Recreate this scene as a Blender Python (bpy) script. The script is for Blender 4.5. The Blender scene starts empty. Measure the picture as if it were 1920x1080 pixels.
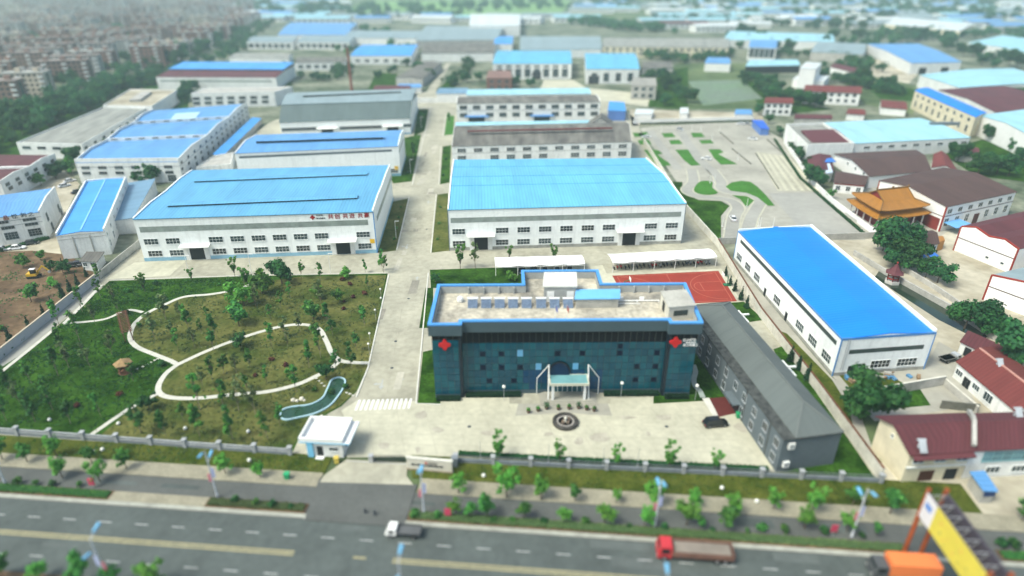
import bpy, math, random
from mathutils import Vector, Matrix
random.seed(7)
R = math.radians
S = bpy.context.scene
C = S.collection

# ------------------------------------------------------------------ camera
FPX, HORIZON, CAMH = 1180.0, -58.0, 78.0          # focal length in photo pixels, horizon row, camera height
PITCH = math.atan((540 - HORIZON) / FPX)
cam_d = bpy.data.cameras.new('camera')
cam = bpy.data.objects.new('camera', cam_d)
C.objects.link(cam)
cam.location = (0, 0, CAMH)
cam.rotation_euler = (math.pi / 2 - PITCH, 0, 0)
cam_d.sensor_width = 36.0
cam_d.lens = FPX * 36.0 / 1920.0
cam_d.clip_start = 1.0
cam_d.clip_end = 9000.0
cam_d.dof.use_dof = True
cam_d.dof.focus_distance = 168.0
cam_d.dof.aperture_fstop = 0.0145
S.camera = cam

# ------------------------------------------------------------------ world, sun, exposure
SUN_ELEV, SUN_AZ = R(56), R(-118)                   # azimuth measured from +Y (view direction) towards +X
w = bpy.data.worlds.new('World')
S.world = w
w.use_nodes = True
nt = w.node_tree
bg = nt.nodes['Background']
sky = nt.nodes.new('ShaderNodeTexSky')
sky.sky_type = 'NISHITA'
sky.sun_disc = False
sky.sun_elevation = SUN_ELEV
sky.sun_rotation = SUN_AZ
sky.air_density = 1.0
sky.dust_density = 4.0
sky.ozone_density = 0.4
nt.links.new(sky.outputs[0], bg.inputs[0])
bg.inputs[1].default_value = 0.15
sun_d = bpy.data.lights.new('sun', 'SUN')
sun_d.energy = 2.0
sun_d.angle = R(20)
sun_d.color = (1.0, 0.97, 0.90)
sun = bpy.data.objects.new('sun', sun_d)
C.objects.link(sun)
sun.location = (0, 0, 300)
_d = Vector((math.sin(SUN_AZ) * math.cos(SUN_ELEV), math.cos(SUN_AZ) * math.cos(SUN_ELEV), math.sin(SUN_ELEV)))
sun.rotation_euler = _d.to_track_quat('Z', 'Y').to_euler()
S.view_settings.view_transform = 'Standard'
S.view_settings.look = 'None'
S.view_settings.exposure = 0.66
S.view_settings.gamma = 1.0
S.view_settings.use_white_balance = True
S.view_settings.white_balance_temperature = 6500
S.view_settings.white_balance_tint = 1
S.view_settings.use_curve_mapping = False
S.render.engine = 'CYCLES'
S.cycles.use_denoising = True
S.cycles.max_bounces = 5
S.cycles.diffuse_bounces = 2
S.cycles.glossy_bounces = 2
S.cycles.transparent_max_bounces = 6
S.cycles.transmission_bounces = 2
S.cycles.volume_bounces = 1
S.cycles.caustics_reflective = False
S.cycles.caustics_refractive = False

# ------------------------------------------------------------------ photo pixel -> place
_s, _c = math.sin(PITCH), math.cos(PITCH)


def ray(px, py):
    u = (px - 960) / FPX
    v = (py - 540) / FPX
    return Vector((u, _c - v * _s, -_s - v * _c))


def G(px, py, z=0.0):
    d = ray(px, py)
    t = (z - CAMH) / d.z
    return Vector((d.x * t, d.y * t, z))


def gl(pts, z=0.0):
    return [G(x, y, z) for x, y in pts]


# ------------------------------------------------------------------ materials
MATS = {}


def _new(name):
    m = bpy.data.materials.new(name)
    m.use_nodes = True
    MATS[name] = m
    t = m.node_tree
    return m, t, t.nodes['Principled BSDF']


def M(name, col, rough=0.75, var=0.14, scale=0.35, spec=0.3, metal=0.0, bump=0.0, col2=None, detail=5.0, fine=0.0, stain=0.0, rnd=None, sv=(1.0, 0.45, 1.0)):
    if name in MATS:
        return MATS[name]
    m, t, b = _new(name)
    b.inputs['Roughness'].default_value = rough
    b.inputs['Specular IOR Level'].default_value = spec
    b.inputs['Metallic'].default_value = metal
    geo = t.nodes.new('ShaderNodeNewGeometry')
    nz = t.nodes.new('ShaderNodeTexNoise')
    nz.inputs['Scale'].default_value = scale
    nz.inputs['Detail'].default_value = detail
    nz.inputs['Roughness'].default_value = 0.62
    t.links.new(geo.outputs['Position'], nz.inputs['Vector'])
    rp = t.nodes.new('ShaderNodeValToRGB')
    a = [min(1, c * (1 - var)) for c in col]
    z = [min(1, c * (1 + var)) for c in (col2 or col)]
    rp.color_ramp.elements[0].position = 0.32
    rp.color_ramp.elements[1].position = 0.68
    rp.color_ramp.elements[0].color = (*a, 1)
    rp.color_ramp.elements[1].color = (*z, 1)
    t.links.new(nz.outputs['Fac'], rp.inputs['Fac'])
    out = rp.outputs['Color']
    if fine:
        n2 = t.nodes.new('ShaderNodeTexNoise')
        n2.inputs['Scale'].default_value = scale * 9
        n2.inputs['Detail'].default_value = 4
        t.links.new(geo.outputs['Position'], n2.inputs['Vector'])
        mr = t.nodes.new('ShaderNodeMapRange')
        mr.inputs[1].default_value = 0.3
        mr.inputs[2].default_value = 0.7
        mr.inputs[3].default_value = 1 - fine
        mr.inputs[4].default_value = 1 + fine
        t.links.new(n2.outputs['Fac'], mr.inputs[0])
        mx = t.nodes.new('ShaderNodeVectorMath')
        mx.operation = 'MULTIPLY'
        t.links.new(out, mx.inputs[0])
        t.links.new(mr.outputs[0], mx.inputs[1])
        out = mx.outputs[0]
    if stain:                                    # blotches of dirt with their own outlines
        n3 = t.nodes.new('ShaderNodeTexNoise')
        n3.inputs['Scale'].default_value = scale * 2.3
        n3.inputs['Detail'].default_value = 7
        n3.inputs['Roughness'].default_value = 0.7
        mp = t.nodes.new('ShaderNodeMapping')
        mp.inputs['Location'].default_value = (31, 17, 5)
        mp.inputs['Scale'].default_value = sv
        t.links.new(geo.outputs['Position'], mp.inputs[0])
        t.links.new(mp.outputs[0], n3.inputs['Vector'])
        m3 = t.nodes.new('ShaderNodeMapRange')
        m3.inputs[1].default_value = 0.5
        m3.inputs[2].default_value = 0.66
        m3.inputs[3].default_value = 1.0
        m3.inputs[4].default_value = 1 - stain
        t.links.new(n3.outputs['Fac'], m3.inputs[0])
        mx3 = t.nodes.new('ShaderNodeVectorMath')
        mx3.operation = 'MULTIPLY'
        t.links.new(out, mx3.inputs[0])
        t.links.new(m3.outputs[0], mx3.inputs[1])
        out = mx3.outputs[0]
    if rnd:                                      # each object its own tone
        oi = t.nodes.new('ShaderNodeObjectInfo')
        m4 = t.nodes.new('ShaderNodeMapRange')
        m4.inputs[3].default_value = rnd[0]
        m4.inputs[4].default_value = rnd[1]
        t.links.new(oi.outputs['Random'], m4.inputs[0])
        mx4 = t.nodes.new('ShaderNodeVectorMath')
        mx4.operation = 'MULTIPLY'
        t.links.new(out, mx4.inputs[0])
        t.links.new(m4.outputs[0], mx4.inputs[1])
        out = mx4.outputs[0]
    t.links.new(out, b.inputs['Base Color'])
    if bump:
        bp = t.nodes.new('ShaderNodeBump')
        bp.inputs['Strength'].default_value = bump
        bp.inputs['Distance'].default_value = 0.15
        t.links.new(nz.outputs['Fac'], bp.inputs['Height'])
        t.links.new(bp.outputs[0], b.inputs['Normal'])
    return m


def RIB(name, col, period=0.9, depth=0.12, rough=0.5, var=0.1, spec=0.35, stain=None, age=0.6):
    """profiled sheet metal: ribs across the u direction (metres), weathering noise on top"""
    if name in MATS:
        return MATS[name]
    m, t, b = _new(name)
    b.inputs['Roughness'].default_value = rough
    b.inputs['Specular IOR Level'].default_value = spec
    uv = t.nodes.new('ShaderNodeUVMap')
    sp = t.nodes.new('ShaderNodeSeparateXYZ')
    t.links.new(uv.outputs[0], sp.inputs[0])
    mu = t.nodes.new('ShaderNodeMath')
    mu.operation = 'MULTIPLY'
    mu.inputs[1].default_value = 2 * math.pi / period
    t.links.new(sp.outputs[0], mu.inputs[0])
    sn = t.nodes.new('ShaderNodeMath')
    sn.operation = 'SINE'
    t.links.new(mu.outputs[0], sn.inputs[0])
    r1 = t.nodes.new('ShaderNodeMapRange')
    r1.inputs[1].default_value = 0.2
    r1.inputs[2].default_value = 1.0
    r1.inputs[3].default_value = 1.0
    r1.inputs[4].default_value = 1.0 - depth
    t.links.new(sn.outputs[0], r1.inputs[0])
    geo = t.nodes.new('ShaderNodeNewGeometry')
    mp = t.nodes.new('ShaderNodeMapping')
    mp.inputs['Scale'].default_value = (1, 0.25, 1)
    t.links.new(uv.outputs[0], mp.inputs[0])
    nz = t.nodes.new('ShaderNodeTexNoise')
    nz.inputs['Scale'].default_value = 0.22
    nz.inputs['Detail'].default_value = 6
    t.links.new(mp.outputs[0], nz.inputs['Vector'])
    rp = t.nodes.new('ShaderNodeValToRGB')
    rp.color_ramp.elements[0].position = 0.3
    rp.color_ramp.elements[1].position = 0.7
    rp.color_ramp.elements[0].color = (*[min(1, c * (1 - var)) for c in (stain or col)], 1)
    rp.color_ramp.elements[1].color = (*[min(1, c * (1 + var)) for c in col], 1)
    t.links.new(nz.outputs['Fac'], rp.inputs['Fac'])
    mx = t.nodes.new('ShaderNodeVectorMath')
    mx.operation = 'MULTIPLY'
    t.links.new(rp.outputs['Color'], mx.inputs[0])
    t.links.new(r1.outputs[0], mx.inputs[1])
    # sheets of slightly different age, and streaks running down the slope
    fl = t.nodes.new('ShaderNodeMath'); fl.operation = 'MULTIPLY'; fl.inputs[1].default_value = 0.19
    t.links.new(sp.outputs[0], fl.inputs[0])
    fo = t.nodes.new('ShaderNodeMath'); fo.operation = 'FLOOR'
    t.links.new(fl.outputs[0], fo.inputs[0])
    wn = t.nodes.new('ShaderNodeTexWhiteNoise'); wn.noise_dimensions = '1D'
    t.links.new(fo.outputs[0], wn.inputs['W'])
    m5 = t.nodes.new('ShaderNodeMapRange'); m5.inputs[3].default_value = 1 - 0.12 * age; m5.inputs[4].default_value = 1 + 0.07 * age
    t.links.new(wn.outputs['Value'], m5.inputs[0])
    mp2 = t.nodes.new('ShaderNodeMapping'); mp2.inputs['Scale'].default_value = (1.3, 0.07, 1)
    t.links.new(uv.outputs[0], mp2.inputs[0])
    ns = t.nodes.new('ShaderNodeTexNoise'); ns.inputs['Scale'].default_value = 1.0; ns.inputs['Detail'].default_value = 5
    t.links.new(mp2.outputs[0], ns.inputs['Vector'])
    m6 = t.nodes.new('ShaderNodeMapRange'); m6.inputs[1].default_value = 0.5; m6.inputs[2].default_value = 0.75; m6.inputs[3].default_value = 1.0; m6.inputs[4].default_value = 1 - 0.25 * age
    t.links.new(ns.outputs['Fac'], m6.inputs[0])
    k1 = t.nodes.new('ShaderNodeMath'); k1.operation = 'MULTIPLY'
    t.links.new(m5.outputs[0], k1.inputs[0]); t.links.new(m6.outputs[0], k1.inputs[1])
    mx2 = t.nodes.new('ShaderNodeVectorMath'); mx2.operation = 'MULTIPLY'
    t.links.new(mx.outputs[0], mx2.inputs[0]); t.links.new(k1.outputs[0], mx2.inputs[1])
    t.links.new(mx2.outputs[0], b.inputs['Base Color'])
    bp = t.nodes.new('ShaderNodeBump')
    bp.inputs['Strength'].default_value = 0.25
    bp.inputs['Distance'].default_value = 0.05
    t.links.new(sn.outputs[0], bp.inputs['Height'])
    t.links.new(bp.outputs[0], b.inputs['Normal'])
    return m


def GLASS(name, col, rough=0.12, spec=0.5, var=0.25):
    return M(name, col, rough, var, 0.5, spec, rnd=(0.5, 2.2))


def LEAF(name, col):
    if name in MATS:
        return MATS[name]
    m, t, b = _new(name)
    b.inputs['Roughness'].default_value = 0.6
    b.inputs['Specular IOR Level'].default_value = 0.15
    oi = t.nodes.new('ShaderNodeObjectInfo')
    hs = t.nodes.new('ShaderNodeHueSaturation')
    hs.inputs['Color'].default_value = (*col, 1)
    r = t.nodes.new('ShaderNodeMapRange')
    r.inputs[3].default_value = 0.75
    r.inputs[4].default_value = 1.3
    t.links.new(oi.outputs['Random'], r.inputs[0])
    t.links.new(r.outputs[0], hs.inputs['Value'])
    r2 = t.nodes.new('ShaderNodeMapRange')
    r2.inputs[3].default_value = 0.485
    r2.inputs[4].default_value = 0.515
    t.links.new(oi.outputs['Random'], r2.inputs[0])
    t.links.new(r2.outputs[0], hs.inputs['Hue'])
    t.links.new(hs.outputs[0], b.inputs['Base Color'])
    tr = t.nodes.new('ShaderNodeBsdfTranslucent')
    t.links.new(hs.outputs[0], tr.inputs[0])
    ms = t.nodes.new('ShaderNodeMixShader')
    ms.inputs[0].default_value = 0.3
    t.links.new(b.outputs[0], ms.inputs[1])
    t.links.new(tr.outputs[0], ms.inputs[2])
    t.links.new(ms.outputs[0], t.nodes['Material Output'].inputs[0])
    return m


# ------------------------------------------------------------------ objects
WL = {}          # object name -> world location of its origin (parts are built in world coordinates)


def tag(o, label=None, cat=None, group=None, kind=None):
    if label: o['label'] = label
    if cat: o['category'] = cat
    if group: o['group'] = group
    if kind: o['kind'] = kind
    return o


def thing(name, label, cat, loc, rz=0.0, group=None):
    o = bpy.data.objects.new(name, None)
    o.empty_display_size = 0.5
    C.objects.link(o)
    o.location = loc
    o.rotation_euler = (0, 0, rz)
    WL[o.name] = Vector(loc)
    return tag(o, label, cat, group)


class MB:
    def __init__(s):
        s.v, s.f, s.m, s.uv = [], [], [], []

    def face(s, pts, m=0, uv=None):
        i = len(s.v)
        s.v += [Vector(p) for p in pts]
        s.f.append(tuple(range(i, i + len(pts))))
        s.m.append(m)
        s.uv.append(uv)

    def hexa(s, b, t, m=0):
        """b, t: four bottom and four top points, both counter-clockwise from above"""
        i = len(s.v)
        s.v += [Vector(p) for p in b] + [Vector(p) for p in t]
        for q in ((3, 2, 1, 0), (4, 5, 6, 7), (0, 1, 5, 4), (1, 2, 6, 5), (2, 3, 7, 6), (3, 0, 4, 7)):
            s.f.append(tuple(i + k for k in q))
            s.m.append(m)
            s.uv.append(None)

    def box(s, x0, x1, y0, y1, z0, z1, m=0):
        s.hexa([(x0, y0, z0), (x1, y0, z0), (x1, y1, z0), (x0, y1, z0)], [(x0, y0, z1), (x1, y0, z1), (x1, y1, z1), (x0, y1, z1)], m)

    def prism(s, pts, z0, z1, m=0, cap=True):
        n = len(pts)
        i = len(s.v)
        s.v += [Vector((p[0], p[1], z0)) for p in pts] + [Vector((p[0], p[1], z1)) for p in pts]
        fs = [(i + k, i + (k + 1) % n, i + n + (k + 1) % n, i + n + k) for k in range(n)]
        if cap:
            fs += [tuple(i + n + k for k in range(n)), tuple(i + n - 1 - k for k in range(n))]
        for q in fs:
            s.f.append(q)
            s.m.append(m)
            s.uv.append(None)

    def bar(s, a, b, wd, h, m=0):
        """a box beam from a to b (centre line), width wd across, height h"""
        a, b = Vector(a), Vector(b)
        d = (b - a).normalized()
        side = Vector((-d.y, d.x, 0))
        if side.length < 1e-4:
            side = Vector((1, 0, 0))
        side = side.normalized() * wd / 2
        up = d.cross(side).normalized()
        if up.z < 0:
            up = -up
        up = up * h / 2
        s.hexa([a - side - up, a + side - up, b + side - up, b - side - up][::-1], [a - side + up, a + side + up, b + side + up, b - side + up][::-1], m)

    def tube(s, a, b, r0, r1=None, n=6, m=0):
        a, b = Vector(a), Vector(b)
        r1 = r0 if r1 is None else r1
        d = (b - a).normalized()
        q = d.to_track_quat('Z', 'Y')
        i = len(s.v)
        for p, r in ((a, r0), (b, r1)):
            for k in range(n):
                t = 2 * math.pi * k / n
                s.v.append(p + q @ Vector((r * math.cos(t), r * math.sin(t), 0)))
        for k in range(n):
            s.f.append((i + k, i + (k + 1) % n, i + n + (k + 1) % n, i + n + k))
            s.m.append(m); s.uv.append(None)
        s.f.append(tuple(i + n + k for k in range(n))); s.m.append(m); s.uv.append(None)
        s.f.append(tuple(i + n - 1 - k for k in range(n))); s.m.append(m); s.uv.append(None)

    def lathe(s, prof, c=(0, 0, 0), n=12, m=0):
        i = len(s.v)
        c = Vector(c)
        for r, z in prof:
            for k in range(n):
                t = 2 * math.pi * k / n
                s.v.append(c + Vector((r * math.cos(t), r * math.sin(t), z)))
        for j in range(len(prof) - 1):
            for k in range(n):
                s.f.append((i + j * n + k, i + j * n + (k + 1) % n, i + (j + 1) * n + (k + 1) % n, i + (j + 1) * n + k))
                s.m.append(m); s.uv.append(None)
        s.f.append(tuple(i + (len(prof) - 1) * n + k for k in range(n))); s.m.append(m); s.uv.append(None)
        s.f.append(tuple(i + n - 1 - k for k in range(n))); s.m.append(m); s.uv.append(None)

    def mesh(s, name, mats, off=Vector((0, 0, 0))):
        me = bpy.data.meshes.new(name)
        me.from_pydata([v - off for v in s.v], [], s.f)
        for q in (mats if isinstance(mats, (list, tuple)) else [mats]):
            me.materials.append(q)
        me.polygons.foreach_set('material_index', s.m)
        if any(u is not None for u in s.uv):
            ul = me.uv_layers.new(name='UVMap')
            for p, u in zip(me.polygons, s.uv):
                if u is not None:
                    for li, c in zip(p.loop_indices, u):
                        ul.data[li].uv = c
        me.update()
        return me

    def build(s, name, mats, parent=None, origin=None):
        off = WL[parent.name] if parent is not None else (Vector(origin) if origin is not None else Vector((0, 0, 0)))
        o = bpy.data.objects.new(name, s.mesh(name, mats, off))
        C.objects.link(o)
        if parent is not None:
            o.parent = parent
        else:
            o.location = off
        WL[o.name] = Vector(off)
        return o


def put(me, name, parent, loc, rz=0.0, scale=None):
    """a shared mesh placed as a part: loc in world coordinates (parent unrotated)"""
    o = bpy.data.objects.new(name, me)
    C.objects.link(o)
    o.parent = parent
    o.location = Vector(loc) - WL[parent.name]
    o.rotation_euler = (0, 0, rz)
    if scale: o.scale = scale
    WL[o.name] = Vector(loc)
    return o


def sheet(name, pts, z, mat, kind='structure', label=None, cat=None, thick=0.0):
    mb = MB()
    pts = [Vector((p[0], p[1], z)) for p in pts]
    a = sum(p.x * q.y - q.x * p.y for p, q in zip(pts, pts[1:] + pts[:1]))
    if a < 0:
        pts = pts[::-1]
    if thick:
        mb.prism(pts, z - thick, z)
    else:
        mb.face(pts)
    c = sum((Vector(p) for p in pts), Vector()) / len(pts)
    o = mb.build(name, mat, None, (c.x, c.y, z))
    return tag(o, label, cat, None, kind)


def ribbon(pts, wd):
    """left and right edge of a band of width wd along pts"""
    L, Rr = [], []
    for i, p in enumerate(pts):
        a = pts[max(0, i - 1)]
        b = pts[min(len(pts) - 1, i + 1)]
        d = Vector((b[0] - a[0], b[1] - a[1], 0)).normalized()
        n = Vector((-d.y, d.x, 0)) * wd / 2
        L.append(Vector((p[0], p[1], 0)) + n)
        Rr.append(Vector((p[0], p[1], 0)) - n)
    return L, Rr


def spline(pts, k=6, closed=False):
    P = [Vector((p[0], p[1], 0)) for p in pts]
    n = len(P)
    out = []
    for i in range(n if closed else n - 1):
        p0 = P[(i - 1) % n] if closed or i > 0 else P[0]
        p1, p2 = P[i], P[(i + 1) % n]
        p3 = P[(i + 2) % n] if closed or i + 2 < n else P[-1]
        for j in range(k):
            t = j / k
            out.append(0.5 * ((2 * p1) + (p2 - p0) * t + (2 * p0 - 5 * p1 + 4 * p2 - p3) * t * t + (3 * p1 - p0 - 3 * p2 + p3) * t ** 3))
    if not closed:
        out.append(P[-1])
    return out


def band(name, pts, wd, z, mat, kind='structure'):
    L, Rr = ribbon(pts, wd)
    mb = MB()
    for i in range(len(pts) - 1):
        mb.face([Rr[i] + Vector((0, 0, z)), Rr[i + 1] + Vector((0, 0, z)), L[i + 1] + Vector((0, 0, z)), L[i] + Vector((0, 0, z))])
    o = mb.build(name, mat, None, (pts[0].x, pts[0].y, z))
    return tag(o, None, None, None, kind)


def kerb(name, pts, mat, wd=0.3, h=0.14, closed=False):
    pts = [Vector((p[0], p[1], 0)) for p in pts]
    if closed:
        pts = pts + [pts[0]]
    L, Rr = ribbon(pts, wd)
    mb = MB()
    for i in range(len(pts) - 1):
        b = [Rr[i], Rr[i + 1], L[i + 1], L[i]]
        mb.hexa(b, [p + Vector((0, 0, h)) for p in b])
    o = mb.build(name, mat, None, (pts[0].x, pts[0].y, 0))
    return tag(o, None, None, None, 'structure')


# ------------------------------------------------------------------ walls, windows, sheds
class Wall:
    def __init__(s, A, B):
        s.A, s.B = Vector((A[0], A[1], 0)), Vector((B[0], B[1], 0))
        s.L = (s.B - s.A).length
        s.d = (s.B - s.A).normalized()
        s.n = Vector((s.d.y, -s.d.x, 0))
        s.rz = math.atan2(s.d.y, s.d.x)

    def at(s, u, z=0.0, out=0.0):
        return s.A + s.d * u + s.n * out + Vector((0, 0, z))

    def hit(s, px, py):
        """(u, z) of the wall point seen at a photo pixel"""
        r = ray(px, py)
        o = Vector((0, 0, CAMH))
        t = s.n.dot(s.A - o) / s.n.dot(r)
        p = o + r * t
        return (p - s.A).dot(s.d), p.z

    def slab(s, mb, u0, u1, z0, z1, o0, o1, m=0):
        b = [s.at(u0, z0, o1), s.at(u1, z0, o1), s.at(u1, z0, o0), s.at(u0, z0, o0)]
        mb.hexa(b, [p + Vector((0, 0, z1 - z0)) for p in b], m)


_WM = {}


def window_mesh(wd, h, cols, rows, fr, gl_, bar=0.065, sill=True):
    key = (round(wd, 2), round(h, 2), cols, rows, fr.name, gl_.name, bar)
    if key in _WM:
        return _WM[key]
    mb = MB()
    mb.box(-wd / 2, wd / 2, -0.05, 0.05, 0, h, 1)                       # glass, set behind the frame
    f = bar * 0.9
    mb.box(-wd / 2 - 0.02, wd / 2 + 0.02, -0.12, 0.02, -f, 0.001, 0)
    mb.box(-wd / 2 - 0.02, wd / 2 + 0.02, -0.12, 0.02, h - 0.001, h + f, 0)
    mb.box(-wd / 2 - f, -wd / 2 - 0.001, -0.118, 0.02, -f, h + f, 0)
    mb.box(wd / 2 + 0.001, wd / 2 + f, -0.118, 0.02, -f, h + f, 0)
    for i in range(1, cols):
        x = -wd / 2 + wd * i / cols
        mb.box(x - bar / 2, x + bar / 2, -0.10, -0.04, 0, h, 0)
    for j in range(1, rows):
        z = h * j / rows
        mb.box(-wd / 2, wd / 2, -0.09, -0.045, z - bar / 2, z + bar / 2, 0)
    if sill:
        mb.box(-wd / 2 - 0.1, wd / 2 + 0.1, -0.18, 0.02, -f - 0.06, -f - 0.002, 0)
    me = mb.mesh('window', [fr, gl_])
    _WM[key] = me
    return me


def win(root, wall, u, z, wd, h, cols=2, rows=2, fr=None, gls=None, name='window', bar=0.065):
    me = window_mesh(wd, h, cols, rows, fr or M_FRAME, gls or M_GLASS, bar)
    return put(me, name, root, wall.at(u, z - h / 2), wall.rz)


def winrow(root, wall, p0, p1, n, wd, h, cols=2, rows=2, skip=(), fr=None, gls=None, bar=0.065, zfix=None):
    u0, z0 = wall.hit(*p0)
    u1, z1 = wall.hit(*p1)
    zm = zfix if zfix is not None else (z0 + z1) / 2
    for i in range(n):
        if i in skip: continue
        t = i / max(1, n - 1)
        win(root, wall, u0 + (u1 - u0) * t, zm, wd, h, cols, rows, fr, gls, bar=bar)


def roof_solid(mb, foot, axis, prof, t, oa, m=0):
    """extrude a cross-section profile [(s, z)] across a quad footprint; oa: overhang along the ridge"""
    FL, FR, BR, BL = [Vector((p[0], p[1], 0)) for p in foot]
    if axis == 'x':
        a0, a1, c0, c1 = FL, FR, BL, BR         # ends: s from front (0) to back (1)
    else:
        a0, a1, c0, c1 = FR, BR, FL, BL         # s from right (0) to left (1)
    def P(e, s):
        p0 = a0.lerp(a1, e)
        p1 = c0.lerp(c1, e)
        return p0.lerp(p1, s)
    La = max(0.1, (a1 - a0).length)
    Lc = max(0.1, (c0 - a0).length)
    e0, e1 = -oa / La, 1 + oa / La
    n = len(prof)
    top0 = [P(e0, s) + Vector((0, 0, z)) for s, z in prof]
    top1 = [P(e1, s) + Vector((0, 0, z)) for s, z in prof]
    dz = Vector((0, 0, t))
    run = 0.0
    for i in range(n - 1):
        seg = (top0[i + 1] - top0[i]).length
        mb.face([top0[i], top1[i], top1[i + 1], top0[i + 1]], m, [(0, run), (La, run), (La, run + seg), (0, run + seg)])
        mb.face([top0[i + 1] - dz, top1[i + 1] - dz, top1[i] - dz, top0[i] - dz], m, [(0, 0)] * 4)
        run += seg
    mb.face([top0[0] - dz, top1[0] - dz, top1[0], top0[0]], m, [(0, 0)] * 4)
    mb.face([top0[-1], top1[-1], top1[-1] - dz, top0[-1] - dz], m, [(0, 0)] * 4)
    for i in range(n - 1):
        mb.face([top0[i] - dz, top0[i], top0[i + 1], top0[i + 1] - dz], m, [(0, 0)] * 4)
        mb.face([top1[i + 1] - dz, top1[i + 1], top1[i], top1[i] - dz], m, [(0, 0)] * 4)
    return P


class Shed:
    """walls + profiled roof on a quad footprint (front-left, front-right, back-right, back-left)"""

    def __init__(s, name, label, cat, foot, prof, axis, wallm, roofm, t=0.18, over=0.25, cop=None, coph=0.45, base=None, baseh=1.1, group=None, z0=0.0):
        s.foot = [Vector((p[0], p[1], 0)) for p in foot]
        FL, FR, BR, BL = s.foot
        c = (FL + FR + BR + BL) / 4
        s.root = thing(name, label, cat, (c.x, c.y, z0), 0, group)
        s.W = {'front': Wall(FL, FR), 'right': Wall(FR, BR), 'back': Wall(BR, BL), 'left': Wall(BL, FL)}
        s.prof, s.axis = prof, axis
        # roof
        rb = MB()
        Lc = (BL - FL).length if axis == 'x' else (FR - FL).length
        o = over / Lc
        def slope(i, j):
            return (prof[j][1] - prof[i][1]) / max(1e-6, prof[j][0] - prof[i][0])
        pr = [(-o, prof[0][1] - slope(0, 1) * o)] + list(prof[1:-1]) + [(1 + o, prof[-1][1] + slope(-2, -1) * o)]
        P = roof_solid(rb, s.foot, axis, pr, t, 0.0 if cop else over)
        s.roof = rb.build('roof', roofm, s.root)
        s.P = P
        # walls up to the underside of the roof
        wb = MB()
        e = [z - t * 0.5 for _, z in prof]
        def col(ee, k):
            p = P(ee, prof[k][0])
            return Vector((p.x, p.y, e[k]))
        n = len(prof)
        for ee, flip in ((0, False), (1, True)):
            pts = [Vector((P(ee, 0).x, P(ee, 0).y, z0))] + [col(ee, k) for k in range(n)] + [Vector((P(ee, 1).x, P(ee, 1).y, z0))]
            wb.face(pts if flip else pts[::-1])
        for k, fl in ((0, False), (n - 1, True)):
            a, b = col(0, k), col(1, k)
            q = [Vector((a.x, a.y, z0)), Vector((b.x, b.y, z0)), b, a]
            wb.face(q[::-1] if fl else q)
        s.wall = wb.build('wall', wallm, s.root)
        if cop:
            for ee in (0, 1):
                cb = MB()
                La = (FR - FL).length if axis == 'x' else (BR - FR).length
                w0 = -0.05 / La
                w1 = 0.35 / La
                ea, eb = (w0, w1) if ee == 0 else (1 - w1, 1 - w0)
                for k in range(n - 1):
                    b = [P(ea, prof[k][0]), P(eb, prof[k][0]), P(eb, prof[k + 1][0]), P(ea, prof[k + 1][0])]
                    zz = [prof[k][1], prof[k][1], prof[k + 1][1], prof[k + 1][1]]
                    lo = [Vector((p.x, p.y, z - 0.3)) for p, z in zip(b, zz)]
                    hi = [Vector((p.x, p.y, z + coph)) for p, z in zip(b, zz)]
                    cb.hexa(lo, hi)
                cb.build('parapet', cop, s.root)
        if base:
            bb = MB()
            for wl in s.W.values():
                wl.slab(bb, -0.04, wl.L + 0.04, z0, z0 + baseh, -0.05, 0.045)
            bb.build('wall_base', base, s.root)

    def strip(s, side, p0, p1, h, mat, name='daylight_strip', out=0.05):
        wl = s.W[side]
        u0, z0 = wl.hit(*p0)
        u1, z1 = wl.hit(*p1)
        zm = (z0 + z1) / 2
        mb = MB()
        wl.slab(mb, u0, u1, zm - h / 2, zm + h / 2, -0.05, out)
        return mb.build(name, mat, s.root)

    def eave_trim(s, side, z, h, mat, out=0.07, name='trim'):
        wl = s.W[side]
        mb = MB()
        wl.slab(mb, -0.06, wl.L + 0.06, z, z + h, -0.05, out)
        return mb.build(name, mat, s.root)

    def corner_trim(s, i, h, mat, wd=0.25):
        p = s.foot[i]
        mb = MB()
        mb.box(p.x - wd / 2, p.x + wd / 2, p.y - wd / 2, p.y + wd / 2, 0, h)
        return mb.build('corner_trim', mat, s.root)

    def door(s, side, px, py, wd, h, mat, frame=None, canopy=None):
        wl = s.W[side]
        u, _ = wl.hit(px, py)
        mb = MB()
        wl.slab(mb, u - wd / 2, u + wd / 2, 0.05, h, -0.04, 0.06)
        d = mb.build('door', mat, s.root)
        if frame:
            for q in (-1, 1):
                fb = MB()
                wl.slab(fb, u + q * (wd / 2 + 0.7) - 0.7, u + q * (wd / 2 + 0.7) + 0.7, 0, h + 0.25, 0.02, 0.16)
                fb.build('door_leaf', frame, d)
        if canopy:
            cb = MB()
            a = [wl.at(u - wd / 2 - 2.2, h + 0.15, 0.0), wl.at(u + wd / 2 + 2.2, h + 0.15, 0.0), wl.at(u + wd / 2 + 2.2, h + 0.55, 0.0), wl.at(u - wd / 2 - 2.2, h + 0.55, 0.0)]
            f = [wl.at(u - wd / 2 - 2.2, h + 0.0, 2.0), wl.at(u + wd / 2 + 2.2, h + 0.0, 2.0), wl.at(u + wd / 2 + 2.2, h + 0.2, 2.0), wl.at(u - wd / 2 - 2.2, h + 0.2, 2.0)]
            cb.hexa([f[0], f[1], a[1], a[0]], [f[3], f[2], a[2], a[3]])
            cb.build('canopy', canopy, d)
        return d


def gable(e, r):
    return [(0, e), (0.5, r), (1, e)]


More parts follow.
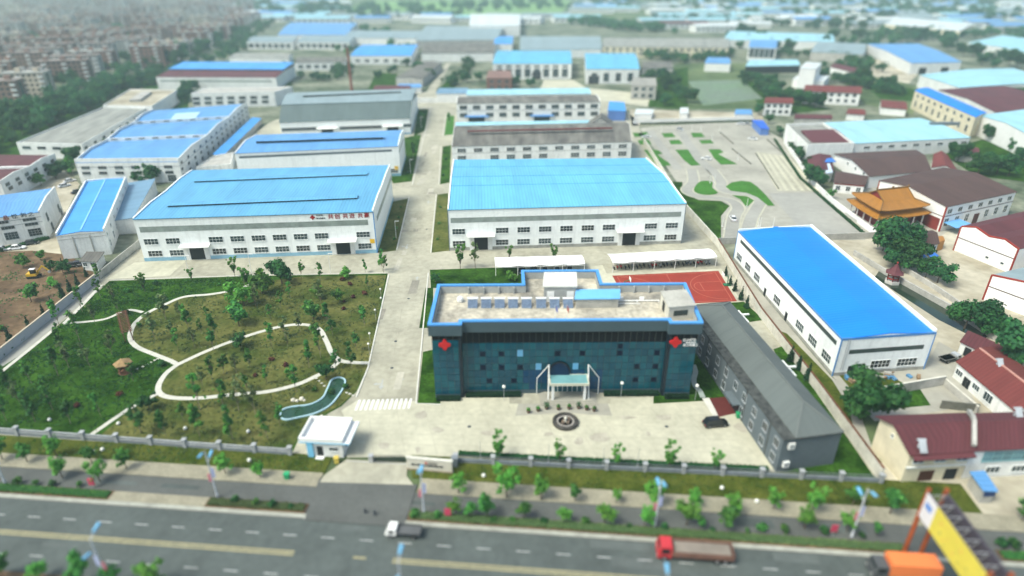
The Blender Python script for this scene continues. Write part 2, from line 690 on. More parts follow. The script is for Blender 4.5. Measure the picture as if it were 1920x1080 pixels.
def text_part(body, wall, u, z, size, mat, parent, out=0.1, align='LEFT', ext=0.03, name='lettering', spacing=1.0):
    cu = bpy.data.curves.new(name, 'FONT')
    cu.body = body
    cu.size = size
    cu.extrude = ext
    cu.align_x = align
    cu.align_y = 'CENTER'
    cu.space_character = spacing
    cu.offset = size * 0.012
    tmp = bpy.data.objects.new(name, cu)
    C.objects.link(tmp)
    dg = bpy.context.evaluated_depsgraph_get()
    me = bpy.data.meshes.new_from_object(tmp.evaluated_get(dg))
    bpy.data.objects.remove(tmp)
    me.materials.clear()
    me.materials.append(mat)
    me.transform(Matrix.Rotation(math.pi / 2, 4, 'X'))
    o = put(me, name, parent, wall.at(u, z, out), wall.rz)
    return o


def emblem(wall, u, z, r, mat, parent, out=0.12, name='emblem', mat2=None):
    """red four-lobed rosette mark"""
    mb = MB()
    pts = []
    n = 48
    for k in range(n):
        a = 2 * math.pi * k / n
        rr = r * (0.80 + 0.20 * math.cos(4 * a))
        pts.append((u + rr * math.cos(a), z + rr * math.sin(a)))
    f0 = [wall.at(p[0], p[1], 0.01) for p in pts]
    f1 = [wall.at(p[0], p[1], out) for p in pts]
    mb.face(f1)
    for k in range(n):
        mb.face([f0[k], f0[(k + 1) % n], f1[(k + 1) % n], f1[k]])
    return mb.build(name, mat, parent)


ORD = ['first', 'second', 'third', 'fourth', 'fifth', 'sixth', 'seventh', 'eighth', 'ninth', 'tenth', 'eleventh', 'twelfth', 'thirteenth',
       'fourteenth', 'fifteenth', 'sixteenth', 'seventeenth', 'eighteenth', 'nineteenth', 'twentieth', 'twenty-first', 'twenty-second', 'twenty-third', 'twenty-fourth',
       'twenty-fifth', 'twenty-sixth', 'twenty-seventh', 'twenty-eighth', 'twenty-ninth', 'thirtieth']

# common materials
M_FRAME = M('window_frame_white', (0.75, 0.77, 0.76), 0.5, 0.05)
M_FRAMEG = M('window_frame_grey', (0.35, 0.37, 0.38), 0.5, 0.05)
M_GLASS = GLASS('window_glass_dark', (0.018, 0.030, 0.034))
M_GLASSB = GLASS('window_glass_blue', (0.05, 0.11, 0.14))
M_WHITE = M('white_wall_panel', (0.84, 0.87, 0.86), 0.55, 0.05, 0.12, fine=0.04, stain=0.10, sv=(4, 4, .35))
M_WHITE2 = M('white_wall_plaster', (0.74, 0.75, 0.73), 0.8, 0.09, 0.2, fine=0.06, stain=0.2, sv=(3, 3, .3))
M_CREAM = M('cream_wall_plaster', (0.66, 0.60, 0.44), 0.85, 0.12, 0.25, fine=0.06)
M_GREYW = M('weathered_grey_wall', (0.40, 0.39, 0.36), 0.9, 0.25, 0.3, fine=0.1)
M_DARK = M('dark_opening', (0.012, 0.014, 0.016), 0.8, 0.2)
M_CONC = M('concrete_pale', (0.46, 0.445, 0.345), 0.9, 0.12, 0.09, fine=0.09, stain=0.14)
M_CONC2 = M('concrete_road', (0.365, 0.35, 0.275), 0.9, 0.18, 0.07, fine=0.12, stain=0.2)
M_CONC3 = M('concrete_yard_grey', (0.33, 0.318, 0.27), 0.9, 0.2, 0.05, fine=0.09)
M_KERB = M('kerb_stone', (0.58, 0.57, 0.52), 0.9, 0.12, 0.6)
M_STRIP = M('daylight_strip_grey', (0.25, 0.29, 0.27), 0.35, 0.22, 0.5)
M_RED = M('sign_red', (0.5, 0.012, 0.015), 0.5, 0.08)
M_BLACKM = M('black_paint', (0.015, 0.016, 0.018), 0.35, 0.2)
M_STEEL = M('galvanised_steel', (0.45, 0.46, 0.47), 0.45, 0.1, metal=0.3)
M_WPAINT = M('white_paint', (0.80, 0.80, 0.78), 0.5, 0.06)
M_ROADW = M('road_marking_white', (0.38, 0.395, 0.385), 0.8, 0.2, 1.2)
M_ROADY = M('road_marking_yellow', (0.30, 0.275, 0.16), 0.8, 0.2, 1.2)
# ================================================================== GROUND
M_GRASS = M('lawn_green', (0.009, 0.036, 0.004), 0.95, 0.3, 0.16, 0.0, bump=0.6, col2=(0.036, 0.086, 0.011), fine=0.42)
M_GRASSB = M('lawn_bright', (0.05, 0.155, 0.022), 0.95, 0.2, 0.15, 0.1, bump=0.4, fine=0.2)
M_OLIVE = M('lawn_olive', (0.045, 0.078, 0.016), 0.95, 0.22, 0.11, 0.0, bump=0.6, col2=(0.112, 0.110, 0.036), fine=0.32)
M_VERGE = M('verge_grass', (0.038, 0.068, 0.009), 0.95, 0.25, 0.25, 0.0, bump=0.6, col2=(0.080, 0.090, 0.018), fine=0.3)
M_SOIL = M('bare_soil', (0.095, 0.06, 0.036), 0.95, 0.3, 0.07, 0.1, bump=1.0, col2=(0.145, 0.098, 0.058), fine=0.28)
M_SAND = M('sandy_yard', (0.34, 0.30, 0.215), 0.95, 0.22, 0.05, 0.1, col2=(0.44, 0.41, 0.33), fine=0.12)
M_ASPH = M('asphalt_road', (0.080, 0.094, 0.090), 0.85, 0.16, 0.10, 0.3, fine=0.1, stain=0.14)
M_ASPH2 = M('asphalt_service_road', (0.096, 0.101, 0.096), 0.88, 0.14, 0.15, 0.3, fine=0.08)
M_PAVE = M('pavement_beige', (0.27, 0.25, 0.185), 0.9, 0.18, 0.3, fine=0.15)
M_PATHW = M('path_stone_white', (0.52, 0.51, 0.45), 0.9, 0.1, 0.8, fine=0.12)
M_COURT = M('court_red', (0.26, 0.032, 0.018), 0.75, 0.1, 0.2, fine=0.06)
M_WATER = M('canal_water', (0.02, 0.035, 0.02), 0.12, 0.3, 0.2, 0.5)
M_FARG = M('countryside_green', (0.050, 0.100, 0.035), 0.95, 0.35, 0.012, 0.1, col2=(0.12, 0.15, 0.07), fine=0.3)
M_ASPHY = M('driving_yard_asphalt', (0.31, 0.305, 0.275), 0.9, 0.12, 0.06, fine=0.06)
M_FARMIX = M('industrial_ground', (0.045, 0.085, 0.04), 0.95, 0.30, 0.035, 0.1, col2=(0.20, 0.205, 0.155), fine=0.35)

sheet('ground', [(-2700, -350), (2700, -350), (2700, 3300), (-2700, 3300)], -0.06, M_FARG)
sheet('town_ground', gl([(-400, 640), (-900, 60), (300, 32), (2300, 40), (3000, 640)]), -0.04, M_FARMIX)

# ---- the road frame: t along the road, s away from the camera
RA = math.atan2(64.9 - 78.8, 75.8 + 85.8)
RE = Vector((math.cos(RA), math.sin(RA), 0))
RN = Vector((-math.sin(RA), math.cos(RA), 0))
RO = Vector((0, 70.75, 0))


def rd(t, s, z=0.0):
    return RO + RE * t + RN * s + Vector((0, 0, z))


def rt(px, py):
    """t of the road position seen at a photo pixel"""
    return (G(px, py) - RO).dot(RE)


def strip_r(name, t0, t1, s0, s1, z, mat, **k):
    return sheet(name, [rd(t0, s0), rd(t1, s0), rd(t1, s1), rd(t0, s1)], z, mat, **k)


strip_r('road', -420, 420, -38, -1.0, 0.0, M_ASPH)
strip_r('far_verge_ground', -420, 420, -90, -38, 0.01, M_VERGE)
strip_r('service_road', -420, 420, -1.0, 6.2, 0.004, M_ASPH2)
strip_r('pavement', -420, rt(598, 905), 6.0, 9.2, 0.12, M_PAVE, thick=0.13)
strip_r('pavement', rt(782, 925), 420, 6.0, 9.4, 0.12, M_PAVE, thick=0.13)
strip_r('verge', -420, rt(607, 890), 9.2, 13.6, 0.10, M_VERGE, thick=0.12)
sheet('verge', [rd(rt(770, 905), 9.4), rd(75, 9.4), rd(75, 16.0), rd(rt(763, 880), 15.0)], 0.10, M_VERGE, thick=0.12)
strip_r('kerbside_strip', -420, 420, -0.75, 0.05, 0.10, M('kerb_roadside', (.33, .335, .29), .9, .2, .5, fine=.1), thick=0.12)
# entrance apron
sheet('entrance_apron', gl([(607, 893), (650, 862), (765, 868), (762, 893), (775, 910), (600, 905)]), 0.135, M_CONC2, thick=0.12)
sheet('entrance_road', [rd(rt(598, 920), -1.2), rd(rt(765, 960), -1.2), rd(rt(782, 912), 7.9), rd(rt(598, 900), 7.9)], 0.126, M_ASPH2, thick=0.1)
# planted medians (earth beds with kerbs) between the carriageway and the service road
BEDS = [(-420, rt(222, 915)), (rt(393, 935), rt(575, 955)), (rt(765, 970), rt(1690, 1015)), (rt(1860, 1025), 420)]
for k, (a, b) in enumerate(BEDS):
    strip_r('median_bed', a, b, 0.05, 2.1, 0.16, M_SOIL, thick=0.17)
strip_r('median_paving', BEDS[0][1], BEDS[1][0], 0.05, 2.1, 0.13, M_PAVE, thick=0.12)
# far carriageway median below the frame
strip_r('near_median_bed', -420, 40, -16.2, -14.2, 0.16, M_SOIL, thick=0.17)

# ---- road markings
mk = MB()


def dash(mb, t0, t1, s0, s1, z=0.012):
    mb.face([rd(t0, s0, z), rd(t1, s0, z), rd(t1, s1, z), rd(t0, s1, z)])


for s_ in (-4.2, -11.2):
    for k in range(-26, 27):
        t0 = k * 6.02 + 1.0
        dash(mk, t0, t0 + 2.1, s_ - 0.09, s_ + 0.09)
dash(mk, rt(575, 960), rt(590, 962), -0.95, -0.6)
tag(mk.build('road_markings', M_ROADW), kind='structure')
ym = MB()
dash(ym, -300, rt(550, 1040), -7.9, -7.55)
dash(ym, -300, rt(550, 1040), -7.35, -7.0)
dash(ym, rt(660, 1050), rt(685, 1050), -7.6, -7.2)
dash(ym, rt(735, 1055), 300, -7.9, -7.55)
dash(ym, rt(735, 1055), 300, -7.35, -7.0)
tag(ym.build('centre_line_markings', M_ROADY), kind='structure')

# ---- the compound
COMP = gl([(0, 815), (545, 853), (850, 857), (1650, 895), (1284, 372), (1205, 262), (1195, 225), (1140, 180), (850, 172), (640, 172), (505, 230), (400, 300), (255, 470), (187, 525), (-90, 745)])
sheet('compound_ground', COMP, 0.0, M_CONC2)
# park lawns: green on the left, olive towards the internal road
sheet('park_lawn', gl([(205, 527), (460, 518), (727, 513), (694, 680), (688, 692), (668, 735), (640, 762), (570, 800), (548, 850), (0, 812), (-70, 760), (-70, 735), (60, 652), (186, 545)]), 0.03, M_GRASS)
PATH1 = spline(gl([(727 - 250, 531), (440, 544), (395, 552), (345, 557), (310, 571), (275, 588), (252, 608), (244, 632), (256, 650), (290, 665), (318, 676), (333, 684)]), 6)
PATH2 = spline(gl([(333, 684), (380, 662), (430, 642), (480, 625), (530, 612), (570, 609), (598, 617), (612, 640), (622, 662), (638, 676), (660, 680), (692, 681)]), 6)
PATH3 = spline(gl([(333, 684), (312, 700), (298, 722), (300, 738), (322, 746), (372, 747), (430, 741), (500, 735), (555, 722), (592, 706), (622, 690), (636, 677)]), 6)
PATH4 = gl([(300, 736), (278, 748), (240, 768), (205, 792), (172, 815)])
PATH5 = spline(gl([(268, 586), (238, 582), (200, 598), (160, 604), (120, 607)]), 5)
PATH6 = gl([(120, 607), (155, 572), (190, 535)])
PATH7 = gl([(105, 615), (60, 652), (0, 700), (-70, 750)])
# olive half of the park: between the upper path and the internal road / front fence
sheet('park_lawn_olive', [p for p in PATH1] + [p for p in PATH3[:14]] + gl([(275, 752), (240, 773), (190, 815), (545, 848), (568, 799), (638, 760), (666, 735), (687, 692), (692, 680), (724, 516), (560, 519)]), 0.045, M_OLIVE)
for i, P_ in enumerate((PATH1, PATH2, PATH3, PATH4, PATH5, PATH6, PATH7)):
    band('garden_path', P_, 1.15 if i in (0, 1, 2) else 0.95, 0.075 + 0.006 * i, M_PATHW)
# lawn and beds beside the internal road
sheet('roadside_lawn', gl([(737, 378), (766, 372), (742, 470), (708, 474)]), 0.03, M_OLIVE)
sheet('roadside_lawn', gl([(758, 258), (790, 252), (772, 340), (737, 344), (733, 335)]), 0.03, M_GRASS)
sheet('roadside_lawn', gl([(783, 205), (803, 205), (797, 245), (776, 256)]), 0.03, M_GRASS)
sheet('roadside_lawn', gl([(838, 217), (852, 217), (850, 252), (833, 254)]), 0.03, M_GRASSB)
sheet('roadside_lawn', gl([(830, 275), (846, 272), (843, 342), (825, 346)]), 0.03, M_GRASS)
sheet('roadside_lawn', gl([(820, 365), (840, 362), (843, 470), (809, 474)]), 0.03, M_OLIVE)
sheet('office_lawn', gl([(806, 506), (985, 500), (985, 540), (808, 540)]), 0.03, M_GRASS)
sheet('office_side_lawn', gl([(793, 660), (815, 655), (826, 757), (783, 757)]), 0.03, M_GRASS)
sheet('office_side_lawn', gl([(798, 540), (812, 540), (812, 615), (786, 615)]), 0.03, M_GRASS)
sheet('office_lawn', gl([(1285, 660), (1305, 645), (1365, 745), (1318, 752), (1225, 757), (1225, 745)]), 0.03, M_GRASS)
sheet('dormitory_lawn', gl([(1300, 572), (1395, 566), (1432, 600), (1392, 606)]), 0.03, M_GRASS)
sheet('dormitory_lawn', gl([(1450, 655), (1470, 648), (1640, 895), (1562, 875)]), 0.03, M_GRASS)
sheet('boundary_lawn', gl([(1455, 885), (1562, 868), (1645, 897)]), 0.034, M_GRASS)
# pale forecourt and front aprons
sheet('forecourt', gl([(640, 770), (668, 752), (778, 752), (786, 757), (826, 757), (826, 747), (955, 745), (955, 757), (1145, 757), (1145, 747), (1225, 745), (1225, 757), (1318, 752), (1370, 745), (1455, 884), (850, 855), (650, 858), (655, 800)]), 0.02, M_CONC)
sheet('factory_apron', gl([(200, 524), (252, 492), (350, 488), (318, 517)]), 0.02, M_CONC)
sheet('court_apron', gl([(1105, 500), (1130, 497), (1160, 560), (1150, 560)]), 0.02, M_CONC)
# plaza paving in front of the entrance with its pale edge
sheet('plaza_paving', gl([(972, 757), (1140, 757), (1148, 780), (1060, 774), (966, 780)]), 0.028, M_CONC3)
# internal road kerbs
kerb('internal_road_kerb', gl([(808, 200), (773, 347)]), M_KERB)
kerb('internal_road_kerb', gl([(767, 370), (744, 468)]), M_KERB)
kerb('internal_road_kerb', gl([(729, 515), (690, 690), (668, 745)]), M_KERB)
kerb('internal_road_kerb', gl([(836, 215), (830, 256)]), M_KERB)
kerb('internal_road_kerb', gl([(827, 275), (823, 345)]), M_KERB)
kerb('internal_road_kerb', gl([(818, 365), (808, 474)]), M_KERB)
kerb('internal_road_kerb', gl([(803, 512), (780, 757), (826, 759)]), M_KERB)
kerb('park_kerb', gl([(205, 526), (460, 517), (727, 512)]), M_KERB, 0.25)
# zebra crossing and arrows at the gate
zb = MB()
A0, A1 = G(664, 770), G(772, 766)
B0, B1 = G(672, 750), G(777, 747)
for k in range(12):
    e0, e1 = (k + 0.05) / 12, (k + 0.55) / 12
    zb.face([A0.lerp(A1, e0) + Vector((0, 0, .03)), A0.lerp(A1, e1) + Vector((0, 0, .03)), B0.lerp(B1, e1) + Vector((0, 0, .03)), B0.lerp(B1, e0) + Vector((0, 0, .03))])
M_ZEB = M('zebra_white', (0.72, 0.72, 0.68), 0.8, 0.12, 1.5)
tag(zb.build('zebra_crossing', M_ZEB), kind='structure')
ar = MB()


def arrow(px, py, sc=1.0, flip=1, turn=False):
    p = G(px, py)
    z = Vector((0, 0, 0.012))
    d = (G(866, -20) - p); d.z = 0; d.normalize(); d = d * flip
    n = Vector((d.y, -d.x, 0))
    def q(a, b): return p + d * a * sc + n * b * sc + z
    ar.face([q(-1.6, -.12), q(-1.6, .12), q(0.6, .12), q(0.6, -.12)])
    ar.face([q(0.6, -.55), q(0.6, .55), q(1.8, 0)])
    if turn:
        ar.face([q(-0.2, .12), q(-0.2, 1.0), q(0.1, 1.0), q(0.1, .12)])
        ar.face([q(-0.5, 1.0), q(-0.05, 1.6), q(0.4, 1.0)])


for px, py, f, t_ in ((716, 720, -1, True), (752, 716, 1, False), (782, 524, 1, False), (763, 462, -1, True), (803, 380, 1, True), (785, 343, -1, False)):
    arrow(px, py, 1.1, f, t_)
tag(ar.build('arrow_markings', M_ROADW), kind='structure')
# slab joints of the internal road and the forecourt
jm = MB()


def joint(a, b, wd=.07, z=.026):
    d = (b - a); d.z = 0; d.normalize(); n = Vector((-d.y, d.x, 0)) * wd / 2; k = Vector((0, 0, z))
    jm.face([a - n + k, b - n + k, b + n + k, a + n + k])


ra0, ra1, rb0, rb1 = G(669, 745), G(806, 205), G(779, 745), G(836, 205)
for k in range(48):
    f_ = k / 48
    joint(ra0.lerp(ra1, f_), rb0.lerp(rb1, f_))
joint(ra0.lerp(rb0, .5), ra1.lerp(rb1, .5), .1)
fa, fb_, fc, fd = G(690, 760), G(1318, 757), G(700, 852), G(1440, 876)
for k in range(13):
    f_ = k / 12
    joint(fa.lerp(fb_, f_), fc.lerp(fd, f_))
for k in range(1, 5):
    f_ = k / 5
    joint(fa.lerp(fc, f_), fb_.lerp(fd, f_))
tag(jm.build('slab_joints', M('joint_dark', (.36, .335, .27), .9, .25)), kind='structure')
# red court with lines
CT = gl([(1148, 517), (1347, 508), (1382, 565), (1180, 575)])
sheet('court_surround', gl([(1135, 513), (1352, 504), (1393, 570), (1175, 581)]), 0.012, M_CONC)
sheet('basketball_court', CT, 0.03, M_COURT)
cl = MB()


def cq(a, b):
    return CT[0].lerp(CT[1], a).lerp(CT[3].lerp(CT[2], a), b) + Vector((0, 0, 0.036))


def cline(pts, wd=0.12):
    L, Rr = ribbon(pts, wd)
    for i in range(len(pts) - 1):
        z = Vector((0, 0, 0.036))
        cl.face([Rr[i] + z, Rr[i + 1] + z, L[i + 1] + z, L[i] + z])


def flat(p): return Vector((p.x, p.y, 0))


for a, b in (((.04, .04), (.96, .04)), ((.96, .04), (.96, .96)), ((.96, .96), (.04, .96)), ((.04, .96), (.04, .04)), ((.5, .04), (.5, .96)),
             ((.96, .36), (.76, .36)), ((.96, .64), (.76, .64)), ((.76, .36), (.76, .64)), ((.04, .36), (.24, .36)), ((.04, .64), (.24, .64)), ((.24, .36), (.24, .64))):
    cline([flat(cq(*a)), flat(cq(*b))])
for cx_, sg in ((.93, -1), (.07, 1)):
    cline([flat(cq(cx_ + sg * .27 * math.cos(t), .5 + .42 * math.sin(t))) for t in [math.pi * (k / 14 - .5) for k in range(15)]])
cline([flat(cq(.5 + .07 * math.cos(t), .5 + .13 * math.sin(t))) for t in [2 * math.pi * k / 18 for k in range(19)]])
for cx_, sg in ((.76, -1), (.24, 1)):
    cline([flat(cq(cx_ + sg * .07 * math.cos(t), .5 + .14 * math.sin(t))) for t in [math.pi * (k / 8 - .5) for k in range(9)]])
tag(cl.build('court_markings', M('court_line', (0.48, 0.16, 0.11), 0.8, 0.1)), kind='structure')

# ---- left: bare lot, lane and neighbours' yards
sheet('bare_lot', gl([(-160, 800), (-160, 478), (60, 470), (130, 478), (180, 515), (0, 650), (-90, 735)]), 0.015, M_SOIL)
sheet('lane', gl([(-100, 775), (0, 697), (187, 541), (176, 530), (0, 668), (-100, 745)]), 0.02, M_ASPHY)
sheet('neighbour_yard', gl([(-100, 480), (-100, 335), (120, 320), (150, 345), (105, 440), (118, 486), (75, 470)]), 0.01, M_SAND)
# ---- right: driving school yard
YD = gl([(1200, 240), (1400, 225), (1470, 262), (1540, 355), (1625, 432), (1625, 447), (1400, 455), (1350, 452), (1290, 372)])
sheet('driving_yard', YD, 0.02, M_CONC3)
sheet('driving_yard_lawn', gl([(1257, 341), (1280, 341), (1278, 360), (1310, 375), (1352, 377), (1368, 386), (1352, 405), (1352, 448), (1335, 450), (1290, 392)]), 0.036, M_GRASS)
for q in ([(1205, 262), (1222, 252), (1212, 247), (1196, 250)],
          [(1186, 249), (1204, 249), (1208, 256), (1190, 257)], [(1195, 263), (1216, 262), (1222, 270), (1200, 271)],
          [(1240, 250), (1260, 249), (1267, 257), (1246, 258)], [(1254, 263), (1273, 262), (1281, 270), (1258, 271)],
          [(1295, 249), (1315, 249), (1322, 257), (1300, 258)], [(1310, 263), (1332, 262), (1339, 269), (1316, 270)],
          [(1207, 281), (1232, 281), (1245, 288), (1233, 290), (1246, 300), (1262, 310), (1234, 312), (1222, 300)],
          [(1266, 281), (1298, 280), (1306, 288), (1296, 291), (1310, 300), (1325, 309), (1296, 311), (1282, 300)],
          [(1328, 280), (1350, 280), (1357, 286), (1347, 289), (1362, 297), (1383, 308), (1352, 309), (1340, 298)]):
    sheet('driving_lawn_island', gl(q), 0.04, M_GRASSB)
CURVE1 = spline(gl([(1297, 318), (1300, 340), (1288, 356), (1304, 367), (1340, 371), (1370, 376), (1384, 390), (1376, 408), (1370, 450)]), 6)
CURVE2 = spline(gl([(1335, 318), (1352, 340), (1352, 353), (1370, 361), (1405, 365), (1425, 376), (1418, 392), (1408, 410), (1400, 440)]), 6)
for cv in (CURVE1, CURVE2):
    band('curve_lane_edge', cv, 5.2, 0.044, M_CONC)
    band('curve_lane', cv, 4.2, 0.05, M_ASPHY)
band('driving_lane', gl([(1275, 245), (1312, 300), (1345, 330)]), 4.5, 0.044, M_ASPHY)
band('driving_lane', gl([(1218, 245), (1240, 275), (1272, 318)]), 4.0, 0.044, M_ASPHY)
sheet('driving_lawn_island', spline(gl([(1314, 340), (1335, 341), (1336, 352), (1346, 362), (1325, 366), (1304, 361), (1302, 352)]), 4, True), 0.056, M_GRASSB)
sheet('driving_lawn_island', gl([(1360, 350), (1372, 342), (1390, 339), (1407, 341), (1420, 350), (1436, 366), (1453, 386), (1440, 386), (1420, 370), (1400, 362), (1370, 358)]), 0.058, M_GRASSB)
sheet('driving_lawn_island', gl([(1372, 366), (1400, 368), (1414, 376), (1400, 389), (1396, 384), (1388, 374)]), 0.058, M_GRASSB)
for k in range(6):       # ridged practice ramp lanes
    a, b = G(1420 + k * 11, 286 + k * 1.5), G(1462 + k * 14.5, 358)
    L_, R_ = ribbon([a, b], 1.4)
    mb = MB()
    bq = [R_[0], R_[1], L_[1], L_[0]]
    mb.hexa(bq, [bq[0] + Vector((0, 0, .1)), bq[1] + Vector((0, 0, .1)), bq[2] + Vector((0, 0, .1)), bq[3] + Vector((0, 0, .1))])
    tag(mb.build('practice_ramp_strip', M_CONC, None, tuple(a)), kind='structure')
sheet('practice_ramp', gl([(1415, 285), (1478, 292), (1545, 360), (1460, 358)]), 0.03, M_CONC2)
sheet('driving_road', gl([(1440, 362), (1540, 362), (1622, 440), (1622, 450), (1520, 450)]), 0.044, M_ASPHY)
# sandy strip behind the yard, village yards
sheet('sandy_strip', gl([(1180, 205), (1430, 212), (1432, 226), (1185, 236)]), 0.0, M_SAND)
sheet('village_yard', gl([(1640, 640), (1470, 440), (1720, 420), (2300, 420), (2300, 1050), (1690, 940), (1655, 900)]), -0.004, M_SAND)
sheet('village_yard_grey', gl([(1560, 705), (1735, 690), (1760, 640), (1795, 660), (1830, 760), (1640, 790)]), 0.012, M_CONC3)
sheet('temple_yard', gl([(1545, 362), (1640, 350), (1800, 420), (1760, 445), (1640, 450)]), 0.012, M_CONC3)
sheet('canal', gl([(1650, 505), (1690, 520), (1790, 580), (1860, 625), (1840, 640), (1760, 600), (1680, 548), (1640, 520)]), 0.02, M_WATER)
sheet('weed_patch', gl([(1600, 735), (1720, 722), (1745, 760), (1640, 770)]), 0.024, M_GRASS)
sheet('weed_patch', gl([(1570, 700), (1660, 700), (1700, 722), (1600, 735)]), 0.024, M_VERGE)
sheet('weed_patch', gl([(1700, 900), (1760, 910), (1740, 940), (1690, 930)]), 0.024, M_VERGE)
# far ground patches: fields, tracks, pond
M_FIELD = M('far_field', (0.17, 0.30, 0.10), 0.95, 0.2, 0.02, 0.1, fine=0.15)
M_POND = M('reed_pond', (0.20, 0.235, 0.19), 0.6, 0.25, 0.03, 0.3, col2=(0.11, 0.17, 0.09), fine=0.25)
sheet('far_field', gl([(640, 22), (690, 2), (1070, 0), (1050, 30), (760, 36)]), 0.0, M_FIELD)
sheet('field', gl([(1240, 205), (1230, 140), (1275, 118), (1400, 118), (1465, 175), (1440, 205)]), 0.0, M_FARG)
sheet('reed_pond', gl([(1290, 152), (1392, 150), (1430, 185), (1318, 198)]), 0.02, M_POND)
sheet('brown_field', gl([(1570, 112), (1640, 110), (1720, 140), (1700, 160), (1600, 150)]), 0.0, M_SAND)
sheet('field', gl([(1560, 135), (1620, 140), (1720, 160), (1712, 215), (1620, 195)]), 0.01, M_FARG)
sheet('far_road', gl([(784, 196), (803, 196), (846, 118), (836, 118)]), 0.01, M_CONC2)
sheet('far_works_yard', gl([(1010, 172), (1020, 150), (1075, 150), (1100, 165), (1250, 180), (1215, 200)]), 0.01, M_CONC)
sheet('belt_ground', gl([(-80, 320), (-80, 225), (150, 170), (330, 122), (350, 155), (285, 168), (195, 205), (30, 268), (60, 330), (-20, 350)]), 0.0, M_GRASS)
sheet('belt_ground', gl([(160, 292), (220, 252), (285, 212), (270, 207), (155, 275)]), 0.01, M_GRASS)
sheet('belt_ground', gl([(310, 205), (330, 165), (400, 155), (545, 150), (550, 165), (357, 178), (352, 205)]), 0.01, M_GRASS)
sheet('belt_ground', gl([(1215, 200), (1225, 140), (1290, 125), (1290, 205)]), 0.012, M_GRASS)
sheet('belt_ground', gl([(1385, 150), (1440, 150), (1510, 195), (1560, 205), (1440, 218)]), 0.014, M_GRASS)
sheet('belt_ground', gl([(1540, 145), (1600, 150), (1725, 168), (1712, 190), (1650, 185), (1620, 160)]), 0.016, M_GRASS)
sheet('belt_ground', gl([(1760, 285), (1830, 330), (1960, 345), (1960, 285), (1840, 262)]), 0.016, M_GRASS)
sheet('side_passage', gl([(1347, 466), (1376, 489), (1560, 707), (1600, 740), (1655, 895), (1540, 742), (1428, 594)]), 0.01, M_CONC3)
sheet('passage_weeds', gl([(1455, 618), (1475, 625), (1560, 712), (1590, 760), (1600, 800), (1570, 770)]), 0.02, M_VERGE)
sheet('far_lawn', gl([(820, 168), (845, 145), (860, 150), (850, 170)]), 0.02, M_GRASS)
sheet('far_lawn', gl([(690, 168), (705, 135), (745, 138), (740, 168)]), 0.02, M_GRASS)
# ================================================================== FACTORIES OF THE COMPOUND
R_AZURE = RIB('roof_azure', (0.12, 0.355, 0.58), 1.0, 0.14, 0.5)
R_CYAN = RIB('roof_cyan', (0.135, 0.43, 0.64), 1.0, 0.16, 0.5)
R_BLUE = RIB('roof_bright_blue', (0.010, 0.205, 0.72), 1.0, 0.06, 0.5, 0.06, age=0.35)
R_SKY = RIB('roof_sky_blue', (0.12, 0.305, 0.60), 1.0, 0.12, 0.5)
R_BLUE2 = RIB('roof_mid_blue', (0.07, 0.31, 0.72), 1.0, 0.10, 0.5)
R_STEEL = RIB('roof_steel_blue', (0.16, 0.28, 0.40), 1.0, 0.12, 0.5)
R_PALE = RIB('roof_pale_aqua', (0.32, 0.57, 0.66), 1.0, 0.08, 0.5)
R_GREYG = RIB('roof_dark_green_grey', (0.105, 0.14, 0.135), 1.0, 0.12, 0.55)
R_GREYL = RIB('roof_light_grey', (0.25, 0.32, 0.34), 1.0, 0.10, 0.5)
R_FIBRE = RIB('roof_fibre_cement', (0.17, 0.165, 0.145), 0.9, 0.2, 0.9, 0.3, stain=(0.11, 0.105, 0.10))
R_FIBRE2 = RIB('roof_fibre_cement_pale', (0.27, 0.275, 0.25), 0.9, 0.12, 0.9, 0.25)
R_BROWN = RIB('roof_dark_brown', (0.085, 0.048, 0.042), 0.8, 0.2, 0.8, 0.15)
R_MAROON = RIB('roof_maroon', (0.105, 0.028, 0.034), 0.8, 0.22, 0.75, 0.2)
R_RED = RIB('roof_brick_red', (0.155, 0.034, 0.030), 0.8, 0.2, 0.8, 0.15)
R_WHITE = RIB('roof_white_sheet', (0.62, 0.66, 0.66), 1.0, 0.08, 0.5)
M_BASEB = M('wall_base_light_blue', (0.25, 0.45, 0.58), 0.6, 0.1, 0.4)
M_BASEG = M('wall_base_stone', (0.32, 0.32, 0.29), 0.9, 0.25, 0.7, fine=0.1)
M_TRIMB = M('trim_blue', (0.07, 0.22, 0.50), 0.5, 0.08)
M_TRIMD = M('trim_dark', (0.12, 0.15, 0.17), 0.6, 0.1)


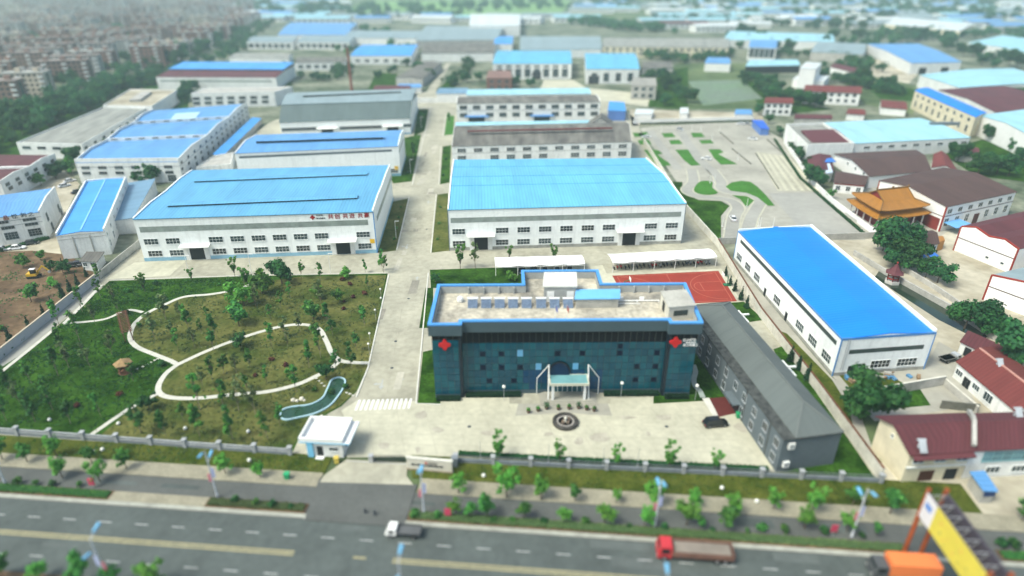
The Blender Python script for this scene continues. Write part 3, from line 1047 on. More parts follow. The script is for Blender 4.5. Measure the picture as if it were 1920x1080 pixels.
def vent(shed, p0, p1, z, wd, h, mat, name='ridge_vent'):
    """long raised ridge ventilator seen between two photo pixels on the roof at height z"""
    a, b = G(p0[0], p0[1], z), G(p1[0], p1[1], z)
    d = (b - a).normalized()
    n = Vector((-d.y, d.x, 0))
    mb = MB()
    lo = [a, b, b + n * wd, a + n * wd]
    lo = [Vector((p.x, p.y, z)) for p in lo]
    mb.hexa([lo[0] + n * .25, lo[1] + n * .25, lo[2] - n * .25, lo[3] - n * .25], [p + Vector((0, 0, h)) for p in [lo[0] + n * .25, lo[1] + n * .25, lo[2] - n * .25, lo[3] - n * .25]], 1)
    t0, t1 = h, h + 0.28
    e = 0.35
    L_ = (b - a).length
    A_, B_ = a - d * e, b + d * e
    A_.z = B_.z = z
    up = Vector((0, 0, 1))
    mb.face([A_ - n * e + up * t0, B_ - n * e + up * t0, B_ + n * wd / 2 + up * t1, A_ + n * wd / 2 + up * t1], 0, [(0, 0), (L_, 0), (L_, 2), (0, 2)])
    mb.face([A_ + n * wd / 2 + up * t1, B_ + n * wd / 2 + up * t1, B_ + n * (wd + e) + up * t0, A_ + n * (wd + e) + up * t0], 0, [(0, 0), (L_, 0), (L_, 2), (0, 2)])
    mb.face([A_ - n * e + up * t0, A_ + n * wd / 2 + up * t1, A_ + n * (wd + e) + up * t0], 0)
    mb.face([B_ - n * e + up * t0, B_ + n * (wd + e) + up * t0, B_ + n * wd / 2 + up * t1], 0)
    mb.face([A_ - n * e + up * t0, A_ + n * (wd + e) + up * t0, B_ + n * (wd + e) + up * t0, B_ - n * e + up * t0], 1)
    return mb.build(name, [mat, M_BLACKM], shed.root)


# ---- F1: left factory with the slogan
foot = [G(272, 490), G(707.5, 474), G(737.6, 374.6), G(360, 321.5, 13.0)]
foot[3].z = 0
F1 = Shed('factory_hall', 'large white factory hall with azure roof and red slogan above its windows', 'factory', foot,
          [(0, 13.5), (0.26, 13.95), (0.5, 13.6), (0.76, 13.9), (1, 13.4)], 'x', M_WHITE, R_AZURE, cop=M_WHITE, coph=0.35, base=M_BASEB)
fr = F1.W['front']
F1.strip('front', (262, 431), (690, 416.5), 1.7, M_STRIP)
F1.strip('right', (706, 404), (735, 335), 1.6, M_STRIP)
k_ = 3.4286
winrow(F1.root, fr, (220 + 218 / k_, 290 + 560 / k_), (220 + 1580 / k_, 290 + 512 / k_), 11, 3.9, 1.75, 4, 2, (2, 9))
winrow(F1.root, fr, (220 + 245 / k_, 290 + 635 / k_), (220 + 1592 / k_, 290 + 587 / k_), 11, 3.9, 1.75, 4, 2, (2, 9))
for px, py in ((220 + 512 / k_, 470), (220 + 1452 / k_, 462)):
    F1.door('front', px, py, 4.2, 4.5, M_DARK, M_WHITE2, M_WPAINT)
F1.eave_trim('front', 13.15, 0.22, M_TRIMD)
F1.corner_trim(1, 13.2, M_TRIMB)
vent(F1, (314, 388), (668, 373), 13.9, 2.6, 0.45, R_AZURE)
vent(F1, (364, 342), (687, 329), 13.85, 2.6, 0.45, R_AZURE)
M_TXT = M('lettering_red', (0.30, 0.008, 0.012), 0.5, 0.05)
M_TXTK = M('lettering_black', (0.03, 0.03, 0.035), 0.5, 0.05)
M_TXTW = M('lettering_white', (0.82, 0.82, 0.82), 0.5, 0.03)
for ch, px, py in (('共', 620, 406.3), ('创', 632.5, 406), ('共', 647.5, 405.5), ('进', 660, 405), ('共', 675.5, 404.6), ('赢', 687.5, 404)):
    u, z = fr.hit(px, py)
    text_part(ch, fr, u, z, 1.65, M_TXT, F1.root, 0.06, 'CENTER')
u, z = fr.hit(586, 407.5)
emblem(fr, u, z, 0.75, M_TXT, F1.root)
u, z = fr.hit(593, 404)
text_part('SI-NITE', fr, u, z, 0.62, M_TXTK, F1.root, 0.06)
u, z = fr.hit(593, 409.6)
text_part('新力特重工', fr, u, z, 0.52, M_TXTK, F1.root, 0.06, spacing=1.1)
mb = MB()
u, z = fr.hit(698, 452)
fr.slab(mb, u - .7, u + .7, z - .7, z + .7, 0.02, 0.08)
mb.build('yellow_notice', M('notice_yellow', (0.75, 0.45, 0.02), 0.6, 0.1), F1.root)

# ---- B1: right factory
bl = G(850, 299, 13.6); br = G(1212, 296, 13.6)
foot = [G(843, 470), G(1277, 456.5), Vector((br.x, br.y, 0)), Vector((bl.x, bl.y, 0))]
B1 = Shed('factory_hall', 'large white factory hall with cyan roof right of the internal road', 'factory', foot,
          [(0, 13.5), (0.5, 14.9), (1, 13.5)], 'x', M_WHITE, R_CYAN, cop=M_WHITE, coph=0.3, base=M_BASEG, baseh=1.0)
fr = B1.W['front']
B1.strip('front', (845, 413), (1277, 402), 1.6, M_STRIP)
winrow(B1.root, fr, (640 + 660 / 3, 360 + 220 / 3), (640 + 1858 / 3, 360 + 190 / 3), 11, 3.8, 1.75, 4, 2, (1, 8))
winrow(B1.root, fr, (640 + 662 / 3, 360 + 288 / 3), (640 + 1850 / 3, 360 + 255 / 3), 11, 3.8, 1.75, 4, 2, (1, 8))
for px, py in ((640 + 786 / 3, 455), (640 + 1618 / 3, 445)):
    B1.door('front', px, py, 4.2, 4.9, M_DARK, M_WHITE2, M_WPAINT)
B1.eave_trim('front', 13.15, 0.22, M_TRIMD)
B1.corner_trim(0, 13.2, M_TRIMD, 0.2)
B1.corner_trim(1, 13.2, M_TRIMD, 0.2)
# lapped sheet joints running along the roof
for s_, zz in ((0.36, 14.52), (0.52, 14.86), (0.78, 14.12)):
    mb = MB()
    a, b = B1.P(0.004, s_), B1.P(0.996, s_)
    mb.bar((a.x, a.y, zz), (b.x, b.y, zz), 0.35, 0.12)
    mb.build('roof_lap_joint', M('lap_joint_blue', (0.06, 0.30, 0.50), 0.6, 0.1), B1.root)

# ---- F2: second hall behind the left factory
zf = 12.7
P_ = [G(440, 287, zf), G(747, 273.5, zf), G(757, 244, zf), G(480, 253, zf)]
F2 = Shed('factory_hall', 'white factory hall with sky blue roof behind the slogan hall', 'factory', P_,
          [(0, 12.7), (0.5, 14.0), (1, 12.7)], 'x', M_WHITE, R_SKY, cop=M_WHITE, coph=0.3, base=M_BASEB)
F2.strip('front', (448, 293), (735, 284), 0.9, M_TRIMD)
F2.strip('right', (748, 284), (756, 262), 0.9, M_STRIP)
vent(F2, (480, 268), (718, 260), 13.9, 2.2, 0.7, R_SKY)
winrow(F2.root, F2.W['front'], (700, 322), (738, 320), 2, 3.6, 1.7, 4, 2)
mb = MB()
u, z = F2.W['front'].hit(743, 315)
F2.W['front'].slab(mb, u - .8, u + .8, z - .8, z + .8, 0.02, 0.08)
mb.build('yellow_notice', MATS['notice_yellow'], F2.root)
mb = MB()
q = [G(690, 331, 2.0), G(742, 329, 2.0)]

# ---- F3: hall with the dark green-grey front slope
zf = 8.5
P_ = [G(524, 229, zf), G(768, 221, zf), G(782, 172, zf + 2), G(545, 180, zf + 2)]
F3 = Shed('factory_hall', 'wide factory hall with grey-green front slope and pale grey upper roof', 'factory', P_,
          [(0, 8.5), (0.30, 13.3), (1, 9.5)], 'x', M_WHITE, R_GREYG, over=0.3, base=M_BASEB, baseh=0.9)
mb = MB()
roof_solid(mb, F3.foot, 'x', [(0.30, 13.75), (0.62, 14.7), (1.0, 12.4)], 0.25, 0.3)
mb.build('upper_roof', R_GREYL, F3.root)
vent(F3, (568, 182), (752, 174), 14.6, 2.4, 0.8, R_GREYL)
winrow(F3.root, F3.W['front'], (540, 243), (585, 241), 3, 6.0, 1.5, 8, 1, fr=M_FRAMEG)
winrow(F3.root, F3.W['front'], (648, 240), (705, 238), 4, 6.0, 1.5, 8, 1, fr=M_FRAMEG)
winrow(F3.root, F3.W['front'], (764, 235), (764, 235), 1, 4.0, 1.5, 6, 1, fr=M_FRAMEG)
for px, py in ((613, 238), (736, 233)):
    F3.door('front', px, py, 6.0, 4.6, M_DARK, None, M_WPAINT)

# ---- R2: long two-storey hall with weathered fibre-cement roof
zf = 10.5
P_ = [G(847, 274, zf), G(1185, 265, zf), G(1175, 229, zf), G(855, 236, zf)]
R2 = Shed('workshop', 'long white two-storey workshop with weathered grey roof and red-brown ridge', 'workshop', P_,
          [(0, 10.5), (0.5, 13.6), (1, 10.5)], 'x', M_WHITE2, R_FIBRE, over=0.2, cop=M_GREYW, coph=0.25)
fr = R2.W['front']
winrow(R2.root, fr, (640 + 676 / 3, 842 / 3), (640 + 1582 / 3, 826 / 3), 11, 3.6, 1.6, 3, 2)
winrow(R2.root, fr, (640 + 678 / 3, 886 / 3), (640 + 1580 / 3, 867 / 3), 11, 3.6, 2.0, 3, 2, (1, 6))
R2.eave_trim('front', 7.2, 0.18, M_GREYW, 0.06)
mb = MB()
a, b = G(877, 246, 13.9), G(1148, 240, 13.9)
for k in range(64):
    p, q = a.lerp(b, k / 64), a.lerp(b, (k + 0.82) / 64)
    mb.bar(p, q, 1.5, 0.5)
mb.build('ridge_cap', M('ridge_tile_red', (0.13, 0.03, 0.03), 0.8, 0.2), R2.root)
# ---- low blue lean-to between R2 and R3
zf = 6.5
P_ = [G(853, 240, zf), G(1110, 236, zf), G(1104, 228, zf), G(855, 232, zf)]
LT = Shed('lean_to_shed', 'low shed with pale blue roof between the two white workshops', 'shed', P_, [(0, 6.3), (1, 7.2)], 'x', M_WHITE2, R_PALE)
P_ = [G(1100, 236, 7), G(1150, 236, 7), G(1148, 226, 7), G(1104, 227, 7)]
LG = Shed('shed', 'small grey gabled shed at the end of the pale blue lean-to', 'shed', P_, gable(7, 11.0), 'y', M_GREYW, R_FIBRE)
# ---- R3
zf = 11.5
P_ = [G(856, 194, zf), G(1126, 191, zf), G(1118, 178, zf), G(858, 182, zf)]
R3 = Shed('workshop', 'white two-storey workshop with flat grey roof and pale blue shed behind', 'workshop', P_, [(0, 11.5), (0.5, 12.4), (1, 11.6)], 'x', M_WHITE2, R_FIBRE, over=0.15, cop=M_WHITE2, coph=0.3)
fr = R3.W['front']
winrow(R3.root, fr, (640 + 686 / 3, 606 / 3), (640 + 1422 / 3, 595 / 3), 11, 4.0, 2.0, 3, 2, fr=M_FRAMEG)
winrow(R3.root, fr, (640 + 687 / 3, 650 / 3), (640 + 1422 / 3, 636 / 3), 11, 4.0, 2.2, 3, 2, (1, 6), fr=M_FRAMEG)
for px, py in ((894, 228), (1016, 224)):
    R3.door('front', px, py, 9.0, 4.2, M_DARK, None, M_TRIMB)
R3.eave_trim('front', 7.4, 0.2, M_TRIMD, 0.06)
zf = 8
P_ = [G(875, 178, zf), G(1108, 175, zf), G(1104, 168, zf), G(877, 171, zf)]
Shed('lean_to_shed', 'long low shed with pale aqua roof behind the farther white workshop', 'shed', P_, [(0, 8), (1, 9)], 'x', M_WHITE2, R_PALE)
P_ = [G(818, 175, 4), G(875, 175, 4), G(877, 168, 4), G(824, 168, 4)]
Shed('shed', 'small pale blue roofed shed at the head of the internal road', 'shed', P_, [(0, 4), (1, 5)], 'x', M_WHITE2, R_STEEL)
# boundary wall at the end of the internal road
mb = MB()
Wl = Wall(G(783, 193), G(856, 193))
Wl.slab(mb, 0, Wl.L, 0, 3.2, -0.3, 0)
tag(mb.build('boundary_wall', M_WHITE2, None, tuple(Wl.A)), 'white boundary wall closing the far end of the internal road', 'wall')

# ---- E1: bright blue roof hall on the right
P_ = [G(1560, 705), G(1731, 692), G(1522, 421, 10), G(1375, 487)]
P_[2].z = 0
E1 = Shed('warehouse', 'long white warehouse with bright blue roof beside the boundary wall', 'warehouse', P_,
          [(0, 9.3), (0.5, 10.0), (1, 9.3)], 'y', M_WHITE, R_BLUE, over=0.05)
for sd, h in (('right', 1.0), ('back', 0.7)):      # parapets
    mb = MB()
    wl = E1.W[sd]
    wl.slab(mb, 0.0 if sd == 'right' else 0.36, wl.L, 9.0, 9.6 + h * 0.5, -0.35, 0.03)
    mb.build('parapet', M_WHITE, E1.root)
fr, lf = E1.W['front'], E1.W['left']
mb = MB()
fr.slab(mb, -0.05, fr.L + 0.05, 8.95, 9.45, -0.2, 0.1)
mb.build('eave_trim', M_TRIMB, E1.root)
mb = MB()
lf.slab(mb, -0.05, lf.L + 0.05, 9.05, 9.4, -0.1, 0.12)
mb.build('eave_trim', M_TRIMB, E1.root)
for i in (0, 1, 3):
    E1.corner_trim(i, 9.2, M_TRIMB, 0.2)
E1.strip('front', (1592, 661), (1732, 649), 1.0, M('daylight_strip_dark', (0.045, 0.065, 0.06), 0.4, 0.2))
E1.strip('left', (1390, 445), (1566, 652), 1.0, MATS['daylight_strip_dark'])
for cx, cy in ((320, 365), (368, 420), (418, 480), (530, 615), (657, 765), (727, 855), (803, 945)):
    u, z = lf.hit(1280 + cx / 3, 360 + cy / 3)
    win(E1.root, lf, u, 2.6, 3.6, 2.0, 4, 2)
for cx, cy in ((463, 560), (580, 705)):
    E1.door('left', 1280 + cx / 3, 360 + cy / 3, 1.2, 2.3, M_DARK)
for cx, cy in ((1105, 980), (1253, 972)):
    u, z = fr.hit(1280 + cx / 3, 360 + cy / 3)
    win(E1.root, fr, u, 2.3, 4.4, 1.8, 5, 2)
E1.door('front', 1594, 698, 1.6, 2.3, M_DARK)
mb = MB()
for wl in E1.W.values():
    wl.slab(mb, -0.03, wl.L + 0.03, 0, 0.8, -0.05, 0.04)
mb.build('wall_base', M_BASEG, E1.root)
# ladder at the front-left corner
mb = MB()
u, _ = fr.hit(1583, 660)
fr.slab(mb, u, u + .06, 1.5, 9.3, 0.25, 0.31); fr.slab(mb, u + .5, u + .56, 1.5, 9.3, 0.25, 0.31)
for k in range(24):
    fr.slab(mb, u + .06, u + .5, 1.7 + k * .32, 1.75 + k * .32, 0.26, 0.3)
mb.build('ladder', M_STEEL, E1.root)

# ---- D1: two-storey grey dormitory with hipped roof
M_DORM = M('dorm_wall_grey', (0.112, 0.138, 0.155), 0.8, 0.08, 0.2, fine=0.05)
M_DORMR = RIB('dorm_roof_grey', (0.112, 0.130, 0.126), 0.5, 0.06, 0.85, 0.08)
M_DORMG = M('dorm_gutter_dark', (0.028, 0.03, 0.031), 0.9, 0.4, 0.9, col2=(0.065,0.07,0.066), fine=0.3)
fl, frr = G(1454, 885), G(1561, 870)
b0 = G(1303, 660)
d_ = (b0 - fl)
lenD = d_.length
P_ = [fl, frr, frr + d_ * 1.22, fl + d_ * 1.22]
c = sum(P_, Vector()) / 4
D1 = thing('dormitory_building', 'long two-storey grey dormitory with hipped grey roof beside the forecourt', 'building', (c.x, c.y, 0))
HE = 7.1
mb = MB()
mb.prism([(p.x, p.y) for p in P_], 0, HE)
mb.build('wall', M_DORM, D1)
mb = MB()     # flat gutter deck
o_ = [(p.x, p.y) for p in P_]
ctr = Vector((c.x, c.y, 0))
grow = [p + (p - ctr).normalized() * 0.35 for p in P_]
mb.prism([(p.x, p.y) for p in grow], HE + 0.002, HE + 0.25)
mb.build('gutter_deck', M_DORMG, D1)
def dq(a, b, z):  # a across (0 left,1 right), b along (0 front,1 back)
    p = P_[0].lerp(P_[1], a).lerp(P_[3].lerp(P_[2], a), b)
    return Vector((p.x, p.y, z))
mb = MB()
e0, e1_, z0_, z1_ = 0.19, 1.02, HE + 0.26, HE + 2.3
A_, B_, C_, D_ = dq(e0, -0.005, z0_), dq(e1_, -0.005, z0_), dq(e1_, 1.0, z0_), dq(e0, 1.0, z0_)
r0, r1 = dq(0.62, 0.14, z1_), dq(0.62, 0.9, z1_)
LL = (D_ - A_).length
mb.face([A_, B_, r0], 0, [(0, 0), (9, 0), (4.5, 6)])
mb.face([B_, C_, r1, r0], 0, [(0, 0), (LL, 0), (LL - 5, 5), (5, 5)])
mb.face([C_, D_, r1], 0, [(0, 0), (9, 0), (4.5, 6)])
mb.face([D_, A_, r0, r1], 0, [(0, 0), (LL, 0), (LL - 5, 5), (5, 5)])
mb.face([D_, C_, B_, A_], 0)
rf = mb.build('roof', M_DORMR, D1)
mb = MB()
for a, b in ((A_, r0), (B_, r0), (r0, r1), (C_, r1), (D_, r1)):
    mb.bar(a + Vector((0, 0, .04)), b + Vector((0, 0, .04)), 0.3, 0.12)
mb.build('ridge_cap', M('dorm_ridge', (0.13, 0.145, 0.14), 0.8, 0.1), rf)
M_FRAMED = M('dorm_window_frame', (0.42, 0.44, 0.46), 0.5, 0.05)
lfw = Wall(P_[3], P_[0]); frw = Wall(P_[0], P_[1])
K = 3.0
for cx, cy in ((238, 210), (275, 270), (322, 330), (370, 395), (422, 475), (473, 535), (530, 613), (590, 693), (655, 780)):
    u, z = lfw.hit(1240 + cx / K, 560 + cy / K)
    win(D1, lfw, u, 5.2, 1.4, 1.7, 2, 1, fr=M_FRAMED)
for cx, cy in ((217, 300), (258, 358), (305, 420), (350, 485), (452, 630), (505, 708), (563, 795), (625, 885)):
    u, z = lfw.hit(1240 + cx / K, 560 + cy / K)
    win(D1, lfw, u, 1.9, 1.4, 1.7, 2, 1, fr=M_FRAMED)
for fx in (0.02, 0.22, 0.42, 0.62, 0.82):
    mb = MB()
    lfw.slab(mb, lfw.L * fx + 4, lfw.L * fx + 4.25, 0, HE, 0.0, 0.09)
    mb.build('downpipe', M_DORMG, D1)
for cx, cy in ((727, 823), (695, 925)):
    u, z = frw.hit(1240 + cx / K, 560 + cy / K)
    mb = MB()
    frw.slab(mb, u - .55, u + .55, z - .6, z + .6, 0.1, 0.5)
    ac = mb.build('air_conditioner', M_WPAINT, D1)
    mb = MB()
    pts = [frw.at(u + .4 * math.cos(t), z + .4 * math.sin(t), 0.51) for t in [2 * math.pi * k / 12 for k in range(12)]]
    mb.face(pts)
    mb.build('fan_grille', M_FRAMEG, ac)
# porch of the dormitory: recess, red mat and back annexes
u, z = lfw.hit(1378, 757)
mb = MB()
lfw.slab(mb, u - 1.6, u + 1.6, 0, 2.6, -0.02, 0.06)
dd = mb.build('door', M_GLASS, D1)
mb = MB()
lfw.slab(mb, u - 2.2, u + 2.2, 2.75, 3.0, 0.0, 1.6)
mb.build('canopy', M_DORM, dd)
sheet('entrance_mat', gl([(1330, 747), (1362, 744), (1380, 775), (1348, 782)]), 0.05, M('mat_red', (0.10, 0.018, 0.016), 0.9, 0.15), kind='structure')
sheet('forecourt_path', gl([(1316, 747), (1330, 746), (1348, 782), (1340, 785)]), 0.045, M_KERB)
rw = Wall(P_[1], P_[2])
for fx in (0.42, 0.88):
    mb = MB()
    rw.slab(mb, rw.L * fx, rw.L * fx + 5, 0, 5.0, 0.0, 2.2)
    an = mb.build('annex', M_DORM, D1)
    mb = MB()
    rw.slab(mb, rw.L * fx - .3, rw.L * fx + 5.3, 5.01, 5.2, 0.02, 2.6)
    mb.build('canopy', M_WPAINT, an)
    mb = MB()
    rw.slab(mb, rw.L * fx + 1, rw.L * fx + 1.4, 6.2, 6.5, 0.3, 3.0)
    mb.build('flue', M_WPAINT, an)
# ================================================================== OFFICE BLOCK
M_TEAL = [M('curtain_glass_%d' % i, c_, 0.14, 0.18, 0.35, 0.32) for i, c_ in enumerate(((0.002, 0.060, 0.092), (0.003, 0.068, 0.100), (0.002, 0.050, 0.083), (0.004, 0.076, 0.104)))]
M_TEALD = M('curtain_glass_top', (0.003, 0.004, 0.008), 0.3, 0.3, 0.5, 0.15)  # near-black: shadow of the cornice put into the glass colour
M_NAVY = M('mullion_navy', (0.010, 0.032, 0.048), 0.4, 0.1)
M_MULL = M('mullion_pale', (0.055, 0.06, 0.055), 0.5, 0.1)
M_CORN = M('cornice_grey_panel', (0.058, 0.09, 0.108), 0.55, 0.07, 0.25, fine=0.04)
M_COPE = M('coping_blue', (0.085, 0.30, 0.68), 0.45, 0.06)
M_DECK = M('roof_deck_concrete', (0.28, 0.265, 0.23), 0.95, 0.2, 0.14, col2=(0.50, 0.455, 0.36), fine=0.22, stain=0.25)
M_RENDER = M('parapet_render', (0.36, 0.37, 0.36), 0.9, 0.12, 0.3, fine=0.08)
HP = 17.5                                   # parapet top
DK = 15.6                                   # roof deck
ol, orr = G(817, 745), G(1291, 741)
EX = (orr - ol).normalized()
EY = Vector((-EX.y, EX.x, 0))
LX = (orr - ol).length


def op(x, y, z=0.0):
    p = ol + EX * x + EY * y
    return Vector((p.x, p.y, z))


def ouv(px, py, z):
    p = G(px, py, z) - ol
    return p.dot(EX), p.dot(EY)


REC = 1.3                                    # the middle is set back behind the wings
WL_ = 5.4                                    # wing widths
_, yb = ouv(900, 534, HP)
x1, y2 = ouv(982, 508, HP)
x2, _ = ouv(1118, 508, HP)
xr, _ = ouv(1278, 530, HP)
OUT = [(0, 0), (WL_, 0), (WL_, REC), (LX - WL_, REC), (LX - WL_, 0), (LX, 0), (xr + 0.4, yb), (x2, yb), (x2, y2), (x1, y2), (x1, yb), (0.3, yb)]
c = op(LX / 2, yb / 2)
OFF = thing('office_building', 'dark teal glass office block with blue-edged flat roof facing the forecourt', 'building', (c.x, c.y, 0))
# core walls, slightly inside the curtain wall
mb = MB()
INN = [(0.25, 0.25), (WL_ - .25, 0.25), (WL_ - .25, REC + .25), (LX - WL_ + .25, REC + .25), (LX - WL_ + .25, 0.25), (LX - .25, 0.25), (xr + .15, yb - .25), (x2 - .25, yb - .25), (x2 - .25, y2 - .25), (x1 + .25, y2 - .25), (x1 + .25, yb - .25), (0.55, yb - .25)]
mb.prism([tuple(op(*q))[:2] for q in INN], 0, DK)
mb.build('wall', [M_NAVY], OFF)
mb = MB()
mb.face([op(*q, DK + 0.01) for q in INN])
mb.build('roof_deck', M_DECK, OFF)
# parapet ring: outer cornice panel, inner render, blue coping
def inset(poly, d):
    n = len(poly)
    res = []
    for i in range(n):
        p0, p1, p2 = Vector(poly[i - 1]), Vector(poly[i]), Vector(poly[(i + 1) % n])
        a, b = (p1 - p0).normalized(), (p2 - p1).normalized()
        na, nb = Vector((-a.y, a.x)), Vector((-b.y, b.x))
        m_ = (na + nb)
        m_ = m_ / max(0.3, m_.dot(na))
        res.append(tuple(p1 + m_ * d))
    return res
CO = inset(OUT, -0.55)
CI = inset(OUT, 0.25)
CK = inset(OUT, -0.58); CKI = inset(OUT, 0.12)
def ring(mb, o, i, z0, z1, m=0):
    n = len(o)
    for k in range(n):
        a, b, e, f = o[k], o[(k + 1) % n], i[(k + 1) % n], i[k]
        mb.hexa([op(*a, z0), op(*b, z0), op(*e, z0), op(*f, z0)], [op(*a, z1), op(*b, z1), op(*e, z1), op(*f, z1)], m)
mb = MB(); ring(mb, CO, CI, HP - 2.6, HP - 0.3); mb.build('cornice', M_CORN, OFF)
mb = MB(); ring(mb, inset(OUT, 0.2), inset(OUT, 0.262), DK + 0.02, HP - 0.31); mb.build('parapet_lining', M_RENDER, OFF)
mb = MB(); ring(mb, CK, CKI, HP - 0.3, HP); mb.build('coping', M_COPE, OFF)
mb = MB()
for k in range(2, 16):           # buttresses inside the back parapet
    xx = LX * k / 16
    if x1 - 1 < xx < x2 + 1: continue
    q = [op(xx - .15, yb - .75), op(xx + .15, yb - .75), op(xx + .15, yb - .27), op(xx - .15, yb - .27)]
    mb.hexa([p + Vector((0, 0, DK)) for p in q], [p + Vector((0, 0, HP - .35)) for p in q])
mb.build('parapet_buttresses', M_RENDER, OFF)
# curtain wall
WC = Wall(op(WL_, REC), op(LX - WL_, REC))
WA = Wall(op(0, 0), op(WL_, 0))
WB = Wall(op(LX - WL_, 0), op(LX, 0))
PB, PT = 0.9, HP - 2.6
PT2 = PT - 2.7
_pm = {}


def pane_mesh(wd, h, mat):
    key = (round(wd, 3), round(h, 3), mat.name)
    if key not in _pm:
        m_ = MB()
        m_.hexa([(-wd / 2, -.05, 0), (wd / 2, -.05, 0), (wd / 2, .05, 0), (-wd / 2, .05, 0)], [(-wd / 2, -.05, h), (wd / 2, -.05, h), (wd / 2, .05, h), (-wd / 2, .05, h)])
        _pm[key] = m_.mesh('glass_pane', mat)
    return _pm[key]


rp_ = random.Random(3)
NC = 33
opens = {(3, 5), (6, 5), (15, 5), (19, 5), (25, 5), (31, 5), (3, 3), (6, 3), (9, 3), (28, 3), (31, 3), (4, 1), (8, 1), (28, 1), (31, 1), (25, 6)}
lights = {(9, 5), (18, 3), (12, 3)}
M_OPENW = M('open_vent_window', (0.002, 0.006, 0.022), 0.5, 0.2, spec=.1)
M_BLUEP = M('curtain_glass_blue', (0.004, 0.045, 0.110), 0.14, 0.15, 0.35, 0.32)  # blue of the reflections around the entrance, painted into the panes
M_LIGHTW = M('bright_window', (0.13, 0.34, 0.55), 0.3, 0.1)


def facade(wall, nc, nr, z0, z1, special=False, tilt=True):
    cw = wall.L / nc
    hs = (z1 - z0) / nr
    for i in range(nc):
        for j in range(nr):
            mat = rp_.choice(M_TEAL)
            if special and (i, j) in lights: mat = M_LIGHTW
            elif special and j < 3 and 10 <= i <= 22 and rp_.random() < .75: mat = M_BLUEP
            o = put(pane_mesh(cw - .09, hs - .09, mat), 'glass_pane', OFF, wall.at((i + .5) * cw, z0 + j * hs + .045, 0.12), wall.rz)
            if tilt: o.rotation_euler = (rp_.uniform(-.006, .006), rp_.uniform(-.006, .006), wall.rz + rp_.uniform(-.01, .01))
            if special and (i, j) in opens:
                m_ = MB()
                q = [wall.at((i + .08) * cw, z0 + j * hs + .12, .19), wall.at((i + .92) * cw, z0 + j * hs + .12, .19)]
                t_ = [wall.at((i + .08) * cw, z0 + (j + .78) * hs, .19), wall.at((i + .92) * cw, z0 + (j + .78) * hs, .19)]
                m_.hexa([q[0], q[1], q[1] - wall.n * .04, q[0] - wall.n * .04], [t_[0], t_[1], t_[1] - wall.n * .04, t_[0] - wall.n * .04])
                m_.build('vent_window', M_OPENW, OFF)
    m_ = MB()
    for i in range(nc + 1):
        wall.slab(m_, max(0, i * cw - .04), min(wall.L, i * cw + .04), z0, z1, 0.02, 0.15)
    for j in range(nr + 1):
        wall.slab(m_, 0, wall.L, z0 + j * hs - .035, z0 + j * hs + .035, 0.0, 0.145)
    m_.build('mullions', M_NAVY, OFF)


facade(WC, NC, 7, PB, PT2, True)
facade(WA, 4, 8, PB, PT - 1.2)
facade(WB, 4, 8, PB, PT - 1.6)
# top storey glazing, the cornice's cast shadow painted in as near-black glass
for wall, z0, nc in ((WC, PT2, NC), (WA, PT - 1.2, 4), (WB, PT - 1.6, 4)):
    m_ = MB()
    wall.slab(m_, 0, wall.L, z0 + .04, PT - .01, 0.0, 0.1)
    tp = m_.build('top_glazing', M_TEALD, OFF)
    m_ = MB()
    for i in range(nc + 1):
        wall.slab(m_, max(0, i * wall.L / nc - .03), min(wall.L, i * wall.L / nc + .03), z0, PT - .02, 0.0, 0.2)
    m_.build('mullions', M_MULL, tp)
# corner fins between wings and middle, plinth
for x_ in (WL_, LX - WL_):
    m_ = MB()
    q = [op(x_ - .3, -.18), op(x_ + .3, -.18), op(x_ + .3, REC + .2), op(x_ - .3, REC + .2)]
    m_.hexa([p + Vector((0, 0, 0)) for p in q], [p + Vector((0, 0, PT)) for p in q])
    m_.build('corner_fin', M('fin_dark', (0.006, 0.012, 0.022), 0.4, 0.1), OFF)
m_ = MB()
for wl in (WA, WC, WB):
    wl.slab(m_, 0, wl.L, 0, PB, -0.1, 0.18)
for a_, b_ in ((OUT[5], OUT[6]), (OUT[11], OUT[0])):
    wl = Wall(op(*a_), op(*b_))
    wl.slab(m_, 0, wl.L, 0, PT, -0.3, 0.0)
m_.build('plinth_and_side_walls', M_CORN, OFF)
# rosettes and lettering
u, z = WA.hit(834, 645)
emblem(WA, u, z, 1.2, M_RED, OFF, 0.45)
u, z = WB.hit(1266, 640)
emblem(WB, u, z, 1.2, M_RED, OFF, 0.45)
u, z = WB.hit(1280, 636.5)
text_part('SI-NITE', WB, u, z, 0.80, M_TXTW, OFF, 0.3)
u, z = WB.hit(1280, 646)
text_part('新力特重工', WB, u, z, 0.60, M_TXTW, OFF, 0.3)
m_ = MB()
u, z = WB.hit(1285, 641.3)
WB.slab(m_, u, u + 2.0, z - .09, z + .09, 0.2, 0.3)
m_.build('lettering_rule', M_TXTW, OFF)
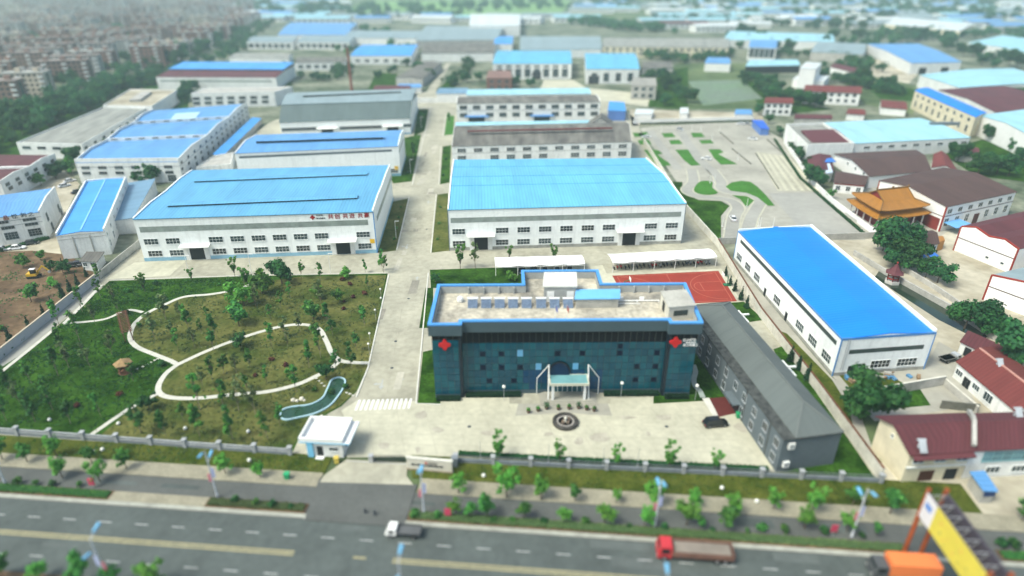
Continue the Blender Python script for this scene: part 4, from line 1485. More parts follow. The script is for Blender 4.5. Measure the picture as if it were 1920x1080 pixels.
# arched window above the entrance
m_ = MB()
u, z = WC.hit(1049, 688)
arch = [(2.1 * math.cos(math.pi * k / 16), 2.6 * math.sin(math.pi * k / 16)) for k in range(17)]
f1 = [WC.at(u + a, z + b - 1.2, .32) for a, b in arch] + [WC.at(u - 2.1, z - 3.2, .32), WC.at(u + 2.1, z - 3.2, .32)]
f0 = [p - WC.n * .16 for p in f1]
m_.face(f1)
for k in range(len(f1)):
    m_.face([f0[k], f0[(k + 1) % len(f1)], f1[(k + 1) % len(f1)], f1[k]])
aw = m_.build('arched_window', M('arch_glass', (0.003, 0.018, 0.060), 0.2, 0.2, spec=.3), OFF)
m_ = MB()
for k in range(16):
    a, b = arch[k], arch[k + 1]
    m_.bar(WC.at(u + a[0], z + a[1] - 1.2, .36), WC.at(u + b[0], z + b[1] - 1.2, .36), .12, .4)
m_.build('arch_trim', M('arch_black', (.004, .006, .012), .5, .1), aw)
# entrance porch
PO = op(*ouv(1063, 733, 0))
uP = (op(*ouv(1063, 735, 0)) - op(WL_, REC)).dot(EX)
ent = WC
for sgn in (-1, 1):
    porch = MB()
    ent.slab(porch, uP + sgn * 3.2 - .25, uP + sgn * 3.2 + .25, 0, 4.2, 2.6, 3.1)
    porch.build('porch_post', M_WPAINT, OFF)
porch = MB()
ent.slab(porch, uP - 3.9, uP + 3.9, 4.21, 4.55, 0.3, 3.4)
cp = porch.build('porch_canopy', M('canopy_glass', (0.16, 0.34, 0.36), 0.25, 0.15), OFF)
porch = MB()
for a_, b_, c_, d_ in ((-3.95, 3.95, 3.4, 3.55), (-3.95, 3.95, 0.2, 0.3), (-3.95, -3.7, 0.3, 3.4), (3.7, 3.95, 0.3, 3.4)):
    ent.slab(porch, uP + a_, uP + b_, 4.15, 4.72, c_, d_)
porch.build('canopy_frame', M('canopy_frame_cream', (0.55, 0.55, 0.45), 0.6, 0.08), cp)
for sgn in (-1, 1):
    porch = MB()
    top = ent.at(uP + sgn * 3.95, 7.4, .8)
    porch.tube(top, ent.at(uP + sgn * 4.1, 0.0, 2.9), .13, .13, 6)
    porch.tube(top, ent.at(uP + sgn * 6.3, 4.0, .6), .09, .09, 6)
    porch.tube(ent.at(uP + sgn * 6.3, 0, .6), ent.at(uP + sgn * 6.3, 4.0, .6), .07, .07, 6)
    porch.build('canopy_mast', M_WPAINT, cp)
porch = MB()
ent.slab(porch, uP - 3.0, uP + 3.0, 0.1, 3.2, 0.1, 0.25)
ed = porch.build('entrance_door', M('entrance_glass', (0.03, 0.09, 0.11), 0.2, 0.2), OFF)
porch = MB()
for k in range(7):
    ent.slab(porch, uP - 3.0 + k - .05, uP - 3.0 + k + .05, 0.1, 3.2, 0.24, 0.3)
ent.slab(porch, uP - 3.0, uP + 3.0, 2.3, 2.4, 0.24, 0.3)
porch.build('door_frame', M_FRAME, ed)
porch = MB()
for k in range(3):
    ent.slab(porch, uP - 5 - k * .4, uP + 5 + k * .4, 0.03 if k else 0.03, 0.45 - .15 * k, 0.3, 3.6 + .4 * k)
porch.build('entrance_steps', M_CONC3, OFF)
# clipped hedges along the glass
M_HEDGE = LEAF('hedge_leaf_dark', (0.012, 0.035, 0.012))

# ---- rooftop: lift house, blue-roofed plant room, stair house
def roof_block(name, px, z1, mat, x0=None):
    pts = [ouv(x, y, z1) for x, y in px]
    m_ = MB()
    m_.prism([tuple(op(*q))[:2] for q in pts], DK + 0.02, z1)
    return m_.build(name, mat, OFF), pts


lh, pts = roof_block('lift_house', [(1020, 538), (1080, 538), (1079, 513), (1022, 513)], DK + 3.6, M_RENDER)
m_ = MB()
q = inset([tuple(p) for p in pts], -0.25)
m_.prism([tuple(op(*p))[:2] for p in q], DK + 3.62, DK + 3.85)
m_.build('roof_slab', M('roof_slab_pale', (0.60, 0.60, 0.56), 0.9, 0.12, 0.3, fine=0.08), lh)
wl = Wall(op(*pts[0]), op(*pts[1]))
for f_ in (.1, .72):
    m_ = MB()
    wl.slab(m_, wl.L * f_, wl.L * f_ + 1.5, DK + .1, DK + 2.6, 0.0, 0.08)
    m_.build('door', M_WPAINT, lh)
ph, pts = roof_block('plant_room', [(1080, 561), (1160, 560), (1160, 548), (1082, 549)], DK + 2.1, M('plant_room_wall', (0.42, 0.41, 0.37), 0.9, 0.2, 0.4, fine=.1))
m_ = MB()
q = inset([tuple(p) for p in pts], -0.3)
P4 = [op(*p) for p in q]
m_.hexa([Vector((p.x, p.y, DK + 2.12)) for p in P4], [Vector((P4[0].x, P4[0].y, DK + 2.3)), Vector((P4[1].x, P4[1].y, DK + 2.3)), Vector((P4[2].x, P4[2].y, DK + 2.75)), Vector((P4[3].x, P4[3].y, DK + 2.75))])
m_.build('roof', M('plant_roof_blue', (0.16, 0.43, 0.75), 0.5, 0.08), ph)
sh_, pts = roof_block('stair_house', [(1255, 577), (1303, 573), (1285, 545), (1240, 548)], DK + 2.9, M('stair_house_wall', (0.56, 0.54, 0.47), 0.9, 0.1, 0.4))
m_ = MB()
q = inset([tuple(p) for p in pts], -0.2)
m_.prism([tuple(op(*p))[:2] for p in q], DK + 2.92, DK + 3.12)
m_.build('roof_slab', M('stair_roof', (0.40, 0.39, 0.35), 0.9, 0.15, 0.3, fine=.1), sh_)
wl = Wall(op(*pts[0]), op(*pts[1]))
m_ = MB(); wl.slab(m_, wl.L * .2, wl.L * .75, DK + .9, DK + 2.1, 0, .06); m_.build('window', M_GLASS, sh_)
wl = Wall(op(*pts[3]), op(*pts[0]))
m_ = MB(); wl.slab(m_, wl.L * .3, wl.L * .55, DK + .1, DK + 2.2, 0, .06); m_.build('door', M_DARK, sh_)
# pipes and ducts on the deck
m_ = MB()
a = op(*ouv(1100, 567, DK)); b = op(*ouv(1235, 566, DK))
m_.tube(a + Vector((0, 0, DK + .35)), b + Vector((0, 0, DK + .35)), .12, .12, 6)
m_.tube(a + Vector((0, 0, DK + .35)) + EY * -.8, op(*ouv(1200, 572, DK)) + Vector((0, 0, DK + .35)), .08, .08, 6)
for f_ in (.0, .35, .7, 1):
    p = a.lerp(b, f_)
    m_.box(p.x - .15, p.x + .15, p.y - .2, p.y + .2, DK + .01, DK + .3)
m_.build('roof_pipes', M_WPAINT, OFF)
for k, (px, py) in enumerate(((863, 566), (1118, 563), (1164, 563), (1203, 563), (1088, 567))):
    m_ = MB()
    p = op(*ouv(px, py, DK), DK)
    if k == 0:
        m_.lathe([(.5, 0), (.7, .3), (.7, .9), (.45, 1.2), (.1, 1.25)], p, 10)
    else:
        m_.box(p.x - .45, p.x + .45, p.y - .3, p.y + .3, DK, DK + .7)
    m_.build('roof_tank' if k == 0 else 'roof_fan_unit', M_WPAINT, OFF)
# eight solar water heaters
M_TUBES = M('solar_tubes', (0.16, 0.22, 0.33), 0.3, 0.35, 2.0)
M_TANK = M('solar_tank_white', (0.75, 0.77, 0.78), 0.4, 0.05)
for k in range(8):
    p = op(*ouv(886.5 + k * 25.2 + (2 if k > 4 else 0), 575, DK), DK + 0.02)
    t_ = thing('solar_water_heater', 'solar water heater with white tank, %s from the left in the roof row' % ORD[k], 'solar heater', p, math.atan2(EX.y, EX.x), 'solar water heaters on the office roof')
    def lp(x, y, z): return Vector((x, y, z))
    m_ = MB()
    for j in range(12):
        x_ = -.95 + j * .17
        m_.tube(lp(x_, -.75, .12), lp(x_, .75, 1.35), .06, .06, 5)
    o = bpy.data.objects.new('collector_tubes', m_.mesh('collector_tubes', M_TUBES)); C.objects.link(o); o.parent = t_
    m_ = MB()
    m_.face([lp(-1.0, -.78, .03), lp(1.0, -.78, .03), lp(1.0, .72, 1.25), lp(-1.0, .72, 1.25)])
    o = bpy.data.objects.new('reflector', m_.mesh('reflector', M('solar_reflector', (0.30, 0.36, 0.42), 0.3, 0.2))); C.objects.link(o); o.parent = t_
    m_ = MB()
    m_.tube(lp(-1.1, .85, 1.5), lp(1.1, .85, 1.5), .24, .24, 10)
    o = bpy.data.objects.new('tank', m_.mesh('tank', M_TANK)); C.objects.link(o); o.parent = t_
    m_ = MB()
    for x_ in (-.9, .9):
        m_.bar(lp(x_, .85, 0.0), lp(x_, .85, 1.3), .06, .06)
        m_.bar(lp(x_, -.75, .03), lp(x_, .85, .03), .06, .06)
    o = bpy.data.objects.new('stand', m_.mesh('stand', M_STEEL)); C.objects.link(o); o.parent = t_
# flags on the roof edge
for k, (px, py, col, lab) in enumerate(((1061, 592, M_RED, 'small red flag on a pole at the office roof edge'), (1040, 592, M('flag_blue', (0.18, 0.2, 0.5), 0.7, 0.1), 'small blue flag on a pole at the office roof edge'))):
    p = op(*ouv(px, py - 2, HP), HP - 0.3)
    p = op(ouv(px, py, HP)[0], REC + .1, HP)
    t_ = thing('flagpole', lab, 'flag', p)
    m_ = MB(); m_.tube(p, p + Vector((0, 0, 3.0)), .04, .03, 5); m_.build('pole', M_WPAINT, t_)
    m_ = MB()
    for j in range(5):
        a, b = j / 5, (j + 1) / 5
        f_ = lambda a, z: p + Vector((.05 + .75 * a * (0.6 if k else .5), .1 * math.sin(a * 7), z - .9 * a))
        m_.face([f_(a, 1.9), f_(b, 1.9), f_(b, 3.0), f_(a, 3.0)])
    m_.build('flag', col, t_)
# ================================================================== WESTERN WORKS (left of the compound)
def flatdeck(name, label, cat, px, z, wallm, deckm, par=0.9, cop=None, group=None):
    """flat-roofed block: parapet walls with the deck sunk behind them; px = roof corners at height z"""
    P4 = [G(x, y, z) for x, y in px]
    for p in P4: p.z = 0
    c = sum(P4, Vector()) / 4
    root = thing(name, label, cat, (c.x, c.y, 0), 0, group)
    q = [(p.x, p.y) for p in P4]
    mb = MB()
    mb.prism(q, 0, z - par)
    qi = [tuple((Vector(p) + (Vector((c.x, c.y)) - Vector(p)).normalized() * 0.55)) for p in q]
    for k in range(4):
        a, b, e, f = q[k], q[(k + 1) % 4], qi[(k + 1) % 4], qi[k]
        mb.hexa([(*a, z - par), (*b, z - par), (*e, z - par), (*f, z - par)], [(*a, z), (*b, z), (*e, z), (*f, z)])
    mb.build('wall', wallm, root)
    mb = MB()
    L_ = (P4[1] - P4[0]).length
    D_ = (P4[3] - P4[0]).length
    mb.face([(*p, z - par + .05) for p in qi], 0, [(0, 0), (L_, 0), (L_, D_), (0, D_)])
    mb.build('roof_deck', deckm, root)
    W = {'front': Wall(P4[0], P4[1]), 'right': Wall(P4[1], P4[2]), 'back': Wall(P4[2], P4[3]), 'left': Wall(P4[3], P4[0])}
    if cop:
        mb = MB()
        for wl in W.values():
            wl.slab(mb, -.05, wl.L + .05, z + .002, z + .18, -.45, .1)
        mb.build('coping', cop, root)
    return root, W, P4


z = 9.0
P_ = [G(140, 303, z), G(334, 301, z), G(463, 193, z), G(287, 206, z)]
L1 = Shed('works_hall', 'white works with three sky blue roof bays and rows of small windows', 'factory', P_,
          [(0, 8.6), (0.16, 9.6), (0.325, 8.6), (0.335, 8.6), (0.5, 9.6), (0.655, 8.6), (0.665, 8.6), (0.83, 9.6), (1, 8.6)], 'x', M_WHITE2, R_SKY, over=0.02, cop=M_WHITE2, coph=1.0)
for s_ in (0.002, 0.33, 0.66):
    mb = MB()
    a, b = L1.P(0.0, s_), L1.P(1.0, s_)
    wl = Wall(a, b)
    wl.slab(mb, 0.1, wl.L - .1, 8.2, 10.1, -.3, 0.04)
    pp = mb.build('cross_parapet', M_WHITE2, L1.root)
    if s_ > .1:
        for k in range(7):
            win(L1.root, wl, wl.L * (k + .6) / 7.4, 9.45, 2.6, .5, 1, 1, fr=M_WHITE2, gls=M_DARK)
fr, rg = L1.W['front'], L1.W['right']
winrow(L1.root, fr, (161, 316), (315, 311), 6, 3.2, 1.1, 3, 1, fr=M_FRAMEG)
winrow(L1.root, fr, (163, 327), (317, 320.5), 6, 3.2, 1.1, 3, 1, fr=M_FRAMEG)
winrow(L1.root, fr, (323, 334), (323, 334), 1, 3.2, 2.6, 3, 3, fr=M_FRAMEG)
winrow(L1.root, rg, (340, 303), (460, 203), 14, 2.4, 1.1, 2, 1, fr=M_FRAMEG)
winrow(L1.root, rg, (341, 314), (462, 212), 14, 2.4, 1.1, 2, 1, fr=M_FRAMEG)
winrow(L1.root, rg, (344, 326), (464, 222), 14, 2.4, 1.6, 2, 2, fr=M_FRAMEG)
mb = MB()
fr.slab(mb, 0, fr.L, 6.55, 6.7, 0, .06); rg.slab(mb, 0, rg.L, 6.55, 6.7, 0, .06)
mb.build('string_course', M_TRIMD, L1.root)
# skylight sheet on the far bay
a = [L1.P(.36, .70), L1.P(.62, .70), L1.P(.60, .82), L1.P(.34, .82)]
mb = MB()
mb.face([Vector((p.x, p.y, 8.85 + (.7 if i > 1 else 0.02) + .12)) for i, p in enumerate(a)])
mb.build('skylight_sheet', M('skylight_pale', (.42, .62, .75), .4, .1), L1.root)
# blue canopy along its long side
P_ = [G(400, 290, 3.5), G(416, 291, 3.5), G(489, 221, 3.5), G(474, 221, 3.5)]
Shed('covered_walkway', 'narrow blue roofed shelter along the works side wall', 'shed', P_, [(0, 3.2), (1, 3.8)], 'y', M_GREYW, R_BLUE2)
flatdeck('low_annex', 'low grey flat-roofed annex behind the slogan hall', 'annex', [(367, 314), (433, 307), (438, 285), (402, 291)], 4.0, M_WHITE2, M_GREYW, .4)

root, W, _q = flatdeck('workshop', 'long white workshop with grey deck roof beside the tree belt', 'workshop', [(30, 267), (153, 270), (273, 202), (194, 200)], 7.0, M_WHITE2, R_FIBRE2, 0.6)
winrow(root, W['right'], (160, 273), (277, 212), 9, 3.0, 1.2, 3, 1, fr=M_FRAMEG)
winrow(root, W['front'], (50, 277), (135, 278), 4, 4.0, 1.2, 3, 1, fr=M_FRAMEG)
root, W, q4 = flatdeck('workshop', 'white building with sand coloured flat roof and raised skylight', 'workshop', [(193, 197), (284, 199), (332, 168), (243, 167)], 8.0, M_WHITE2, M_SAND, 0.6)
mb = MB()
cc = sum(q4, Vector()) / 4
d_ = (q4[3] - q4[0]).normalized(); n_ = Vector((d_.y, -d_.x, 0))
qq = [cc - n_ * 3 - d_ * 14, cc + n_ * 3 - d_ * 14, cc + n_ * 3 + d_ * 14, cc - n_ * 3 + d_ * 14]
mb.prism([(p.x, p.y) for p in qq], 7.5, 8.9)
mb.build('skylight_box', M_GREYW, root)
root, W, _q = flatdeck('workshop', 'white two-storey block with grey roof behind the three-bay works', 'workshop', [(358, 175), (514, 172), (548, 162), (384, 164)], 9.0, M_WHITE2, M_GREYW, 0.5)
winrow(root, W['front'], (368, 185), (497, 182), 7, 4.0, 1.7, 3, 1, fr=M_FRAMEG)
winrow(root, W['front'], (369, 194), (497, 190), 7, 4.0, 1.7, 3, 1, fr=M_FRAMEG)
# hall with brown and blue slopes
P_ = [G(292, 143, 9), G(517, 144, 9), G(552, 122, 9), G(345, 121, 9)]
L5 = Shed('warehouse', 'long white warehouse with brown front slope and blue rear slope', 'warehouse', P_, [(0, 8.6), (0.45, 10.2)], 'x', M_WHITE2, R_MAROON, over=0.1) if False else None
L5 = Shed('warehouse', 'long white warehouse with brown front slope and blue rear slope', 'warehouse', P_, [(0, 8.6), (0.5, 9.6), (1, 9.0)], 'x', M_WHITE2, R_MAROON, over=0.1)
mb = MB()
roof_solid(mb, L5.foot, 'x', [(0.42, 10.6), (1.0, 11.2)], 0.3, -.2)
mb.build('upper_roof', R_BLUE2, L5.root)
L5.strip('front', (300, 151), (510, 153), 1.2, M_STRIP)

# left neighbours
z = 8.0
P_ = [G(104, 440, z), G(196, 431, z), G(237, 333, z), G(160, 340, z)]
L6 = Shed('workshop', 'narrow white workshop with bright blue roof and white parapets', 'workshop', P_, [(0, 7.7), (0.5, 8.3), (1, 7.7)], 'y', M_WHITE2, R_BLUE2, over=0.02)
mb = MB()
for sd in ('left', 'right', 'back'):
    wl = L6.W[sd]
    wl.slab(mb, 0, wl.L, 7.4, 8.5, -.45, .03)
mb.build('parapet', M_WHITE2, L6.root)
mb = MB()
wl = L6.W['front']
wl.slab(mb, 0, wl.L, 6.2, 6.32, 0, .07); wl.slab(mb, 0, wl.L, 7.3, 7.42, 0, .08)
for f_ in (.3, .65):
    wl.slab(mb, wl.L * f_, wl.L * f_ + .35, 0, 6.8, 0, .12)
mb.build('string_course', M_GREYW, L6.root)
winrow(L6.root, L6.W['right'], (201, 440), (234, 350), 7, 1.3, 1.1, 2, 1, zfix=6.2)
winrow(L6.root, L6.W['right'], (207, 455), (236, 365), 7, 1.3, 2.0, 2, 2, zfix=3.0)
mb = MB()
a, b = L6.P(.02, .5), L6.P(.98, .5)
mb.bar((a.x, a.y, 8.36), (b.x, b.y, 8.36), .5, .1)
mb.build('ridge_cap', M('ridge_pale_blue', (.22, .5, .8), .5, .05), L6.root)
P_ = [G(213, 413, 5), G(250, 411, 5), G(290, 338, 5), G(241, 343, 5)]
Shed('shed', 'steel blue roofed shed between the narrow workshop and the slogan hall', 'shed', P_, [(0, 5.6), (1, 5.0)], 'y', M_WHITE2, R_STEEL)
z = 9.6
P_ = [G(-70, 414, z), G(73, 395, z), G(103, 350, z), G(-45, 370, z)]
L7 = Shed('workshop', 'white workshop with sky blue roof and characters over its windows', 'workshop', P_, [(0, 9.2), (0.5, 9.9), (1, 9.2)], 'x', M_WHITE2, R_SKY, over=0.05, cop=M_WHITE2, coph=.5)
fr, rg = L7.W['front'], L7.W['right']
for px, py in ((3, 417), (55, 411)):
    u, z_ = fr.hit(px, py); win(L7.root, fr, u, z_, 3.4, .9, 4, 1, fr=M_FRAMEG)
for px, py in ((15, 427), (59, 420)):
    u, z_ = fr.hit(px, py); win(L7.root, fr, u, z_, 3.4, .9, 4, 1, fr=M_FRAMEG)
for px, py in ((22, 442), (66, 435)):
    u, z_ = fr.hit(px, py); win(L7.root, fr, u, z_, 3.4, 2.3, 4, 3, fr=M_FRAMEG)
for ch, px, py, m_ in (('晶', 11, 408.8, M('sign_rust', (.25, .06, .03), .6, .1)), ('悦', 27, 406, M_TXTK), ('刺', 44, 403.5, M_TXTK), ('之', 58, 402, M_TXTK)):
    u, z_ = fr.hit(px, py)
    text_part(ch, fr, u, z_, 1.6, m_, L7.root, .07, 'CENTER')
mb = MB()
fr.slab(mb, 0, fr.L, 7.55, 7.67, 0, .06); fr.slab(mb, 0, fr.L, 6.0, 6.1, 0, .06)
mb.build('string_course', M_TRIMD, L7.root)
for px, py in ((88, 405), (98, 424), (110, 390), (115, 398)):
    u, z_ = rg.hit(px, py)
    win(L7.root, rg, u, min(z_, 5.5), 2.0, 2.6, 2, 2, fr=M_FRAMEG)
z = 8.0
P_ = [G(-170, 352, z), G(0, 341, z), G(103, 289, z), G(-30, 288, z)]
L8 = Shed('workshop', 'white workshop with dark red-brown roof bays at the left edge', 'workshop', P_, [(0, 7.6), (.25, 8.3), (.5, 7.6), (.75, 8.3), (1, 7.6)], 'x', M_WHITE2, R_MAROON, over=.02, cop=M_WHITE2, coph=.7)
winrow(L8.root, L8.W['right'], (14, 345), (98, 302), 6, 2.6, 1.2, 3, 1, fr=M_FRAMEG)
winrow(L8.root, L8.W['right'], (20, 353), (100, 309), 6, 2.6, 1.2, 3, 1, fr=M_FRAMEG)
mb = MB()
a, b = L8.P(.02, .5), L8.P(.98, .5)
mb.bar((a.x, a.y, 8.0), (b.x, b.y, 8.0), 1.2, .8)
mb.build('valley_gutter', M_WHITE2, L8.root)
# gate hut
P_ = [G(151, 488, 3.2), G(180, 489, 3.2), G(193, 474, 3.2), G(164, 474, 3.2)]
HT = Shed('gate_hut', 'small white hut with grey roof below the narrow blue workshop', 'hut', P_, [(0, 3.1), (1, 3.4)], 'x', M_WHITE2, R_FIBRE, over=.4)
winrow(HT.root, HT.W['front'], (160, 496), (174, 496), 2, 1.2, 1.1, 2, 1)

# walls along the lane
mb = MB()
pts = gl([(187, 525), (0, 676), (-100, 757)])
M_LILAC = M('lane_wall_lilac', (.46, .47, .50), .85, .08, .3)
for a, b in zip(pts, pts[1:]):
    Wall(a, b).slab(mb, 0, (b - a).length, 0, 2.3, 0, .3)
ww = mb.build('boundary_wall', M_LILAC, None, tuple(pts[0]))
tag(ww, 'pale lilac-grey boundary wall between the bare lot and the park lane', 'wall')
mb = MB()
for a, b in zip(pts, pts[1:]):
    Wall(a, b).slab(mb, 0, (b - a).length, 2.302, 2.45, -.06, .36)
o = mb.build('wall_coping', M('coping_sand', (.5, .43, .33), .9, .1), ww)
pts = gl([(186, 524), (262, 462), (300, 385)])
mb = MB()
for a, b in zip(pts, pts[1:]):
    Wall(a, b).slab(mb, 0, (b - a).length, 0, 2.2, 0, .25)
tag(mb.build('boundary_wall', M_GREYW, None, tuple(pts[0])), 'weathered grey wall beside the slogan hall', 'wall')
# ================================================================== VILLAGE AND TEMPLE (right)
M_REDT = M('trim_red', (.28, .03, .02), .7, .1)
M_WALLW = M('render_bright_white', (.80, .80, .78), .7, .05, .2, fine=.04)
# pale aqua warehouse with maroon annex
z = 7.2
P_ = [G(1604, 268, z), G(1820, 257, z), G(1725, 220.5, z), G(1545, 229, z)]
W4 = Shed('warehouse', 'white warehouse with pale aqua roof behind the temple', 'warehouse', P_, [(0, 7.0), (.5, 7.9), (1, 7.0)], 'x', M_WHITE2, R_PALE, over=.15)
winrow(W4.root, W4.W['front'], (1625, 277), (1807, 266.7), 9, 3.0, 1.2, 3, 1)
mb = MB()
p = G(1770, 233, 7.9)
mb.box(p.x - 7, p.x + 7, p.y - 1.2, p.y + 1.2, 7.6, 8.9)
mb.build('roof_vent_box', M_TRIMD, W4.root)
root, W, _q = flatdeck('warehouse_annex', 'white walled annex with sunken maroon roof and sandy deck', 'annex', [(1515, 271), (1603, 268), (1544, 229), (1474, 232)], 7.6, M_WHITE2, R_FIBRE2, 1.3)
mb = MB()
q = [G(1523, 267, 6.6), G(1600, 266, 6.6), G(1572, 245, 6.6), G(1502, 247, 6.6)]
mb.hexa([Vector((p.x, p.y, 6.4)) for p in q], [Vector((p.x, p.y, 6.5 + (.9 if i > 1 else 0))) for i, p in enumerate(q)])
mb.build('lower_roof', R_MAROON, root)


def house(name, label, px, e, r, axis, wallm, roofm, **k):
    return Shed(name, label, 'house', [G(x, y, e) for x, y in px], gable(e, r), axis, wallm, roofm, over=k.pop('over', .45), **k)


HB = house('house', 'long brown roofed house with white gable behind the brown warehouse', [(1632, 330), (1746, 320), (1716, 281), (1566, 288)], 5.0, 7.0, 'x', M_WALLW, R_BROWN)
winrow(HB.root, HB.W['left'], (1590, 307), (1620, 325), 3, 1.4, 1.2, 2, 1)
h = house('house', 'small brown roofed house with red fascia near the temple', [(1565, 341), (1621, 346), (1626, 330), (1568, 320)], 4.2, 5.6, 'x', M_WALLW, R_BROWN)
winrow(h.root, h.W['front'], (1571, 352), (1609, 356), 3, 1.5, 1.6, 2, 2)
mb = MB(); h.W['front'].slab(mb, 0, h.W['front'].L, 3.4, 3.75, .02, .2); mb.build('fascia', M_REDT, h.root)
h = house('house', 'maroon roofed house with blue awning against the white annex', [(1520, 322), (1562, 320), (1557, 291), (1515, 294)], 4.5, 5.6, 'y', M_WHITE2, R_MAROON)
mb = MB()
q = gl([(1546, 304), (1568, 303), (1560, 296), (1550, 297)], 5.2)
mb.hexa([p - Vector((0, 0, .2)) for p in q], q)
mb.build('awning', M('awning_blue', (.04, .17, .55), .6, .1), h.root)
mb = MB()
q = gl([(1549, 325), (1562, 323), (1556, 306), (1545, 307)], 5.0)
mb.hexa([p - Vector((0, 0, .2)) for p in q], q)
mb.build('clear_awning', M('awning_pale', (.5, .58, .66), .5, .1), h.root)
house('house', 'small red roofed house beside the dark trees behind the brown warehouse', [(1749, 313), (1794, 320), (1776, 290), (1752, 288)], 4.5, 6, 'y', M_WALLW, R_RED)
house('house', 'low dark red roofed house partly hidden by trees near the aqua warehouse', [(1795, 285), (1835, 290), (1830, 276), (1800, 274)], 4, 5.2, 'x', M_GREYW, R_MAROON)
# dark brown warehouse
z = 9.0
P_ = [G(1650, 338, z), G(1776, 386, z), G(1906, 358, z), G(1770, 314, z)]
W1 = Shed('warehouse', 'white warehouse with dark brown roof and red corner trim behind the temple', 'warehouse', P_, [(0, 8.8), (.55, 10.8), (1, 9.0)], 'y', M_WALLW, R_BROWN, over=.3)
rg, fr = W1.W['right'], W1.W['front']
winrow(W1.root, rg, (1780.5, 397), (1892.6, 371), 7, 2.2, 1.5, 2, 1)
winrow(W1.root, rg, (1773, 417.7), (1884.6, 390), 7, 2.0, 2.6, 2, 2, (3,))
W1.door('right', 1830, 406, 2.8, 3.6, M('door_maroon', (.08, .015, .015), .6, .2))
mb = MB()
rg.slab(mb, 0, rg.L, 5.1, 5.3, 0, .08); fr.slab(mb, 0, fr.L, 5.1, 5.3, 0, .08)
mb.build('string_course', M('trim_brown', (.07, .02, .02), .7, .1), W1.root)
for i in (0, 1):
    W1.corner_trim(i, 8.8, M_REDT, .4)
mb = MB()
fr.slab(mb, fr.L * .6, fr.L * .97, 0, 4.2, 0, .05)
mb.build('red_lower_wall', M('wall_red', (.20, .028, .022), .8, .15), W1.root)
mb = MB()
q = [rg.at(1, 3.2, .1), rg.at(9, 3.2, .1), rg.at(9, 2.7, 4.5), rg.at(1, 2.7, 4.5)]
mb.hexa([p - Vector((0, 0, .15)) for p in q][::-1], q[::-1])
mb.build('awning', M('awning_sky', (.16, .40, .72), .5, .08), W1.root)
# twin-gabled white warehouse
P_ = [G(1803, 424, 8), G(1911, 464, 8), G(2090, 425, 8), G(1972, 384, 8)]
W2 = Shed('warehouse', 'white warehouse with wavy red-edged gable and maroon roof', 'warehouse', P_, [(0, 7.6), (.25, 8.9), (.5, 8.1), (.76, 9.3), (1, 8.0)], 'y', M_WALLW, R_MAROON, over=.1, cop=M_REDT, coph=.15)
fr = W2.W['front']
mb = MB(); fr.slab(mb, 0, fr.L, 4.3, 4.5, 0, .07); mb.build('string_course', M('trim_brown', (.07, .02, .02), .7, .1), W2.root)
for i in (0, 1): W2.corner_trim(i, 7.8, M_REDT, .35)
winrow(W2.root, fr, (1851, 482), (1879, 494), 2, .9, .6, 1, 1)
P_ = [G(1861, 514, 7.5), G(1996, 562, 7.5), G(2170, 520, 7.5), G(2015, 478, 7.5)]
W3 = Shed('warehouse', 'white warehouse with red edges and pale grey roof at the right edge', 'warehouse', P_, gable(7.3, 8.6), 'y', M_WALLW, R_GREYL, over=.1, cop=M_REDT, coph=.12)
fr = W3.W['front']
mb = MB(); fr.slab(mb, 0, fr.L, 4.0, 4.2, 0, .07); mb.build('string_course', MATS['trim_brown'], W3.root)
W3.corner_trim(0, 7.3, M_REDT, .35)

# ---- temple
M_GOLD = RIB('glazed_tile_gold', (.36, .155, .016), .42, .28, .45, .14, .5)
M_TRED = M('temple_red', (.13, .012, .010), .6, .2)
M_TDK = M('temple_dark_frieze', (.03, .02, .022), .7, .3)
M_STONE = M('temple_stone', (.50, .49, .46), .85, .12, .5)
tFL, tFR, tBL = G(1640, 437), G(1727, 426), G(1590, 403)
tX, tY = (tFR - tFL), (tBL - tFL)
TW, TD = tX.length, tY.length
ex, ey = tX.normalized(), tY.normalized()
tc = tFL + tX / 2 + tY / 2
TM = thing('temple', 'temple hall with two golden tiled roofs, red walls and white columns', 'temple', (tc.x, tc.y, 0))


def tq(x, y, z):
    p = tc + ex * x + ey * y
    return Vector((p.x, p.y, z))


hw, hd = TW / 2, TD / 2
mb = MB()
for gw, z0, z1 in ((.9, 0, .8), (.5, .802, 1.1)):
    q = [tq(-hw - gw, -hd - gw, z0), tq(hw + gw, -hd - gw, z0), tq(hw + gw, hd + gw, z0), tq(-hw - gw, hd + gw, z0)]
    mb.hexa(q, [Vector((p.x, p.y, z1)) for p in q])
mb.build('platform', M_STONE, TM)
mb = MB()
q = [tq(-hw + 1.6, -hd + 1.6, 1.1), tq(hw - 1.6, -hd + 1.6, 1.1), tq(hw - 1.6, hd - 1.6, 1.1), tq(-hw + 1.6, hd - 1.6, 1.1)]
mb.hexa(q, [Vector((p.x, p.y, 5.2)) for p in q])
mb.build('wall', M_TRED, TM)
cm = MB(); cm.lathe([(.34, 0), (.34, .25), (.24, .3), (.24, 3.9), (.34, 4.0)], (0, 0, 0), 8)
cme = cm.mesh('column', M('column_white', (.62, .58, .56), .6, .08))
for k in range(6):
    for yy in (-hd + .3, hd - .3):
        put(cme, 'column', TM, tq(-hw + .3 + (TW - .6) * k / 5, yy, 1.1))
for k in range(1, 4):
    for xx in (-hw + .3, hw - .3):
        put(cme, 'column', TM, tq(xx, -hd + .3 + (TD - .6) * k / 4, 1.1))


